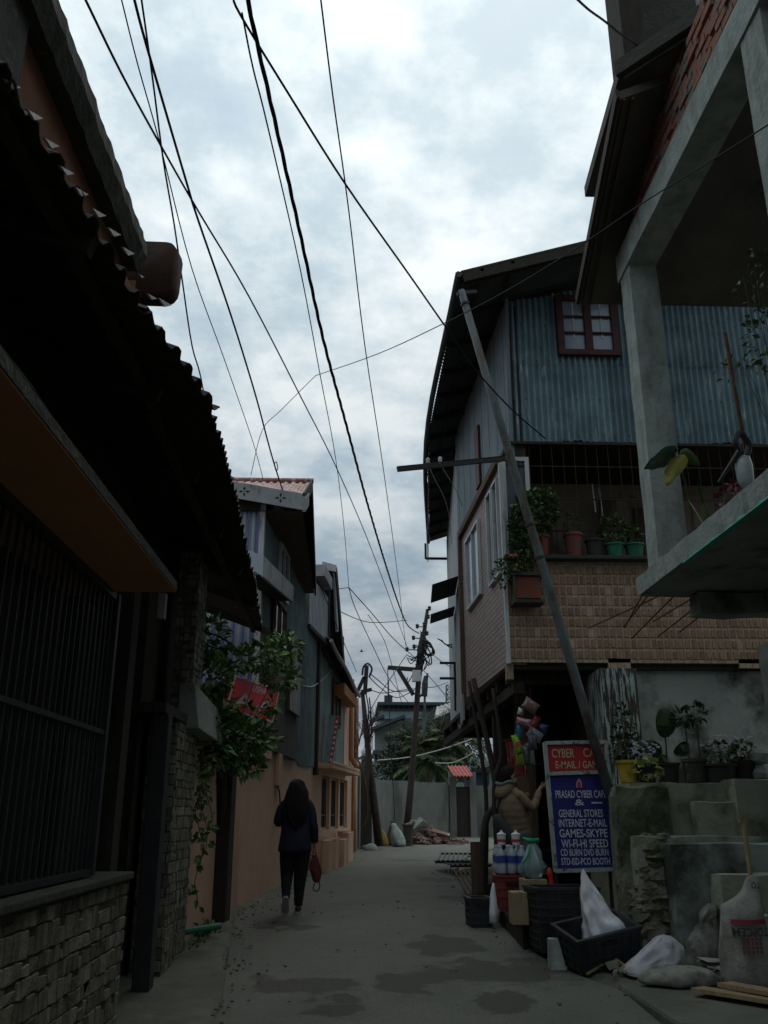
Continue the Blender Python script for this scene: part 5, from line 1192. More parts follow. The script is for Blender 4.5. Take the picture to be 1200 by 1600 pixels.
wb = crumple((2.30,9.08,.36), [(0,.19,.3,.02),(.06,.2,.33,.02),(.11,.19,.32,.02),(.16,.17,.31,.0),(.2,.165,.29,.0),(.25,.155,.2,-.01),(.3,.14,.19,-.02),(.35,.125,.155,-.035),(.4,.11,.13,-.05),(.45,.09,.105,-.065),(.5,.07,.08,-.075),(.55,.05,.06,-.085),(.6,.035,.035,-.095),(.64,.018,.015,-.10),(.655,.004,.004,-.10)], 26, 5, .024, .8)
o_ = wb.build('white_plastic_bag',m_bag,None,smooth=True,sub=1); tag(o_,'tall crumpled white plastic bag sticking up out of the tilted black crate','bag')
# water bottles in a pack
m_pet = PLAIN('clear_bottle_water', (.55,.65,.74), .1, .6, trans=.35); m_lab_blue = MAT('blue_bottle_label', (.06,.10,.38), (.05,.08,.3), 8, .4, bmp=.0); m_lab_wr = PLAIN('red_white_label', (.55,.05,.07), .5)
m_capw = PLAIN('white_cap', (.75,.77,.78), .4)
def bottle(label, loc, h, rad, group):
    o = thing('water_bottle', label, 'bottle', (0,0,0), group)
    part(MB().lathe((0,0,0),[(rad*.9,0),(rad,.02),(rad,.3*h),(rad*.93,.33*h),(rad,.37*h),(rad,.66*h),(rad*.8,.78*h),(rad*.38,.9*h),(rad*.36,.94*h)],14),'body',m_pet,o,smooth=True)
    part(MB().lathe((0,0,0),[(rad+.002,.4*h),(rad+.002,.64*h)],14,False),'label',m_lab_blue,o,smooth=True)
    part(MB().lathe((0,0,0),[(rad*.42,.94*h),(rad*.42,h)],10),'cap',m_capw,o)
    o.location = loc; o.rotation_euler = (R(rnd.uniform(-3,3)),R(rnd.uniform(-3,3)),R(rnd.uniform(0,360))); return o
rows = ['front','middle','back']; colsn = ['left','centre','right']
for j in range(3):
    for i in range(3):
        o = bottle(f'clear water bottle with blue band on the red crate, {colsn[i]} one of the {rows[j]} row', (1.73+.115*i, 11.02+.125*j, BT+.39), .31, .056, 'water bottles on the red crate')
for i,(dx,lab) in enumerate(((.0,'white and red tub lying above the water bottles on the left'),(.17,'white and red tub above the water bottles on the right'))):
    o = thing('snack_tub', lab, 'tub', (1.75+dx,11.1,BT+.705), 'tubs above the bottles'); b = Vector(o.location)
    part(MB().lathe(b,[(.045,0),(.052,.1),(.05,.105)],12),'tub',m_capw,o); part(MB().lathe(b,[(.0515,.03),(.0535,.06)],12,False),'label',m_lab_wr,o); part(MB().lathe(b,[(.054,.106),(.054,.12),(.02,.135),(.01,.16)],12),'lid',m_capw,o)
tw = PZ(765,1420,.5); mb = cone_bag((1.60,10.95,.36),[(0,.06,0),(.12,.065,0),(.25,.05,.0),(.34,.03,.01),(.4,.015,.02)],3.1,16); tag(mb.build('white_carry_bag',m_bag,None,smooth=True),'small white carry bag leaning on the red crate at the road edge','bag')
# cartons
m_card = MAT('brown_cardboard', (.36,.29,.18), (.28,.22,.13), 4, .85, bmp=.1)
def carton(label, x0,x1,y0,y1,z0,z1):
    o = thing('carton', label, 'carton', ((x0+x1)/2,(y0+y1)/2,z0), 'cartons on the bench')
    part(MB().box(x0,x1,y0,y1,z0,z1),'box',m_card,o,bevel=.006)
    part(MB().box((x0+x1)/2-.025,(x0+x1)/2+.025,y0-.003,y1+.003,z1-.09,z1+.002),'tape',m_wood_pale,o)
c1 = PZ(812,1446,BT+.001); carton('narrow brown carton standing on the bench between red and black crates', c1.x-.06,c1.x+.1,c1.y+.02,c1.y+.26,BT+.001,BT+.3)
carton('taller brown carton on the bench under the water filled bag', c1.x+.12,c1.x+.36,c1.y+.3,c1.y+.62,BT+.001,BT+.40)
wbx, wby = c1.x+.24, c1.y+.46
o = thing('clear_water_bag', 'clear plastic bag of drinks tied with a green knot on the brown carton', 'bag', (wbx,wby,BT+.46))
m_clear = PLAIN('clear_polythene', (.45,.62,.64), .18, .6, trans=.45)
part(cone_bag((wbx,wby,BT+.402),[(0,.12,0),(.08,.15,0),(.17,.14,.0),(.26,.1,.0),(.33,.05,.0),(.36,.03,.0)],2.2,28),'bag',m_clear,o,smooth=True)
mb = MB().tube([(wbx-.09,wby-.02,BT+.80),(wbx,wby,BT+.765),(wbx+.085,wby-.02,BT+.79)],[.012,.026,.014],8).tube([(wbx,wby,BT+.75),(wbx,wby,BT+.80)],[.032,.04],10).tube(crom([(wbx-.03,wby-.1,BT+.73),(wbx-.06,wby-.13,BT+.64),(wbx-.12,wby-.13,BT+.56)]),[.012]*13,6); part(mb,'knot',PLAIN('green_ribbon',(.02,.32,.18),.4),o,smooth=True)
mb = cone_bag((PY(861,1377,10.9).x,10.9,.62),[(0,.05,0),(.12,.045,.01),(.2,.035,.0),(.27,.05,-.01),(.31,.02,-.01)],4.4,16); tag(mb.build('red_snack_bag',PLAIN('red_foil',(.62,.05,.04),.35,.5),None,smooth=True),'small red foil bag at the left foot of the shop sign','bag')
mb = MB().box(PY(861,1390,10.9).x-.1,PY(861,1390,10.9).x+.12,10.75,11.05,.46,.6).jitter(.02,8,1); tag(mb.build('dark_bundle',m_black_iron,None),'dark wrapped bundle under the small red foil bag','bundle')
# racks and pallet on the road edge
def rack(label, c, w, d, tilt, rz, n):
    o = thing('slatted_rack', label, 'rack', (0,0,0), 'slatted racks at the road edge')
    for k in range(n): x = -w/2+w*k/(n-1); part(MB().box(x-.018,x+.018,-d/2,d/2,.02,.04),'slat',m_black_iron if tilt < .2 else m_wood,o)
    for y in (-d/2+.04,d/2-.04): part(MB().box(-w/2,w/2,y-.02,y+.02,-.02,.019),'crossbar',m_black_iron,o)
    o.location = c; o.rotation_euler = (tilt,0,rz)
rack('flat black slatted rack on two others far along the road edge', (PZ(716,1345,.62)+Vector((0,0,.06))), .75,1.5,R(4),R(-8),9)
rack('flat black slatted rack lowest on the road edge past the tree posts', (PZ(722,1350,.58)), .8,1.6,R(0),R(6),9)
q3 = PZ(742,1398,.42); rack('leaning weathered slatted panel beside the small black crate', (q3.x+.05,q3.y+.4,gz(0,q3.y)+.17), .42,.9,R(18),R(6),7)
mb = MB().box(1.8,2.15,13.0,14.2,.3,.62).jitter(.03,3,5); tag(mb.build('dark_timber_stack',m_wood_dk,None),'dark stack of timber behind the leaning slatted panel','timber stack')
# tree-trunk props under the overhang
for i,(pts,rad,lab) in enumerate(((((752,1405),(757,1290),(775,1235),(742,1138)),.05,'thickest crooked tree trunk prop under the house overhang'),(((757,1385),(760,1260),(752,1180),(735,1142)),.034,'thin crooked pole prop left of the thick trunk'),(((778,1320),(772,1235),(783,1175),(772,1120)),.034,'short crooked pole prop nearest the man'))):
    Y = 12.9+.25*i if i != 2 else 12.75
    P_ = [PY(x,y,Y) for x,y in pts]; P_[0].z = min(P_[0].z,.35); P_[-1].z = 3.36 if i != 2 else 3.2
    m_ = MB().tube(crom(P_,5),[rad*(1+.25*MN.noise(Vector((k*.6,i*5,0))))*(1-.015*k) for k in range(16)],9); tag(m_.build('tree_trunk_prop',m_pole_wood,None,smooth=True),lab,'prop','trunk props under the overhang')
p_ = PY(750,1372,13.3); mb = MB().box(p_.x-.12,p_.x+.06,13.25,13.32,.35,1.15); tag(mb.build('standing_plank',m_wood,None),'short upright plank standing at the foot of the trunk props','plank')
# hanging snack packets
PK = [(829,1103,.24,.16,(.30,.2,.17),'crinkled brown foil packet highest in the hanging bunch'),(814,1112,.1,.1,(.6,.6,.58),'small pale packet at upper left of the hanging bunch'),(836,1130,.12,.2,(.42,.06,.06),'red packet hanging upright right of centre'),(824,1136,.2,.12,(.45,.1,.1),'wide red packet in the middle of the bunch'),(818,1128,.22,.1,(.42,.22,.24),'pinkish packet slanting over the blue one'),(811,1142,.1,.24,(.05,.22,.36),'blue packet hanging at the left of the bunch'),(836,1148,.26,.14,(.4,.45,.47),'shiny silver packet hanging in the middle'),(845,1138,.2,.14,(.04,.06,.12),'dark navy packet at the right of the bunch'),(808,1163,.13,.25,(.22,.46,.04),'bright green packet with a red badge at lower left'),(812,1183,.12,.22,(.30,.40,.04),'yellow green packet lowest at the left'),(822,1180,.12,.26,(.12,.14,.13),'black packet between green and silver ones'),(828,1178,.13,.28,(.38,.42,.43),'long silver packet hanging lowest'),(832,1160,.14,.2,(.10,.11,.13),'dark packet behind the long silver one')]
for k,(px,py,w_,h_,c_,lab) in enumerate(PK):
    c = PY(px,py,12.05+.06*(k % 4)); o = thing('snack_packet', lab+' under the overhang', 'snack packet', tuple(c), 'snack packets hung at the shop')
    rr = random.Random(k); a_ = rr.uniform(-.5,.5) if w_ < h_ else rr.uniform(.2,.6); M_ = Matrix.Rotation(a_,3,'Y')@Matrix.Rotation(rr.uniform(-.6,.6),3,'Z')
    rings = []
    for j in range(9):
        t = j/8; th = .004+.035*math.sin(math.pi*t)**.7; ww = w_/2*(1-.1*math.sin(math.pi*t))
        rings.append([c+M_@Vector((ww*math.cos(q)+0,th*math.sin(q)+.012*MN.noise(Vector((q,t*5,k))),h_*(t-.5))) for q in [2*math.pi*i/14 for i in range(14)]])
    part(MB().loft(rings),'pouch',MAT(f'foil_{k}',c_,tuple(x*.75 for x in c_),7,.28,metal=.25,spec=.5,bmp=.15,bscale=14),o,smooth=True)
    if 'badge' in lab: part(MB().lathe((0,0,0),[(.0,0),(.035,.0),(.035,.006),(0,.008)],12,False).rot(Matrix.Rotation(R(90),3,'X')).rot(Matrix.Translation(c+Vector((0,-.045,0)))),'badge',m_lab_wr,o)
    part(MB().cyl(c+Vector((0,0,h_*.45)),Vector((c.x+.02,c.y+.05,3.2)),.004,n=4),'string',m_cable,o)
hs = thing('sachet_strip_sheet','red sheet of sachet strips hanging behind the snack packets','sachets',tuple(PY(808,1215,13.0)))
a_,b_,c_,d_ = PY(790,1160,13.0),PY(830,1150,13.0),PY(830,1213,13.0),PY(796,1213,13.0)
m_ss = MAT('red_sachets',(.40,.07,.07),(.3,.055,.055),6,.4,stain=(.5,.4,.38),sscale=10,scut=(.58,.64),sstretch=(5,5,.5),bmp=.1)
part(MB().corr(d_,c_,b_,a_,.05,.006,'sin',6),'strips',m_ss,hs,solid=.004); part(MB().bar(a_+Vector((-.05,0,.02)),b_+Vector((.05,0,.02)),.02,.02),'rail',m_wood,hs)

# ================================================================== sacks, stick and planks on the right
m_sack = MAT('white_woven_sack', (.40,.40,.36), (.26,.26,.23), 4, .85, stain=(.13,.12,.09), sscale=2.4, scut=(.48,.64), sstretch=(1,1,.7), bmp=.5, bscale=45)
m_sack_d = MAT('dirty_woven_sack', (.34,.34,.3), (.2,.2,.17), 3, .9, stain=(.1,.095,.075), sscale=3.5, scut=(.45,.6), bmp=.5, bscale=40)
def sack_rings(c, prof, n=22, e=.75, seed=0, amp=.05, fold=0):
    out = []
    for z, rx_, ry_, dx, dy in prof:
        ring = ell(Vector(c)+Vector((dx,dy,z)), rx_, ry_, n, e)
        cc = Vector(c)+Vector((dx,dy,z))
        if fold: ring = [cc+(p-cc)*(1.1-fold*(abs(math.sin(2.5*t+seed+7*z))+.6*abs(math.sin(6*t+2*seed-9*z))+.35*abs(math.sin(13*t+11*z)))+fold*.8*MN.noise(Vector((math.cos(t)*2,math.sin(t)*2,z*9+seed)))) for p,t in zip(ring,[2*math.pi*k/n for k in range(n)])]
        out.append([p+MN.noise_vector(p*4.5+Vector((seed,0,0)))*amp*.6+MN.noise_vector(p*13+Vector((0,seed,0)))*amp*.2 for p in ring])
    return out
SC = Vector((3.25,8.05,.17))
sk = thing('cement_sack','tall standing cement sack with upside down lettering and a dark red stripe','sack',tuple(SC))
prof = [(0,.19,.15,0,0),(.02,.225,.175,0,0),(.09,.235,.185,0,0),(.17,.225,.18,.005,0),(.26,.222,.175,.0,0),(.36,.215,.17,.004,0),(.45,.205,.165,.01,0),(.52,.198,.155,.012,0),(.57,.19,.15,.012,0),(.62,.185,.135,.015,0),(.655,.19,.12,.02,0),(.69,.185,.095,.025,0),(.72,.15,.08,.06,0),(.76,.115,.065,.10,.0),(.80,.09,.055,.13,0),(.85,.08,.04,.15,0),(.90,.07,.028,.16,0),(.935,.045,.018,.17,0),(.95,.015,.01,.172,0)]
prof = [(z*.9,a*.86,b*.86,c_*.86,e_) for z,a,b,c_,e_ in prof]
sb = MB().loft(sack_rings(SC,prof,64,.8,1.0,.022,.03)); part(sb,'sack',m_sack,sk,smooth=True)
def sackwarp(zc, flip=True):
    def f(a, b):
        if flip: a, b = -a, -b
        z = zc+b
        for p0,p1 in zip(prof,prof[1:]):
            if z <= p1[0]: break
        t = (z-p0[0])/max(1e-6,p1[0]-p0[0]); rx_ = p0[1]+(p1[1]-p0[1])*t; ry_ = p0[2]+(p1[2]-p0[2])*t; dx = p0[3]+(p1[3]-p0[3])*t
        x = max(-.97,min(.97,a/rx_)); th = math.asin(x)
        return SC+Vector((dx+(rx_+.006)*math.copysign(abs(math.sin(th))**.8,x)*1.0 if False else dx+a, -(ry_+.012)*math.cos(th)**.8-.03, z))
    return f
mb = MB(); text(mb,'TOPCEM',(0,0,0),(1,0,0),(0,0,1),.29,.066,.012,warp=sackwarp(.43))
text(mb,'TO',(0,0,0),(1,0,0),(0,0,1),.075,.05,.01,warp=lambda a,b: SC+Vector((.13-a,-.066,.775-b)))
part(mb,'lettering',PLAIN('black_print',(.04,.04,.045),.8),sk)
mb = MB(); W = sackwarp(.505,False)
for k in range(16): a0_,a1_ = -.145+.29*k/16,-.145+.29*(k+1)/16; mb.quad(W(a0_,-.018),W(a1_,-.018),W(a1_,.018),W(a0_,.018))
part(mb,'red_stripe',PLAIN('dark_red_print',(.28,.04,.06),.8),sk)
mb = MB(); W = sackwarp(.32,False)
for r_ in range(4):
    for k in range(5): x = -.09+.035*k; mb.quad(W(x,.05-.032*r_),W(x+.022,.05-.032*r_),W(x+.022,.07-.032*r_),W(x,.07-.032*r_))
part(mb,'small_print',PLAIN('brown_red_print',(.2,.06,.05),.8),sk)
q = PZ(1028,1530,.18)
mb = crumple((q.x+.03,q.y+.2,.17),[(0,.32,.28,-.02),(.05,.33,.3,-.01),(.1,.3,.29,.02),(.14,.27,.28,.04),(.18,.23,.26,.06),(.23,.18,.22,.08),(.28,.13,.17,.10),(.31,.08,.1,.11),(.33,.01,.01,.11)],26,9,.02,.6); tag(mb.build('white_sack',MAT('grey_white_polythene',(.55,.56,.60),(.42,.43,.46),4,.55,stain=(.2,.19,.17),sscale=3,scut=(.58,.72),bmp=.3,bscale=12),None,smooth=False,sub=1),'crumpled white polythene sack slumped beside the rubble wall','sack','sacks on the slab')
q = PZ(1100,1500,.3)
mb = crumple((q.x+.12,q.y+.42,.17),[(0,.14,.15,0),(.05,.17,.19,.0),(.12,.185,.2,.01),(.2,.17,.2,.02),(.27,.145,.18,.03),(.33,.1,.13,.05),(.37,.06,.075,.065),(.39,.05,.055,.07),(.42,.075,.085,.09),(.46,.095,.11,.115),(.5,.09,.115,.135),(.53,.06,.08,.15),(.55,.015,.02,.155)],26,23,.017,.75); tag(mb.build('tied_sack',m_sack_d,None,smooth=True,sub=1),'grey sack tied at the neck standing before the lower step','sack','sacks on the slab')
q = PZ(1090,1545,.18)
mb = crumple((q.x-.07,q.y+.2,.172),[(0,.34,.33,0),(.03,.39,.38,0),(.07,.39,.38,0),(.1,.35,.35,.0),(.125,.28,.3,.01),(.14,.2,.2,.01),(.145,.08,.08,.02)],34,17,.014,.58); tag(mb.build('flat_sack',m_sack_d,None,smooth=True,sub=1),'flat dirty sack lying on the concrete slab in front','sack','sacks on the slab')
q = PZ(1122,1502,.35); mb = MB()
for k in range(6): a_ = .7*k; c = Vector((q.x,q.y+.1,.28+.012*k)); d = Vector((math.cos(a_),math.sin(a_),.1))*.12; s_ = Vector((-math.sin(a_),math.cos(a_),.15*(-1)**k))*.07; mb.obox(c,d,s_,(0,0,.003))
mb.jitter(.02,9,2); tag(mb.build('crumpled_paper',m_sack,None),'crumpled pale paper between the sacks','paper')
q = PZ(1122,1502,.17); tag(MB().box(q.x-.12,q.x+.14,q.y+0,q.y+.2,.16,.262).jitter(.015,5,4).build('broken_brick',m_conc_dk,None),'broken dark block under the crumpled paper','block')
a_ = PY(1161,1282,8.65); b_ = PY(1176,1420,8.45); b_.z = max(.37,b_.z-.25); mb = MB().tube(crom([b_,b_.lerp(a_,.5)+Vector((.012,0,0)),a_],5),[.02]*11,7).obox(a_,(.035,0,0),(0,.02,0),(0,0,.02)); tag(mb.build('wooden_stick',m_wood_pale,None),'rough wooden stick leaning upright behind the cement sack','stick')
for i,(o_,r_,lab) in enumerate((((3.05,7.3,.2),R(38),'split tan plank end nearest the slab corner'),((3.2,7.25,.235),R(30),'tan plank lying across the other plank'))):
    mb = MB().box(-.09,.09,-.55,.55,0,.03).jitter(.008,6,i); o = tag(mb.build('loose_plank',m_wood_pale,None),lab+' at bottom right','plank','loose planks'); o.location = o_; o.rotation_euler = (0,R(2),r_)
mb = MB().loft(sack_rings((3.30,7.35,.27),[(0,.1,.05,0,0),(.03,.15,.07,0,0),(.09,.13,.06,.02,0),(.13,.06,.03,.03,0)],16,.8,3,.03)); o = mb.build('snack_wrapper',MAT('red_white_wrapper',(.6,.62,.66),(.5,.1,.1),5,.4,bmp=.1),None,smooth=True); tag(o,'red and white foil wrapper lying on the planks','wrapper')
mb = MB(); q = PZ(960,1528,.14); mb.bar(q+Vector((-.25,.0,.03)),q+Vector((.03,.12,.15)),.03,.02); mb.bar(q+Vector((.03,.12,.15)),q+Vector((.16,-.12,.04)),.03,.02); tag(mb.build('bent_strip',m_wood_pale,None),'bent pale strip lying between the tilted crate and the slab','strip')
rb = MB(); r = random.Random(8)
for k in range(60):
    x = r.uniform(2.2,3.4); y = r.uniform(8.5,9.6); s_ = r.uniform(.015,.05); rb.obox((x,y,gz(x,y)+.05+s_*.4),(s_,0,s_*.3),(0,s_*.8,0),(-s_*.2,0,s_*.6))
struct(rb.jitter(.02,9,1).build('loose_stones',m_moss,None),'stuff')
# ================================================================== far end: wall, gate, poles, sacks, rubble
bw = [(PZ(552,1324,.70),2.75),(PZ(590,1311,.72),2.72),(PZ(640,1309,.72),2.72),(Vector((3.35,35.6,.72)),2.66)]
gl, gr_ = PY(714,1307,36.2), PY(735,1307,36.4)
wl_ = thing('boundary_wall','grey cement boundary wall curving across the end of the lane','wall',(1.6,33,.7))
mb = MB()
W_ = [(Vector((b.x-.05,b.y+.1,0)),z) for b,z in bw]+[(Vector((gl.x-.25,36.2,0)),2.62)]
pts = crom([Vector((p.x,p.y,z)) for p,z in W_],6)
for a_,b_ in zip(pts,pts[1:]):
    mb.hexa([(a_.x,a_.y,.4),(b_.x,b_.y,.4),(b_.x,b_.y+.2,.4),(a_.x,a_.y+.2,.4),(a_.x,a_.y,a_.z),(b_.x,b_.y,b_.z),(b_.x,b_.y+.2,b_.z),(a_.x,a_.y+.2,a_.z)])
m_bw = MAT('cement_rendered_wall',(.21,.22,.20),(.15,.16,.145),1.1,.9,stain=(.07,.075,.06),sscale=1.1,scut=(.48,.72),sstretch=(1.5,1.5,.35),bmp=.3)
part(mb,'wall_section',m_bw,wl_)
part(MB().box(gr_.x+.25,11,36.3,36.5,.4,2.6),'wall_section',m_bw,wl_)
for x,y in ((.25,27.2),(.35,28.7)): part(MB().box(x,x+.25,y,y+.25,.4,2.74),'pier',m_conc_dk,wl_)
gt = thing('gate','dark narrow gate with cement posts under a little red tin roof','gate',((gl.x+gr_.x)/2,36.3,.7))
part(MB().box(gl.x-.249,gl.x,36.1,36.5,.4,2.9),'gate_post',m_bw,gt); part(MB().box(gr_.x,gr_.x+.249,36.1,36.5,.4,2.9),'gate_post',m_bw,gt)
part(MB().box(gl.x-.249,gr_.x+.249,36.1,36.5,2.902,3.1),'lintel',m_bw,gt)
part(MB().box(gl.x+.01,gr_.x-.01,36.25,36.3,.72,2.55),'door',m_wood_dk,gt)
A_,B_ = PY(699,1204,36.6),PY(729,1204,36.6); C_,D_ = PY(739,1216,35.7),PY(709,1215,35.7)
C_.z = D_.z = 2.93; A_.z = B_.z = 3.35
part(MB().corr(D_,C_,B_,A_,.14,.03,'sin',8),'roof',m_gate_red,gt,solid=.015)
# sacks, drum, rubble, boulder
def fsack(px, py, h, w, label, c1, Y, seed, twist=0):
    q = PY(px,py,Y); z0 = gz(q.x,Y); k = h/1.0
    mb = MB().loft(sack_rings((q.x,Y,z0-.02),[(0,w*.8,w*.7,0,0),(.12*h,w,w*.8,0,0),(.45*h,w*.92,w*.75,twist*.3,0),(.7*h,w*.6,w*.5,twist*.6,0),(.85*h,w*.3,w*.25,twist,0),(1.0*h,w*.4,w*.2,twist*1.2,0)],30,.85,seed,.1,.1))
    return tag(mb.build('filled_sack',MAT(f'sack_{seed}',c1,tuple(x*.7 for x in c1),3,.8,stain=tuple(x*.35 for x in c1),sscale=2.5,scut=(.55,.7),bmp=.4),None,smooth=True,sub=1),label,'sack','filled sacks by the poles')
fsack(600,1318,.72,.17,'tall yellow sack leaning by the left wooden pole',(.5,.36,.08),29.0,11,-.25)
fsack(611,1318,.75,.16,'dark brown sack between the yellow and the green white sacks',(.12,.09,.07),29.3,12,.05)
fsack(623,1321,.66,.24,'white and green sack beside the cement drum',(.5,.56,.52),28.6,13,-.15)
q = PY(638,1320,29); mb = MB().lathe((q.x,29,gz(q.x,29)-.05),[(.17,0),(.14,.07),(.14,.38),(.16,.6),(.19,.62),(.19,.67),(.0,.67)],14); tag(mb.build('cement_drum',m_conc_dk,None),'dark cement drum standing at the foot of the middle pole','drum')
q = PY(577,1322,26.8); mb = MB().lathe((q.x,26.8,gz(q.x,26.8)-.1),[(.05,0),(.22,.05),(.25,.13),(.18,.23),(.06,.28),(.0,.285)],11).jitter(.09,3.2,4); tag(mb.build('boulder',m_conc,None,smooth=True),'single grey boulder at the corner of the orange house','boulder')
rbm = MAT('brick_rubble',(.20,.085,.065),(.14,.12,.105),1.3,.95,stain=(.3,.27,.23),sscale=2,scut=(.5,.6),bmp=.6)
r = random.Random(4); c0 = PY(663,1312,30.5)
mound = MB()
base_z = gz(c0.x,30.5)
for k in range(260):
    u = r.gauss(0,.42); v = r.gauss(0,.36)
    x = c0.x+u*1.15+.1; y = 30.5+v; hmax = .72*math.exp(-((u+.25)/.62)**2-(v/.6)**2); s_ = r.uniform(.05,.13); z = base_z+hmax*r.uniform(.3,1.)
    M_ = Matrix.Rotation(r.uniform(0,3),3,'X')@Matrix.Rotation(r.uniform(0,3),3,'Z'); mound.obox((x,y,z),M_@Vector((s_,0,0)),M_@Vector((0,s_*.6,0)),M_@Vector((0,0,s_*.45)))
struct(tag(mound.jitter(.02,6,2).build('rubble_heap',rbm,None),'heap of broken red brick rubble in front of the boundary wall','rubble heap'),'stuff')
for i,(px,py,l_,w_,a_,rx_,lab) in enumerate(((651,1291,.55,.3,.7,.5,'large grey slab fragment standing on the rubble heap'),(683,1303,.8,.25,-.25,.35,'long red brick wall fragment lying on the rubble heap'),(672,1309,.4,.24,-.5,.6,'pale brick fragment at the front of the rubble heap'))):
    c = PY(px,py,30.2); M_ = Matrix.Rotation(a_*-1,3,'Y')@Matrix.Rotation(rx_,3,'X'); mb = MB().obox(c,M_@Vector((l_/2,0,0)),M_@Vector((0,w_/2,0)),M_@Vector((0,0,.09))).jitter(.04,4,i); tag(mb.build('wall_fragment',m_conc if i == 0 else rbm,None),lab,'rubble','wall fragments on the rubble')

# poles
mp = thing('power_pole','tall leaning wooden power pole with cross arm, junction box and tangled wires','power pole',tuple(PY(634,1315,32)))
P_ = [PY(x,y,32) for x,y in ((633,1322),(641,1240),(648,1150),(653,1075),(658,1020),(668,952))]
part(MB().tube(P_,[.125,.115,.10,.10,.10,.06],10),'shaft',m_pole_wood,mp,smooth=True)
part(MB().tube([PY(x,y,31.85) for x,y in ((655,1045),(659,1008),(661,990))],[.135,.135,.09],10),'sleeve',m_black_iron,mp)
part(MB().bar(PY(606,1043,31.8),PY(659,1047,31.8),.12,.14),'cross_arm',m_black_iron,mp)
part(MB().bar(PY(622,1046,31.8),PY(646,1086,31.8),.1,.14),'brace',m_black_iron,mp)
q = PY(651,1056,31.6); part(MB().box(q.x-.15,q.x+.15,31.5,31.75,q.z-.2,q.z+.19),'junction_box',m_white_paint,mp,bevel=.01)
INS = [(671,951),(669,964),(663,976),(667,990),(652,979),(646,997),(647,1011),(636,1015),(667,1004)]
for x,y in INS:
    c = PY(x,y,31.9); part(MB().lathe(c,[(.03,-.07),(.07,-.02),(.05,.02),(.075,.06),(.02,.1)],8),'insulator',m_black_iron,mp)
    s_ = min(P_,key=lambda p:(p-c).length); t = max(0,min(1,(c.z-P_[3].z)/(P_[5].z-P_[3].z))); part(MB().cyl(c,P_[3].lerp(P_[5],t),.02,n=5),'pin',m_black_iron,mp)
mb = MB(); r = random.Random(12)
for k in range(16):       # loose loops of cable around the head
    x0,y0 = r.uniform(650,664),r.uniform(975,1030); x1,y1 = x0+r.uniform(-18,22),y0+r.uniform(5,40)
    xm,ym = (x0+x1)/2+r.uniform(-10,14),max(y0,y1)+r.uniform(0,14)
    mb.tube(crom([PY(x0,y0,31.8),PY((x0+xm)/2+4,(y0+ym)/2,31.7+r.uniform(-.2,.2)),PY(xm,ym,31.7),PY(x1,y1,31.8)],6),.018,5)
for k in range(3):
    mb.tube(crom([PY(660,1000+3*k,31.7),PY(672+k*2,1005+4*k,31.6),PY(676+k,1018+2*k,31.6),PY(668,1022+k,31.7),PY(660,1008+2*k,31.8)],6),.03,5)
mb.tube(crom([PY(660,1020,31.7),PY(668,1034,31.6),PY(674,1037,31.6),PY(672,1020,31.6),PY(664,1005,31.7)],6),.025,5)
part(mb,'cable_tangle',m_cable,mp)
lpole = thing('leaning_wooden_pole','dark wooden pole leaning left past the orange house eave','power pole',tuple(PY(588,1318,27.5)))
P_ = [PY(x,y,27.5) for x,y in ((592,1322),(586,1265),(578,1200),(572,1140),(566,1078))]
part(MB().tube(P_,[.125,.115,.10,.085,.06],10),'shaft',m_pole_wood,lpole,smooth=True)
part(MB().bar(PY(566,1081,27.4),PY(581,1077,27.4),.09,.1),'cross_arm',m_black_iron,lpole)
for x,y in ((585,1268),(574,1150)): c = PY(x,y,27.5); part(MB().tube([c-Vector((0,0,.04)),c+Vector((0,0,.04))],.125,10),'band',m_black_iron,lpole)
mb = MB()
for x0,y0,x1,y1 in ((574,1150,577,1090),(576,1160,578,1112),(573,1140,571,1080)): mb.tube(crom([PY(x0,y0,27.3),PY((x0+x1)/2+4,(y0+y1)/2,27.2),PY(x1,y1,27.3)],5),.02,5)
part(mb,'pole_cable',m_cable,lpole)
dry = thing('dry_cane','long reddish cane leaning against the wall corner past the orange house','cane',tuple(PY(570,1290,26.6)))
part(MB().tube(crom([PY(555,1180,26.6),PY(566,1205,26.6),PY(573,1240,26.6),PY(573,1275,26.7),PY(568,1292,26.7)],5),.04,6),'cane',m_rust_iron,dry)
gp_ = thing('steel_mast','slim grey steel mast with an insulator head behind the power pole','mast',tuple(PY(662,1222,40)))
part(MB().tube([PY(661,1235,40),PY(664,1075,40)],[.06,.05],8),'shaft',m_galv,gp_); part(MB().tube([PY(663,1088,40),PY(664,1068,40),PY(665,1056,40)],[.13,.14,.07],8),'head',m_black_iron,gp_); part(MB().tube(crom([PY(654,1090,40),PY(662,1082,40),PY(666,1070,40),PY(668,1052,40)],5),.05,5),'loop',m_cable,gp_)
sl_p = thing('lamp_post','thin black post with a small white globe behind the boundary wall','lamp post',tuple(PY(571,1225,33)))
part(MB().cyl(PY(571,1232,33),PY(571,1180,33),.06,n=8),'shaft',m_black_iron,sl_p); part(MB().lathe(PY(571,1180,33),[(.04,-.05),(.14,.03),(.16,.13),(.1,.24),(.0,.27)],10),'globe',m_white_paint,sl_p,smooth=True)
lt = thing('lattice_mast','pale lattice radio mast far behind the palm','mast',tuple(PY(702,1180,120)))
mb = MB()
A_ = [PY(697,1180,120),PY(708,1180,120)]; T_ = [PY(698,1070,120),PY(707,1070,120)]
for q in range(4):
    a_ = A_[q % 2]+Vector((0,1.0*(q//2),0)); t_ = T_[q % 2]+Vector((0,.8*(q//2),0)); mb.cyl(a_,t_,.07,n=5)
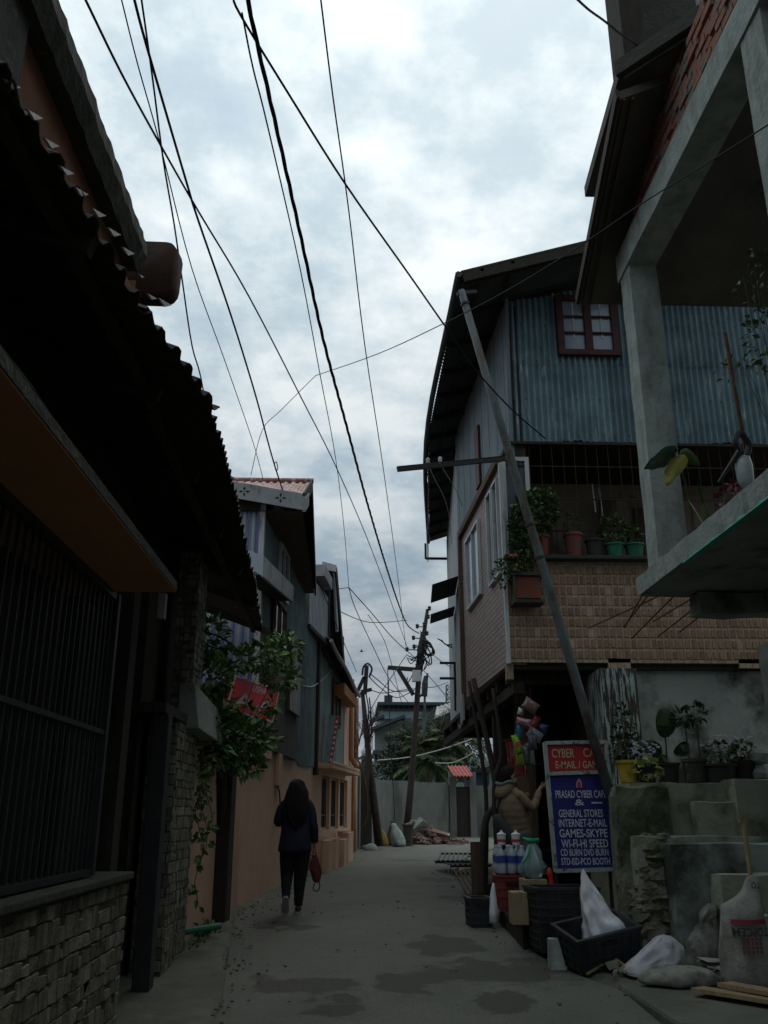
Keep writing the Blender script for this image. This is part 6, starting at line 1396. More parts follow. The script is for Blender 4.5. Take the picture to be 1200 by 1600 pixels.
for k in range(14):
    t0,t1 = k/14,(k+1)/14; mb.cyl(A_[0].lerp(T_[0],t0),A_[1].lerp(T_[1],t1),.045,n=4); mb.cyl(A_[1].lerp(T_[1],t0),A_[0].lerp(T_[0],t1),.045,n=4); mb.cyl(A_[0].lerp(T_[0],t1),A_[1].lerp(T_[1],t1),.045,n=4)
part(mb,'lattice',m_galv,lt)

# ================================================================== palms, shrubs, bare trees behind the wall
def palm(label, base, h, nfr, L_, seed, fan=False):
    o = thing('palm_tree', label, 'palm', tuple(base), 'palms behind the wall'); base = Vector(base); r = random.Random(seed); top = base+Vector((0,0,h))
    part(MB().tube([base,base.lerp(top,.5)+Vector((.05,0,0)),top],[.22,.17,.16],9).jitter(.03,4,seed),'trunk',m_bark,o)
    mb = MB(); st = MB()
    for k in range(nfr):
        az = 2*math.pi*k/nfr*2.4+r.uniform(-.2,.2); el = r.uniform(-.55,1.25); l_ = L_*r.uniform(.8,1.1)
        d = Vector((math.cos(az)*math.cos(el),math.sin(az)*math.cos(el),math.sin(el))); pts = [top]
        p = top.copy(); dd = d.copy()
        for j in range(7): dd = (dd+Vector((0,0,-.13))).normalized(); p = p+dd*l_/7; pts.append(p.copy())
        st.tube(pts,[.03,.028,.025,.02,.017,.014,.01,.006],4)
        for j in range(1,8):
            for m_ in range(4):
                t = (j-1+m_/4)/7; q = pts[j-1].lerp(pts[j],m_/4); ax = (pts[j]-pts[j-1]).normalized(); sd_ = ax.cross(Vector((0,0,1))).normalized()
                for sg_ in (-1,1): leaf(mb,q,Vector((0,0,1)),(ax*.6+sd_*sg_+Vector((0,0,-.35+r.uniform(-.2,.15)))),l_*.34*(1-abs(t-.45)*.9),.045,.15)
    part(st,'frond_stalk',m_stem,o); part(mb,'fronds',LF_palm,o)
palm('largest feathery palm, right in front of the mast',PY(688,1222,41),2.0,34,2.0,1)
palm('lower palm just left of the small gate roof',PY(668,1226,39.5),1.0,30,1.7,2)
palm('palm with yellowing fronds beside the power pole',PY(655,1222,40),1.5,26,1.5,3)
palm('palm on the far right partly behind the gate roof',PY(722,1222,43),2.4,28,1.9,4)
def tree(name,label,base,blobs,n,ln,seed,lm,group,h):
    o = thing(name,label,'tree' if 'tree' in name else 'shrub',tuple(base),group); base = Vector(base); r = random.Random(seed)
    mb = MB().tube([base,base+Vector((.03,0,h*.5)),base+Vector((.0,0,h))],[.16,.12,.07],8)
    for b in blobs[:8]: mb.tube(crom([base+Vector((0,0,h*.5)),(base+Vector((0,0,h))).lerp(Vector(b[0]),.5),Vector(b[0])],4),[.07-.006*j for j in range(9)],5)
    part(mb,'trunk',m_bark,o); mb = MB(); cloud(mb,blobs,n,ln,ln*.55,seed,.45); part(mb,'crown',lm,o)
B_ = lambda x,y,Y,a,b,c: (PY(x,y,Y),a,b,c)
tree('shrub','dense dark shrub sloping down to the left of the power pole',PY(620,1225,42),[B_(632,1170,42,.9,.8,.7),B_(620,1190,42,.9,.8,.7),B_(608,1207,41.5,.8,.7,.5),B_(640,1195,41,.9,.8,.9),B_(600,1216,41,.5,.5,.3),B_(642,1160,42.5,.6,.6,.5)],3000,.17,5,LF_bush,'shrubs behind the wall',1.5)
tree('shrub','dark bushy shrub filling behind the palms',PY(690,1222,46),[B_(700,1165,46,1.4,1,1.0),B_(672,1185,46,1.2,1,1.0),B_(725,1170,46,1.1,1,.9),B_(712,1195,45,1.2,1,.8),B_(690,1150,47,1,.8,.6)],2600,.2,6,LF_bush,'shrubs behind the wall',1.8)
tree('shrub','pale green hedge plants behind the wall beside the lamp post',PY(558,1220,34),[B_(562,1212,34,.5,.5,.4),B_(555,1200,35,.45,.5,.45),B_(576,1217,34,.4,.4,.2)],700,.14,7,LF_mid,'shrubs behind the wall',.6)
for i,(px,lab) in enumerate(((553,'bare twiggy tree close to the orange house edge'),(566,'bare twiggy tree beside the leaning wooden pole'))):
    o = thing('bare_tree',lab,'tree',tuple(PY(px,1222,38+2*i)),'bare trees'); b = Vector(o.location); r = random.Random(20+i); mb = MB()
    def br(p,d,l_,w_,lv,mb=mb,r=r):
        e = p+d*l_; mb.tube([p,p.lerp(e,.5)+Vector((r.uniform(-.04,.04),0,0)),e],[w_,w_*.85,w_*.7],5)
        if lv:
            for _ in range(3): br(p.lerp(e,r.uniform(.55,1)),(d+Vector((r.uniform(-.55,.55),r.uniform(-.5,.5),r.uniform(-.05,.45)))).normalized(),l_*r.uniform(.55,.8),w_*.6,lv-1)
    br(b,Vector((.03,0,1)),1.3,.07,4); part(mb,'branches',m_bark,o)

# ================================================================== far houses
hA = thing('hotel_building','flat roofed grey green building far behind the wall with a glazed top storey','building',(4,68,2))
def qbox(mb,x0,y0,x1,y1,Y,d):
    a,b = PY(x0,y1,Y),PY(x1,y0,Y); return mb.box(min(a.x,b.x),max(a.x,b.x),Y,Y+d,min(a.z,b.z),max(a.z,b.z))
m_fw = MAT('far_grey_wall',(.24,.265,.25),(.18,.2,.19),.5,.9,stain=(.12,.13,.12),sscale=.6,scut=(.55,.7)); m_ft = MAT('far_teal_wall',(.26,.36,.38),(.2,.29,.31),.6,.8); m_fd = MAT('far_dark_roof',(.06,.075,.085),(.045,.055,.06),1,.7); m_fg = PLAIN('far_glazing',(.05,.065,.075),.2,.6)
part(qbox(MB(),593,1112,706,1240,68,8),'wall',m_fw,hA); part(qbox(MB(),592,1112,660,1123,67.7,.29),'teal_band',m_ft,hA)
part(qbox(MB(),596,1101,700,1112,68.4,7),'glazed_storey',m_fg,hA); part(qbox(MB(),590,1097,704,1101,67,9),'roof',m_fd,hA)
mb = MB()
for k in range(12): qbox(mb,597+8.5*k,1101.2,598+8.5*k,1111.8,68.3,.09)
part(mb,'mullion',m_ft,hA)
a_ = PY(607,1097,68); part(MB().box(a_.x-.3,a_.x+.3,68,68.6,a_.z,a_.z+.5).cyl((a_.x,68.3,a_.z+.5),(a_.x,68.3,a_.z+1.7),.06,n=5),'vent_stack',m_fd,hA)
mb = MB(); P_ = [PY(x,y,66) for x,y in ((586,1175),(652,1175),(652,1123),(630,1121),(586,1138))]; mb.prism(P_,(0,1.6,0)); part(mb,'lower_wing',m_fw,hA)
mb = MB().bar(PY(580,1141,65.6),PY(632,1120,65.6),1.8,.2).bar(PY(580,1127,65.8),PY(600,1120,65.8),1.4,.2); part(mb,'wing_roof',m_fd,hA)
part(qbox(MB(),631,1122,643,1139,65.9,.09),'window',m_fg,hA); part(qbox(MB(),601,1151,625,1154,65.7,.28),'ledge',m_fd,hA)
mb = MB().bar(PY(610,1172,64.5),PY(646,1134,64.5),.5,.3); qq = [PY(x,y,64.6) for x,y in ((612,1220),(648,1220),(648,1136),(612,1172))]; mb2 = MB().prism(qq,(0,1.2,0)); part(mb2,'gable_wall',MAT('far_tan_wall',(.22,.19,.14),None,1,.9),hA); part(mb,'gable_roof',m_fd,hA)
hB = thing('blue_balcony_house','small pale blue house with white balcony railing behind the boundary wall','house',tuple(PY(592,1240,55)))
part(qbox(MB(),574,1196,611,1245,55,5),'wall',MAT('far_blue_wall',(.32,.40,.46),(.27,.34,.4),.7,.9),hB); part(qbox(MB(),583,1172,611,1178,54,5),'roof',m_fd,hB); part(qbox(MB(),584,1178,610,1196,56.5,.2),'recess',m_fg,hB)
mb = MB(); qbox(mb,583,1178,611,1179.5,54.9,.09); qbox(mb,583,1193.5,611,1195.5,54.9,.09)
for k in range(5): qbox(mb,584+6.3*k,1179.5,585.2+6.3*k,1193.5,54.9,.09)
for k in range(14): qbox(mb,584+2*k,1186,584.4+2*k,1193.5,54.92,.05)
part(mb,'railing',m_white_paint,hB)
part(qbox(MB(),576,1150,583,1172,54.8,.2),'white_panel',m_white_paint,hB)
hC = thing('patched_roof_house','house with a patched red and white tin roof behind the palms','house',tuple(PY(690,1230,58)))
part(qbox(MB(),667,1130,716,1235,58,6),'wall',m_fw,hC)
A_,B_,C_,D_ = PY(678,1126,57.5),PY(712,1113,57.5),PY(712,1096,62),PY(682,1104,62)
part(MB().corr(A_,B_,C_,D_,.3,.04,'sin',4),'roof',MAT('patched_tin',(.42,.42,.42),(.36,.36,.36),2,.7,stain=(.3,.1,.08),sscale=.7,scut=(.5,.55),bmp=0),hC,solid=.03)
part(MB().bar(PY(665,1132,57.4),PY(714,1112,57.4),.3,.25).bar(PY(667,1130,57.4),PY(680,1106,57.4),.2,.2),'verge_board',m_fd,hC)
part(qbox(MB(),690,1134,708,1140,57.9,.09),'window',m_white_paint,hC)
hD = thing('blue_shed','low dark blue shed seen behind the gate','shed',tuple(PY(750,1235,44)))
part(qbox(MB(),737,1207,764,1240,44,3),'wall',MAT('far_navy_wall',(.05,.08,.14),None,1,.8),hD); part(qbox(MB(),735,1203,766,1207,43.7,3.5),'roof',m_fd,hD)
hE = thing('grey_roof_shed','grey tin roofed shed glimpsed between the trunk props','shed',tuple(PY(752,1230,50)))
part(qbox(MB(),738,1190,775,1240,50,4),'wall',m_fw,hE); part(MB().corr(PY(736,1200,49.6),PY(776,1196,49.6),PY(776,1180,53),PY(740,1182,53),.3,.04,'sin',4),'roof',m_dark_tin,hE,solid=.03)

# ================================================================== overhead wires
def wire(label, pts, A, B, rad, mat=None, name='overhead_wire', group='overhead wires', twist=False):
    """pts are traced along the wire; it hangs in the upright plane through its two real end points A and B"""
    A, B = Vector(A), Vector(B); d = Vector((B.x-A.x,B.y-A.y,0)); n = Vector((d.y,-d.x,0)).normalized(); P_ = [A]
    for x,y in pts:
        r_ = ray(x,y); den = r_.dot(n)
        if abs(den) < 1e-4: continue
        t = (A-CAM).dot(n)/den; q = CAM+r_*t
        P_.append(q)
    P_.append(B); C_ = crom(P_,5)
    mb = MB()
    if twist:
        tot = 0; R_ = [[],[],[]]; fine = []
        for a,b in zip(C_,C_[1:]):
            m_ = max(1,int((b-a).length/.06))
            fine += [a.lerp(b,j/m_) for j in range(m_)]
        fine.append(C_[-1])
        for j,p in enumerate(fine):
            for q in range(3): t = j*.42+2.094*q; R_[q].append(p+Vector((math.cos(t),0,math.sin(t)))*rad*.75)
        for q in range(3): mb.tube(R_[q],rad*.62,5)
    else: mb.tube(C_,rad,5)
    return tag(mb.build(name, mat or m_cable, None), label, 'wire', group)
ext = lambda a,b,k: a+(a-b)*k
PH = PY(655,990,31.8)
a0_ = PZ(385,-10,7.2); wire('thick twisted black cable running the whole length of the lane to the power pole',[(400,60),(432,200),(470,370),(505,530),(540,660),(575,790),(605,890),(625,950),(638,978)],a0_,PH,.0145,twist=True)
a0_ = PZ(364,-8,7.6); wire('straight black wire crossing the lane to the blue tin house',[(375,22),(450,145),(540,288),(640,430),(700,516),(745,580),(800,640)],a0_,PY(852,685,11.9),.0105)
a0_ = PZ(500,-10,8.0); wire('thin wire right of the thick cable running to the power pole',[(520,150),(545,330),(570,540),(600,740),(622,905)],a0_,PY(634,1010,31.9),.008)
a0_ = PZ(378,20,7.4); wire('thin wire just left of the thick cable ending at a service knot',[(395,105),(420,205),(470,425),(500,585),(525,720),(538,830)],a0_,PY(545,918,24),.008)
a0_ = PZ(130,-8,6.6); wire('black wire from top left crossing behind the others to the power pole',[(190,115),(250,225),(310,330),(390,465),(470,620),(530,740),(585,870)],a0_,PY(636,1010,31.9),.0095)
a0_ = PZ(188,-8,7.4); wire('thin wire from top left down to the red gable roof',[(215,100),(250,225),(300,420),(350,560),(395,690)],a0_,Vector(PY(411,748,15)),.006)
a0_ = PZ(208,-8,7.0); wire('heavy black wire from top left down to the teal house front',[(230,75),(290,280),(310,345),(360,490),(400,620),(430,730)],a0_,PY(470,850,15.5),.011)
wire('black service wire sagging along the teal house to the third house',[(500,915),(525,975)],PY(470,850,15.5),PY(557,1050,25),.009)
a0_ = PZ(220,-8,7.8); wire('black wire dropping behind the rounded cornice end',[(238,120),(255,250),(272,350),(285,440),(300,540),(318,612)],a0_,PY(346,800,13.25),.009)
wire('thin wire strung across the lane from the concrete house',[(1100,258),(1000,320),(900,388),(790,455),(690,507),(590,553)],PX(1205,192,3.0),PY(493,587,14.0),.0065)
wire('thin wire continuing from the crossing wire to the red gable roof',[(440,640),(410,672)],PY(493,587,14.0),PY(392,742,14.5),.006)
a0_ = PZ(898,-5,7.9); wire('black wire at top right ending on the upper concrete floor',[(920,15),(945,33),(968,52)],a0_,PY(1000,72,7.3),.011)
K = PY(545,918,24)
wire('thin wire from the service knot to the third house gable',[(530,920)],K,PY(514,922,21.5),.012)
wire('thin wire from the service knot to the power pole',[(580,957),(615,998)],K,PY(651,1030,31.8),.014)
wire('thin wire falling from the service knot towards the far houses',[(555,950),(585,1015),(608,1060)],K,PY(640,1100,34),.012)
wire('sagging wire from the third house to the pole head',[(545,962),(575,972),(605,972)],PY(500,938,21),PY(636,969,31.8),.012)
wire('wire from the roof bracket to the power pole, upper one',[(590,1062),(615,1080)],PY(578,1052,26),PY(648,1078,31.9),.015)
wire('wire from the roof bracket to the power pole, lower one',[(595,1075),(620,1090)],PY(577,1058,26),PY(648,1078,31.9),.015)
wire('wire from the leaning wooden pole up to the cross arm',[(590,1090),(600,1075)],PY(576,1115,27.4),PY(636,1022,31.8),.014)
wire('wire hanging from the cross arm down to the boundary wall',[(606,1060),(608,1100),(612,1190),(616,1260)],PY(606,1043,31.8),PY(615,1296,31.6),.015)
wire('wire from the power pole down to the white boarding on the right',[(675,1062),(695,1085)],PY(659,1045,31.8),PY(716,1105,21.5),.014)
wire('wire from the pole head to the dark awnings on the right',[(685,1030),(697,1038)],PY(664,1012,31.8),PY(707,1043,21.9),.012)
for k in range(3):
    mb = MB().tube(crom([PY(684+3*k,998+k,19.9),PY(692+2*k,1003+2*k,20.3),PY(702,1011-2*k,20.9),PY(711,1013-3*k,21.5)],5),.012,5); tag(mb.build('overhead_wire',m_cable,None),('upper','middle','lower')[k]+' black wire drooping from under the dark awning','wire','overhead wires')
wire('pale cord sagging across the front of the palms',[(640,1183),(690,1171)],PY(590,1188,36),PY(737,1155,34),.022,m_cable_pale)
wire('pale cord running behind the gate roof',[(705,1192),(722,1186)],PY(680,1192,38),PY(740,1176,36),.02,m_cable_pale)
wire('long low wire from the leaning pole to the slim steel mast',[(600,1083),(630,1078)],PY(581,1079,27.4),PY(664,1074,40),.015)
wire('low wire from the slim mast to the lattice mast',[(680,1073)],PY(664,1074,40),PY(700,1066,60),.02)
wire('slanting wire crossing behind the cross arm',[(600,1000),(615,1050)],PY(575,960,33),PY(628,1100,36),.012)
wire('pair of black leads along the iron service arm',[(700,722),(750,717)],PY(668,726,11.4),PY(790,712,11.72),.008,group='service leads')
wire('pale lead drooping from the left insulator on the iron arm',[(680,750),(695,780),(703,815)],PY(668,725,11.4),PY(706,850,14),.006,m_cable_pale,group='service leads')
wire('pale lead drooping from the right insulator on the iron arm',[(700,745),(712,765)],PY(687,724,11.42),PY(722,790,13),.006,m_cable_pale,group='service leads')
lp_ = MB().tube(crom([PY(428,722,13.8),PY(431,735,13.8),PY(434,732,13.8),PY(432,722,13.8),PY(429,724,13.8)],5),.008,5); tag(lp_.build('wire_loop',m_cable,None),'small loose loop hanging on the heavy wire above the red gable','wire')
lp_ = MB().tube(crom([PY(306,982,10.2),PY(330,990,10.1),PY(356,1003,10.1),PY(350,1014,10.1),PY(325,1008,10.2),PY(308,990,10.2)],6),.009,5); tag(lp_.build('wire_loop',m_cable,None),'black cable loop sticking out above the climbing vine','wire')
wire('pale slack wire looping from the teal house to the third house gutter',[(490,1072),(515,1050)],PY(470,1070,17.5),PY(520,1035,21.8),.012,m_cable_pale)
# a bird far off
bz = PY(565,1018,48); bd_ = thing('bird','tiny dark bird gliding between the left houses and the power pole','bird',tuple(bz))
mb = MB().tube([bz+Vector((-.2,0,.0)),bz+Vector((-.05,0,.01)),bz+Vector((.1,0,0)),bz+Vector((.2,0,.02))],[.015,.06,.05,.01],8)
for sg_ in (-1,1): mb.prism([bz+Vector((.08,0,.03)),bz+Vector((-.08,0,.03)),bz+Vector((-.06,.28*sg_,.14)),bz+Vector((.0,.45*sg_,.1)),bz+Vector((.05,.25*sg_,.14))],(0,0,.012))
part(mb.rot(Matrix.Translation(bz)@Matrix.Scale(.55,4)@Matrix.Translation(-bz)),'body',m_cable,bd_)
# ================================================================== people
def skin_body(name, verts, edges, radii, root, mat, parent, sub=2):
    me = bpy.data.meshes.new(name); me.from_pydata([Vector(v) for v in verts],edges,[]); me.update()
    o = bpy.data.objects.new(name, me); COL.objects.link(o); m = o.modifiers.new('s','SKIN'); m.use_smooth_shade = True
    for i,r_ in enumerate(radii): me.skin_vertices[0].data[i].radius = (r_,r_) if not isinstance(r_,tuple) else r_
    me.skin_vertices[0].data[root].use_root = True
    s = o.modifiers.new('ss','SUBSURF'); s.levels = sub; s.render_levels = sub
    dg = bpy.context.evaluated_depsgraph_get(); dg.update(); m2 = bpy.data.meshes.new_from_object(o.evaluated_get(dg))
    bpy.data.objects.remove(o); m2.name = name; m2.materials.clear(); m2.materials.append(mat)
    b = bpy.data.objects.new(name, m2); COL.objects.link(b); b.parent = parent
    m2.polygons.foreach_set('use_smooth',[True]*len(m2.polygons)); return b
class Sk:
    def __init__(s): s.v = []; s.e = []; s.r = []
    def a(s, p, r_, prev=None):
        s.v.append(p); s.r.append(r_)
        if prev is not None: s.e.append((prev,len(s.v)-1))
        return len(s.v)-1
    def chain(s, prev, seq):
        for p,r_ in seq: prev = s.a(p,r_,prev)
        return prev
def hand(s, wrist, palm_dir, side, nrm, curl, thumb_sign=1, k=1.0):
    """palm, four unequal fingers and a side thumb grown from a wrist vertex"""
    w_ = Vector(s.v[wrist]); d = Vector(palm_dir).normalized(); a = Vector(side).normalized(); n = Vector(nrm).normalized()
    pm = s.a(w_+d*.05*k,.026*k,wrist); pe = s.a(w_+d*.085*k,.024*k,pm)
    for i,(off,l_) in enumerate(((.03,.065),(.01,.075),(-.011,.07),(-.03,.055))):
        b = w_+d*.095*k+a*off*k; t1 = (d*math.cos(curl*.5)+n*math.sin(curl*.5)); t2 = (d*math.cos(curl)+n*math.sin(curl))
        s.chain(pe,[(b,.0095*k),(b+t1*l_*.5*k,.0085*k),(b+t1*l_*.5*k+t2*l_*.5*k,.0065*k)])
    t = (d*.6+a*thumb_sign).normalized(); b = w_+d*.03*k+a*.03*k*thumb_sign
    s.chain(pm,[(b,.0115*k),(b+t*.03*k,.0095*k),(b+t*.03*k+(d*.8+n*.3).normalized()*.028*k,.008*k)])
m_skin = MAT('skin',(.30,.17,.11),(.26,.145,.095),8,.55,bmp=.05); m_hair = MAT('black_hair',(.009,.008,.008),(.014,.012,.011),3,.7,stretch=(40,40,3),spec=.15,bmp=.5)
m_eye = PLAIN('eye',(.04,.03,.03),.2)
# ---- woman walking away
W0 = PZ(458,1429,gz(-.75,12)); W0.z = gz(W0.x,W0.y)
wm = thing('person','person with long black hair in a navy jacket walking away and holding a red bag','person',tuple(W0))
wm.location = (0,0,0)
s = Sk(); pel = s.a((0,0,.84),.12)
ch_ = s.chain(pel,[((0,.0,.98),.105),((0,.01,1.14),.115),((0,.015,1.28),.10),((0,.01,1.36),.05),((0,.02,1.42),.045)])
hd = s.chain(ch_,[((0,.03,1.48),.078),((0,.035,1.53),.088),((0,.03,1.575),.055)])
s.chain(ch_,[((0,.115,1.465),.018)])         # nose side of the head, facing away
chest = 3
le = s.chain(chest,[((-.13,.01,1.30),.042),((-.20,-.02,1.08),.034),((-.13,.17,1.12),.032),((-.08,.24,1.2),.024)]); hand(s,le,(.25,.3,.9),(1,0,-.2),(0,1,0),.9,1,.9)
re = s.chain(chest,[((.13,.0,1.30),.042),((.215,-.01,1.06),.033),((.24,.04,.86),.03),((.245,.05,.79),.022)]); hand(s,re,(.02,.05,-1),(0,1,0),(-1,0,0),1.6,1,.9)
lk = s.chain(pel,[((-.085,.01,.74),.075),((-.092,.05,.46),.042),((-.096,-.11,.24),.028),((-.098,-.13,.2),.03)]); s.chain(lk,[((-.1,-.07,.06),.026)])
rk = s.chain(pel,[((.086,.01,.74),.075),((.076,.055,.45),.042),((.062,.06,.12),.028),((.06,.05,.06),.034)]); s.chain(rk,[((.06,.16,.03),.03)])
wbody = skin_body('body',s.v,s.e,s.r,pel,m_skin,wm)
m_legg = MAT('black_leggings',(.012,.012,.014),(.008,.008,.009),9,.8,bmp=.1); m_jack = MAT('navy_jacket',(.018,.018,.038),(.011,.011,.024),5,.7,bmp=.6,bscale=9); m_shoe = MAT('dark_trainer',(.035,.035,.04),None,8,.6); m_sole = PLAIN('grey_sole',(.3,.3,.29),.7)
mb = MB().tube(crom([(-.08,.0,.86),(-.095,.02,.66),(-.093,.055,.46),(-.096,-.02,.33),(-.097,-.12,.2)],5),[.115-.0033*j for j in range(21)],14); mb.tube(crom([(.08,.0,.86),(.088,.03,.66),(.076,.055,.45),(.068,.07,.28),(.061,.06,.09)],5),[.117-.0032*j for j in range(21)],14); part(mb,'leggings',m_legg,wm,smooth=True)
rings = []
for z,rx_,ry_,cx,cy in ((.72,.205,.16,-.005,0),(.74,.215,.168,-.005,0),(.82,.21,.165,-.003,0),(.95,.19,.15,.0,.0),(1.08,.188,.145,.0,.0),(1.2,.195,.142,0,.0),(1.29,.185,.12,0,.005),(1.345,.12,.095,0,.01),(1.385,.075,.075,0,.015),(1.4,.065,.065,0,.015)):
    rings.append([p+MN.noise_vector(p*6)*.018 for p in ell((cx,cy,z),rx_,ry_,22,.9)])
jk = part(MB().loft(rings),'jacket',m_jack,wm,smooth=True,sub=1)
mb = MB().tube([p+MN.noise_vector(p*9)*.012 for p in crom([(-.08,.0,1.325),(-.165,-.005,1.27),(-.225,-.02,1.10),(-.205,.05,1.08),(-.14,.17,1.12),(-.1,.22,1.17)],5)],[.07-.001*j for j in range(26)],12).tube([p+MN.noise_vector(p*9)*.012 for p in crom([(.08,.0,1.325),(.165,.0,1.27),(.225,-.01,1.06),(.24,.025,.92),(.245,.045,.82)],5)],[.07-.0012*j for j in range(21)],12); part(mb,'sleeve',m_jack,jk,smooth=True)
rings = []; 
for z,rx_,ry_,cx,cy in ((1.6,.02,.03,0,.02),(1.59,.06,.07,0,.02),(1.56,.105,.105,0,.015),(1.51,.122,.12,0,.0),(1.44,.13,.115,0,-.02),(1.36,.15,.09,0,-.06),(1.28,.165,.07,.0,-.1),(1.18,.15,.05,.0,-.125),(1.08,.11,.035,.01,-.135),(1.02,.06,.02,.015,-.135),(.98,.02,.01,.02,-.135)):
    rings.append([p+Vector((.012*math.sin(17*math.atan2(p.y-cy,p.x-cx)),.01*math.cos(13*math.atan2(p.y-cy,p.x-cx)),.0))*(1 if z < 1.5 else .3)+MN.noise_vector(p*9)*.026 for p in ell((cx,cy,z),rx_,ry_,40)])
part(MB().loft(rings),'hair',m_hair,wm,smooth=True)
def shoe(parent, heel, toe, up, label=None):
    heel,toe,up = Vector(heel),Vector(toe),Vector(up).normalized(); d = (toe-heel).normalized(); sd_ = d.cross(up).normalized(); l_ = (toe-heel).length
    R_ = []
    for t,w_,h_ in ((0,.024,.05),(.06,.034,.085),(.25,.036,.092),(.45,.039,.075),(.65,.045,.055),(.85,.042,.045),(.97,.027,.035),(1,.012,.025)):
        c = heel+d*l_*t; R_.append([c+sd_*(w_*math.cos(a))+up*(h_*(.5+.5*math.sin(a))+.018) for a in [2*math.pi*k/12 for k in range(12)]])
    so_ = part(MB().loft(R_),'shoe',m_shoe,parent,smooth=True)
    R_ = []
    for t,w_ in ((-.02,.02),(.0,.03),(.2,.041),(.45,.04),(.7,.049),(.9,.044),(1.02,.02)):
        c = heel+d*l_*t; R_.append([c+sd_*(w_*a)+up*b for a,b in ((-1,0),(1,0),(1,.028),(-1,.028))])
    part(MB().loft(R_),'sole',m_sole,so_)
shoe(wm,(-.098,-.21,.2),(-.1,-.075,.012),(0,.81,.58)); shoe(wm,(.06,.0,.0),(.062,.235,.0),(0,0,1))
for sx in (-1,1): part(MB().lathe((0,0,0),[(.0,-.011),(.009,-.006),(.011,0),(.009,.006),(0,.011)],8,False).rot(Matrix.Translation((.032*sx,.118,1.5))),'eye',m_eye,wm)
wm.location = W0; wm.rotation_euler = (0,0,R(4))
bag = thing('handbag','dark red soft bag hanging from the walking person\'s right hand','handbag',(0,0,0))
mb = MB().loft([[p+MN.noise_vector(p*14)*.012 for p in ell((cx,0,z),rx_,ry_,16,.8)] for z,rx_,ry_,cx in ((-.33,.02,.015,0),(-.30,.045,.03,0),(-.22,.07,.04,.01),(-.12,.065,.035,-.01),(-.04,.045,.025,.0),(.0,.03,.018,0))]); part(mb,'pouch',MAT('dark_red_fabric',(.13,.028,.03),(.08,.02,.022),6,.8,stain=(.2,.08,.07),sscale=9,scut=(.58,.62),bmp=.4),bag,smooth=True)
mb = MB().tube(crom([(-.02,0,-.02),(-.015,0,.05),(.0,.0,.075),(.015,0,.05),(.02,0,-.02)],5),.008,6).tube(crom([(-.02,.02,-.33),(-.04,.03,-.4),(.01,.02,-.43),(.045,.02,-.38),(.04,.02,-.3)],5),.007,6); part(mb,'strap',m_cable,bag)
bag.location = W0+Vector((.245,.09,.68)); bag.rotation_euler = (R(0),R(-6),R(20))

# ---- man reaching into the shop
M0 = Vector((2.12,11.95,.5))
mn = thing('person','person in a tan hooded quilted jacket and grey trousers reaching towards the shop counter','person',tuple(M0)); mn.location = (0,0,0)
# local frame: he faces +X (turned a little away), feet at z=0
s = Sk(); pel = s.a((0,0,.82),.125)
ch_ = s.chain(pel,[((-.01,0,.95),.115),((-.02,0,1.10),.125),((-.02,0,1.24),.105),((-.03,0,1.34),.055),((-.015,0,1.40),.05)])
s.chain(ch_,[((.005,0,1.46),.078),((.0,0,1.52),.09),((-.005,0,1.575),.06)])
fc = s.chain(ch_,[((.075,0,1.44),.042),((.098,0,1.462),.016)])
s.chain(3,[((.0,.14,1.25),.04),((.16,.22,1.10),.034),((.31,.13,1.24),.03)])
re = s.chain(3,[((.0,-.14,1.25),.04),((.17,-.205,1.09),.034),((.315,-.13,1.25),.03),((.345,-.12,1.29),.024)]); hand(s,re,(.9,.1,.35),(0,-.3,.9),(.2,1,0),.8,1,1.0)
lk = s.chain(pel,[((0,.09,.76),.095),((.03,.1,.44),.062),((-.01,.1,.1),.042)]); s.chain(lk,[((.12,.1,.04),.035)])
rk = s.chain(pel,[((0,-.09,.76),.095),((.02,-.1,.44),.062),((-.04,-.1,.1),.042)]); s.chain(rk,[((.09,-.1,.04),.035)])
skin_body('body',s.v,s.e,s.r,pel,m_skin,mn)
m_tan = MAT('tan_quilted_nylon',(.24,.175,.105),(.17,.125,.078),4,.8,bmp=.6,bscale=12); m_tl = MAT('grey_green_lining',(.16,.2,.18),None,6,.8); m_jean = MAT('grey_trousers',(.12,.135,.135),(.08,.09,.09),4,.85,bmp=.3)
rings = []
prof_ = ((.74,.165,.175,-.01),(.76,.185,.2,-.01),(.80,.19,.205,-.012),(.83,.183,.2,-.012),(.87,.2,.215,-.015),(.91,.19,.205,-.015),(.95,.208,.22,-.02),(.99,.198,.21,-.02),(1.03,.21,.222,-.02),(1.07,.2,.212,-.02),(1.11,.207,.22,-.02),(1.15,.195,.21,-.02),(1.19,.195,.21,-.02),(1.24,.18,.195,-.02),(1.29,.145,.155,-.02),(1.33,.1,.1,-.02),(1.36,.085,.085,-.015))
for i_,(z,rx_,ry_,cx) in enumerate(prof_):
    if 2 < i_ < 14: k_ = 1.0 if i_ % 2 == 0 else .97; rx_ *= k_; ry_ *= k_
    rings.append([p+MN.noise_vector(p*7+Vector((3,0,0)))*.02+Vector((0,0,.02*math.sin(6*p.y))) for p in ell((cx,0,z),rx_*.92,ry_*.94,24,.9)])
mj = part(MB().loft(rings),'jacket',m_tan,mn,smooth=True,sub=1)
mb = MB()
for sy,seq in ((-1,((-.02,-.09,1.29),(.04,-.17,1.22),(.15,-.2,1.08),(.24,-.17,1.15),(.315,-.13,1.25))),(1,((-.02,.09,1.29),(.04,.17,1.22),(.15,.21,1.08),(.24,.17,1.15),(.31,.13,1.24)))):
    C_ = crom(seq,6); mb.tube([p+MN.noise_vector(p*12)*.012 for p in C_],[.066-.0011*j+.005*math.sin(j*1.6) for j in range(len(C_))],14)
part(mb,'sleeve',m_tan,mj,smooth=True)
hood = []
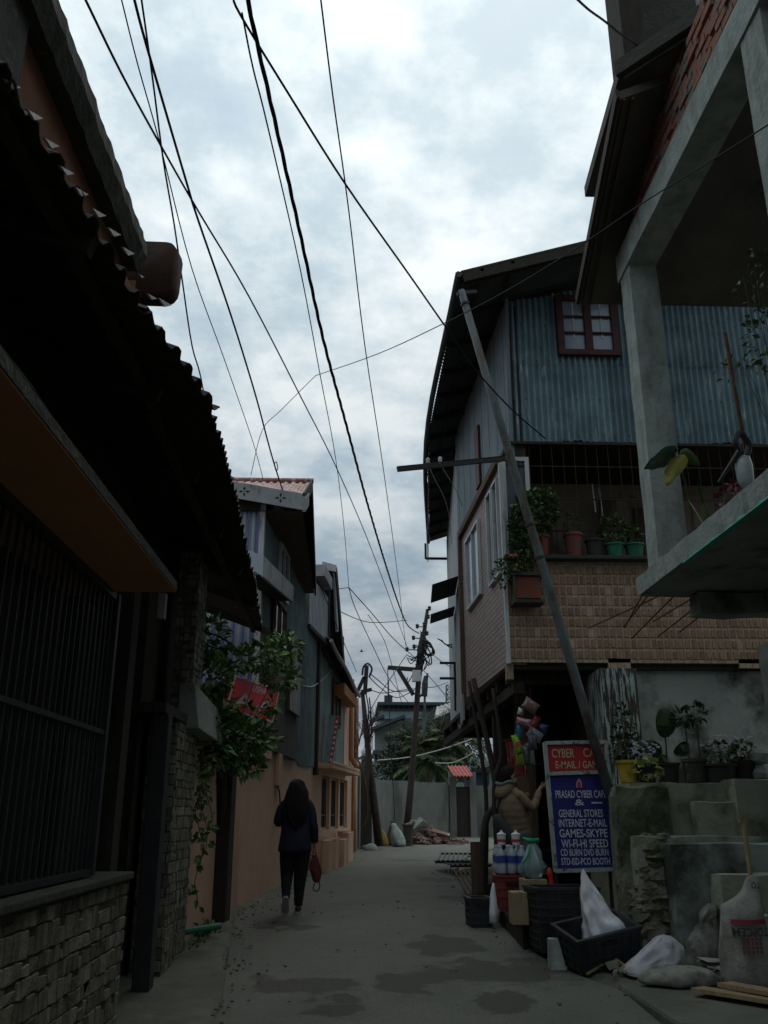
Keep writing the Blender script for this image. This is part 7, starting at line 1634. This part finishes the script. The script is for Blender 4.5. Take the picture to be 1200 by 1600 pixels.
for z,rx_,ry_,cx in ((1.22,.05,.08,-.15),(1.25,.095,.13,-.13),(1.3,.115,.15,-.11),(1.36,.11,.14,-.09),(1.40,.1,.125,-.075),(1.41,.085,.105,-.07)): hood.append([p+MN.noise_vector(p*9)*.015 for p in ell((cx,0,z),rx_,ry_,20)])
ho = part(MB().loft(hood),'hood',m_tan,mj,smooth=True,sub=1)
part(MB().tube([Vector((-.065+.105*math.cos(t),.125*math.sin(t),1.41+.012*math.sin(3*t))) for t in [2*math.pi*k/20 for k in range(21)]],.022,8),'hood_lining',m_tl,ho,smooth=True)
mb = MB().tube(crom([(0,.09,.82),(.025,.1,.6),(.03,.1,.42),(.0,.1,.2),(-.01,.1,.05)],5),[.115-.0022*j+.004*math.sin(j*2) for j in range(21)],14).tube(crom([(0,-.09,.82),(.02,-.1,.6),(.02,-.1,.42),(-.02,-.1,.2),(-.035,-.1,.05)],5),[.115-.0022*j+.004*math.sin(j*1.7) for j in range(21)],14); part(mb,'trousers',m_jean,mn,smooth=True)
hr = []
for z,rx_,ry_,cx in ((1.38,.05,.062,-.055),(1.42,.062,.08,-.05),(1.47,.078,.088,-.04),(1.52,.092,.095,-.025),(1.57,.09,.088,-.012),(1.6,.065,.062,-.005),(1.615,.02,.02,0)): hr.append([p+MN.noise_vector(p*22)*.01 for p in ell((cx,0,z),rx_,ry_,22)])
part(MB().loft(hr),'hair',m_hair,mn,smooth=True)
for sy in (-1,1):
    part(MB().lathe((0,0,0),[(.0,-.010),(.008,-.006),(.010,0),(.008,.006),(0,.010)],8,False).rot(Matrix.Translation((.082,.033*sy,1.485))),'eye',m_eye,mn)
    part(MB().loft([ell((.0,.083*sy,1.46+dz),.02*k,.012*k,10) for dz,k in ((-.035,.4),(-.02,.8),(0,1),(.02,1),(.035,.4))]),'ear',m_skin,mn,smooth=True)
part(MB().tube([(.085,-.022,1.415),(.097,0,1.414),(.085,.022,1.415)],.005,6),'mouth',MAT('lip',(.22,.09,.07),None,9,.5),mn)
part(MB().tube([(.07,-.05,1.51),(.088,-.03,1.515),(.092,-.015,1.512)],.004,5).tube([(.07,.05,1.51),(.088,.03,1.515),(.092,.015,1.512)],.004,5),'eyebrow',m_hair,mn)
shoe(mn,(-.07,.1,0),(.19,.1,0),(0,0,1)); shoe(mn,(-.1,-.1,0),(.16,-.1,0),(0,0,1))
mn.location = M0+Vector((.06,0,0)); mn.rotation_euler = (0,R(-7),R(16))
bp = thing('shoulder_bag','dark grey bag hanging behind the back of the person in the tan jacket','bag',(0,0,0))
mb = MB().loft([[p+MN.noise_vector(p*9)*.02 for p in ell((cx,0,z),rx_,ry_,18,.8)] for z,rx_,ry_,cx in ((-.26,.07,.12,.05),(-.23,.1,.16,.04),(-.1,.1,.17,.02),(.05,.085,.15,.0),(.16,.06,.11,.0),(.22,.03,.05,.01))]); part(mb,'pouch',MAT('dark_grey_canvas',(.055,.06,.058),(.035,.038,.037),4,.85,bmp=.4),bp,smooth=True,sub=1)
mb = MB().tube(crom([(.0,0,.18),(.03,-.02,.25),(.07,-.03,.32),(.12,-.02,.37)],5),.012,6); part(mb,'strap',m_cable,bp)
bp.location = M0+Vector((-.24,-.1,.82)); bp.rotation_euler = (0,R(-20),R(14))
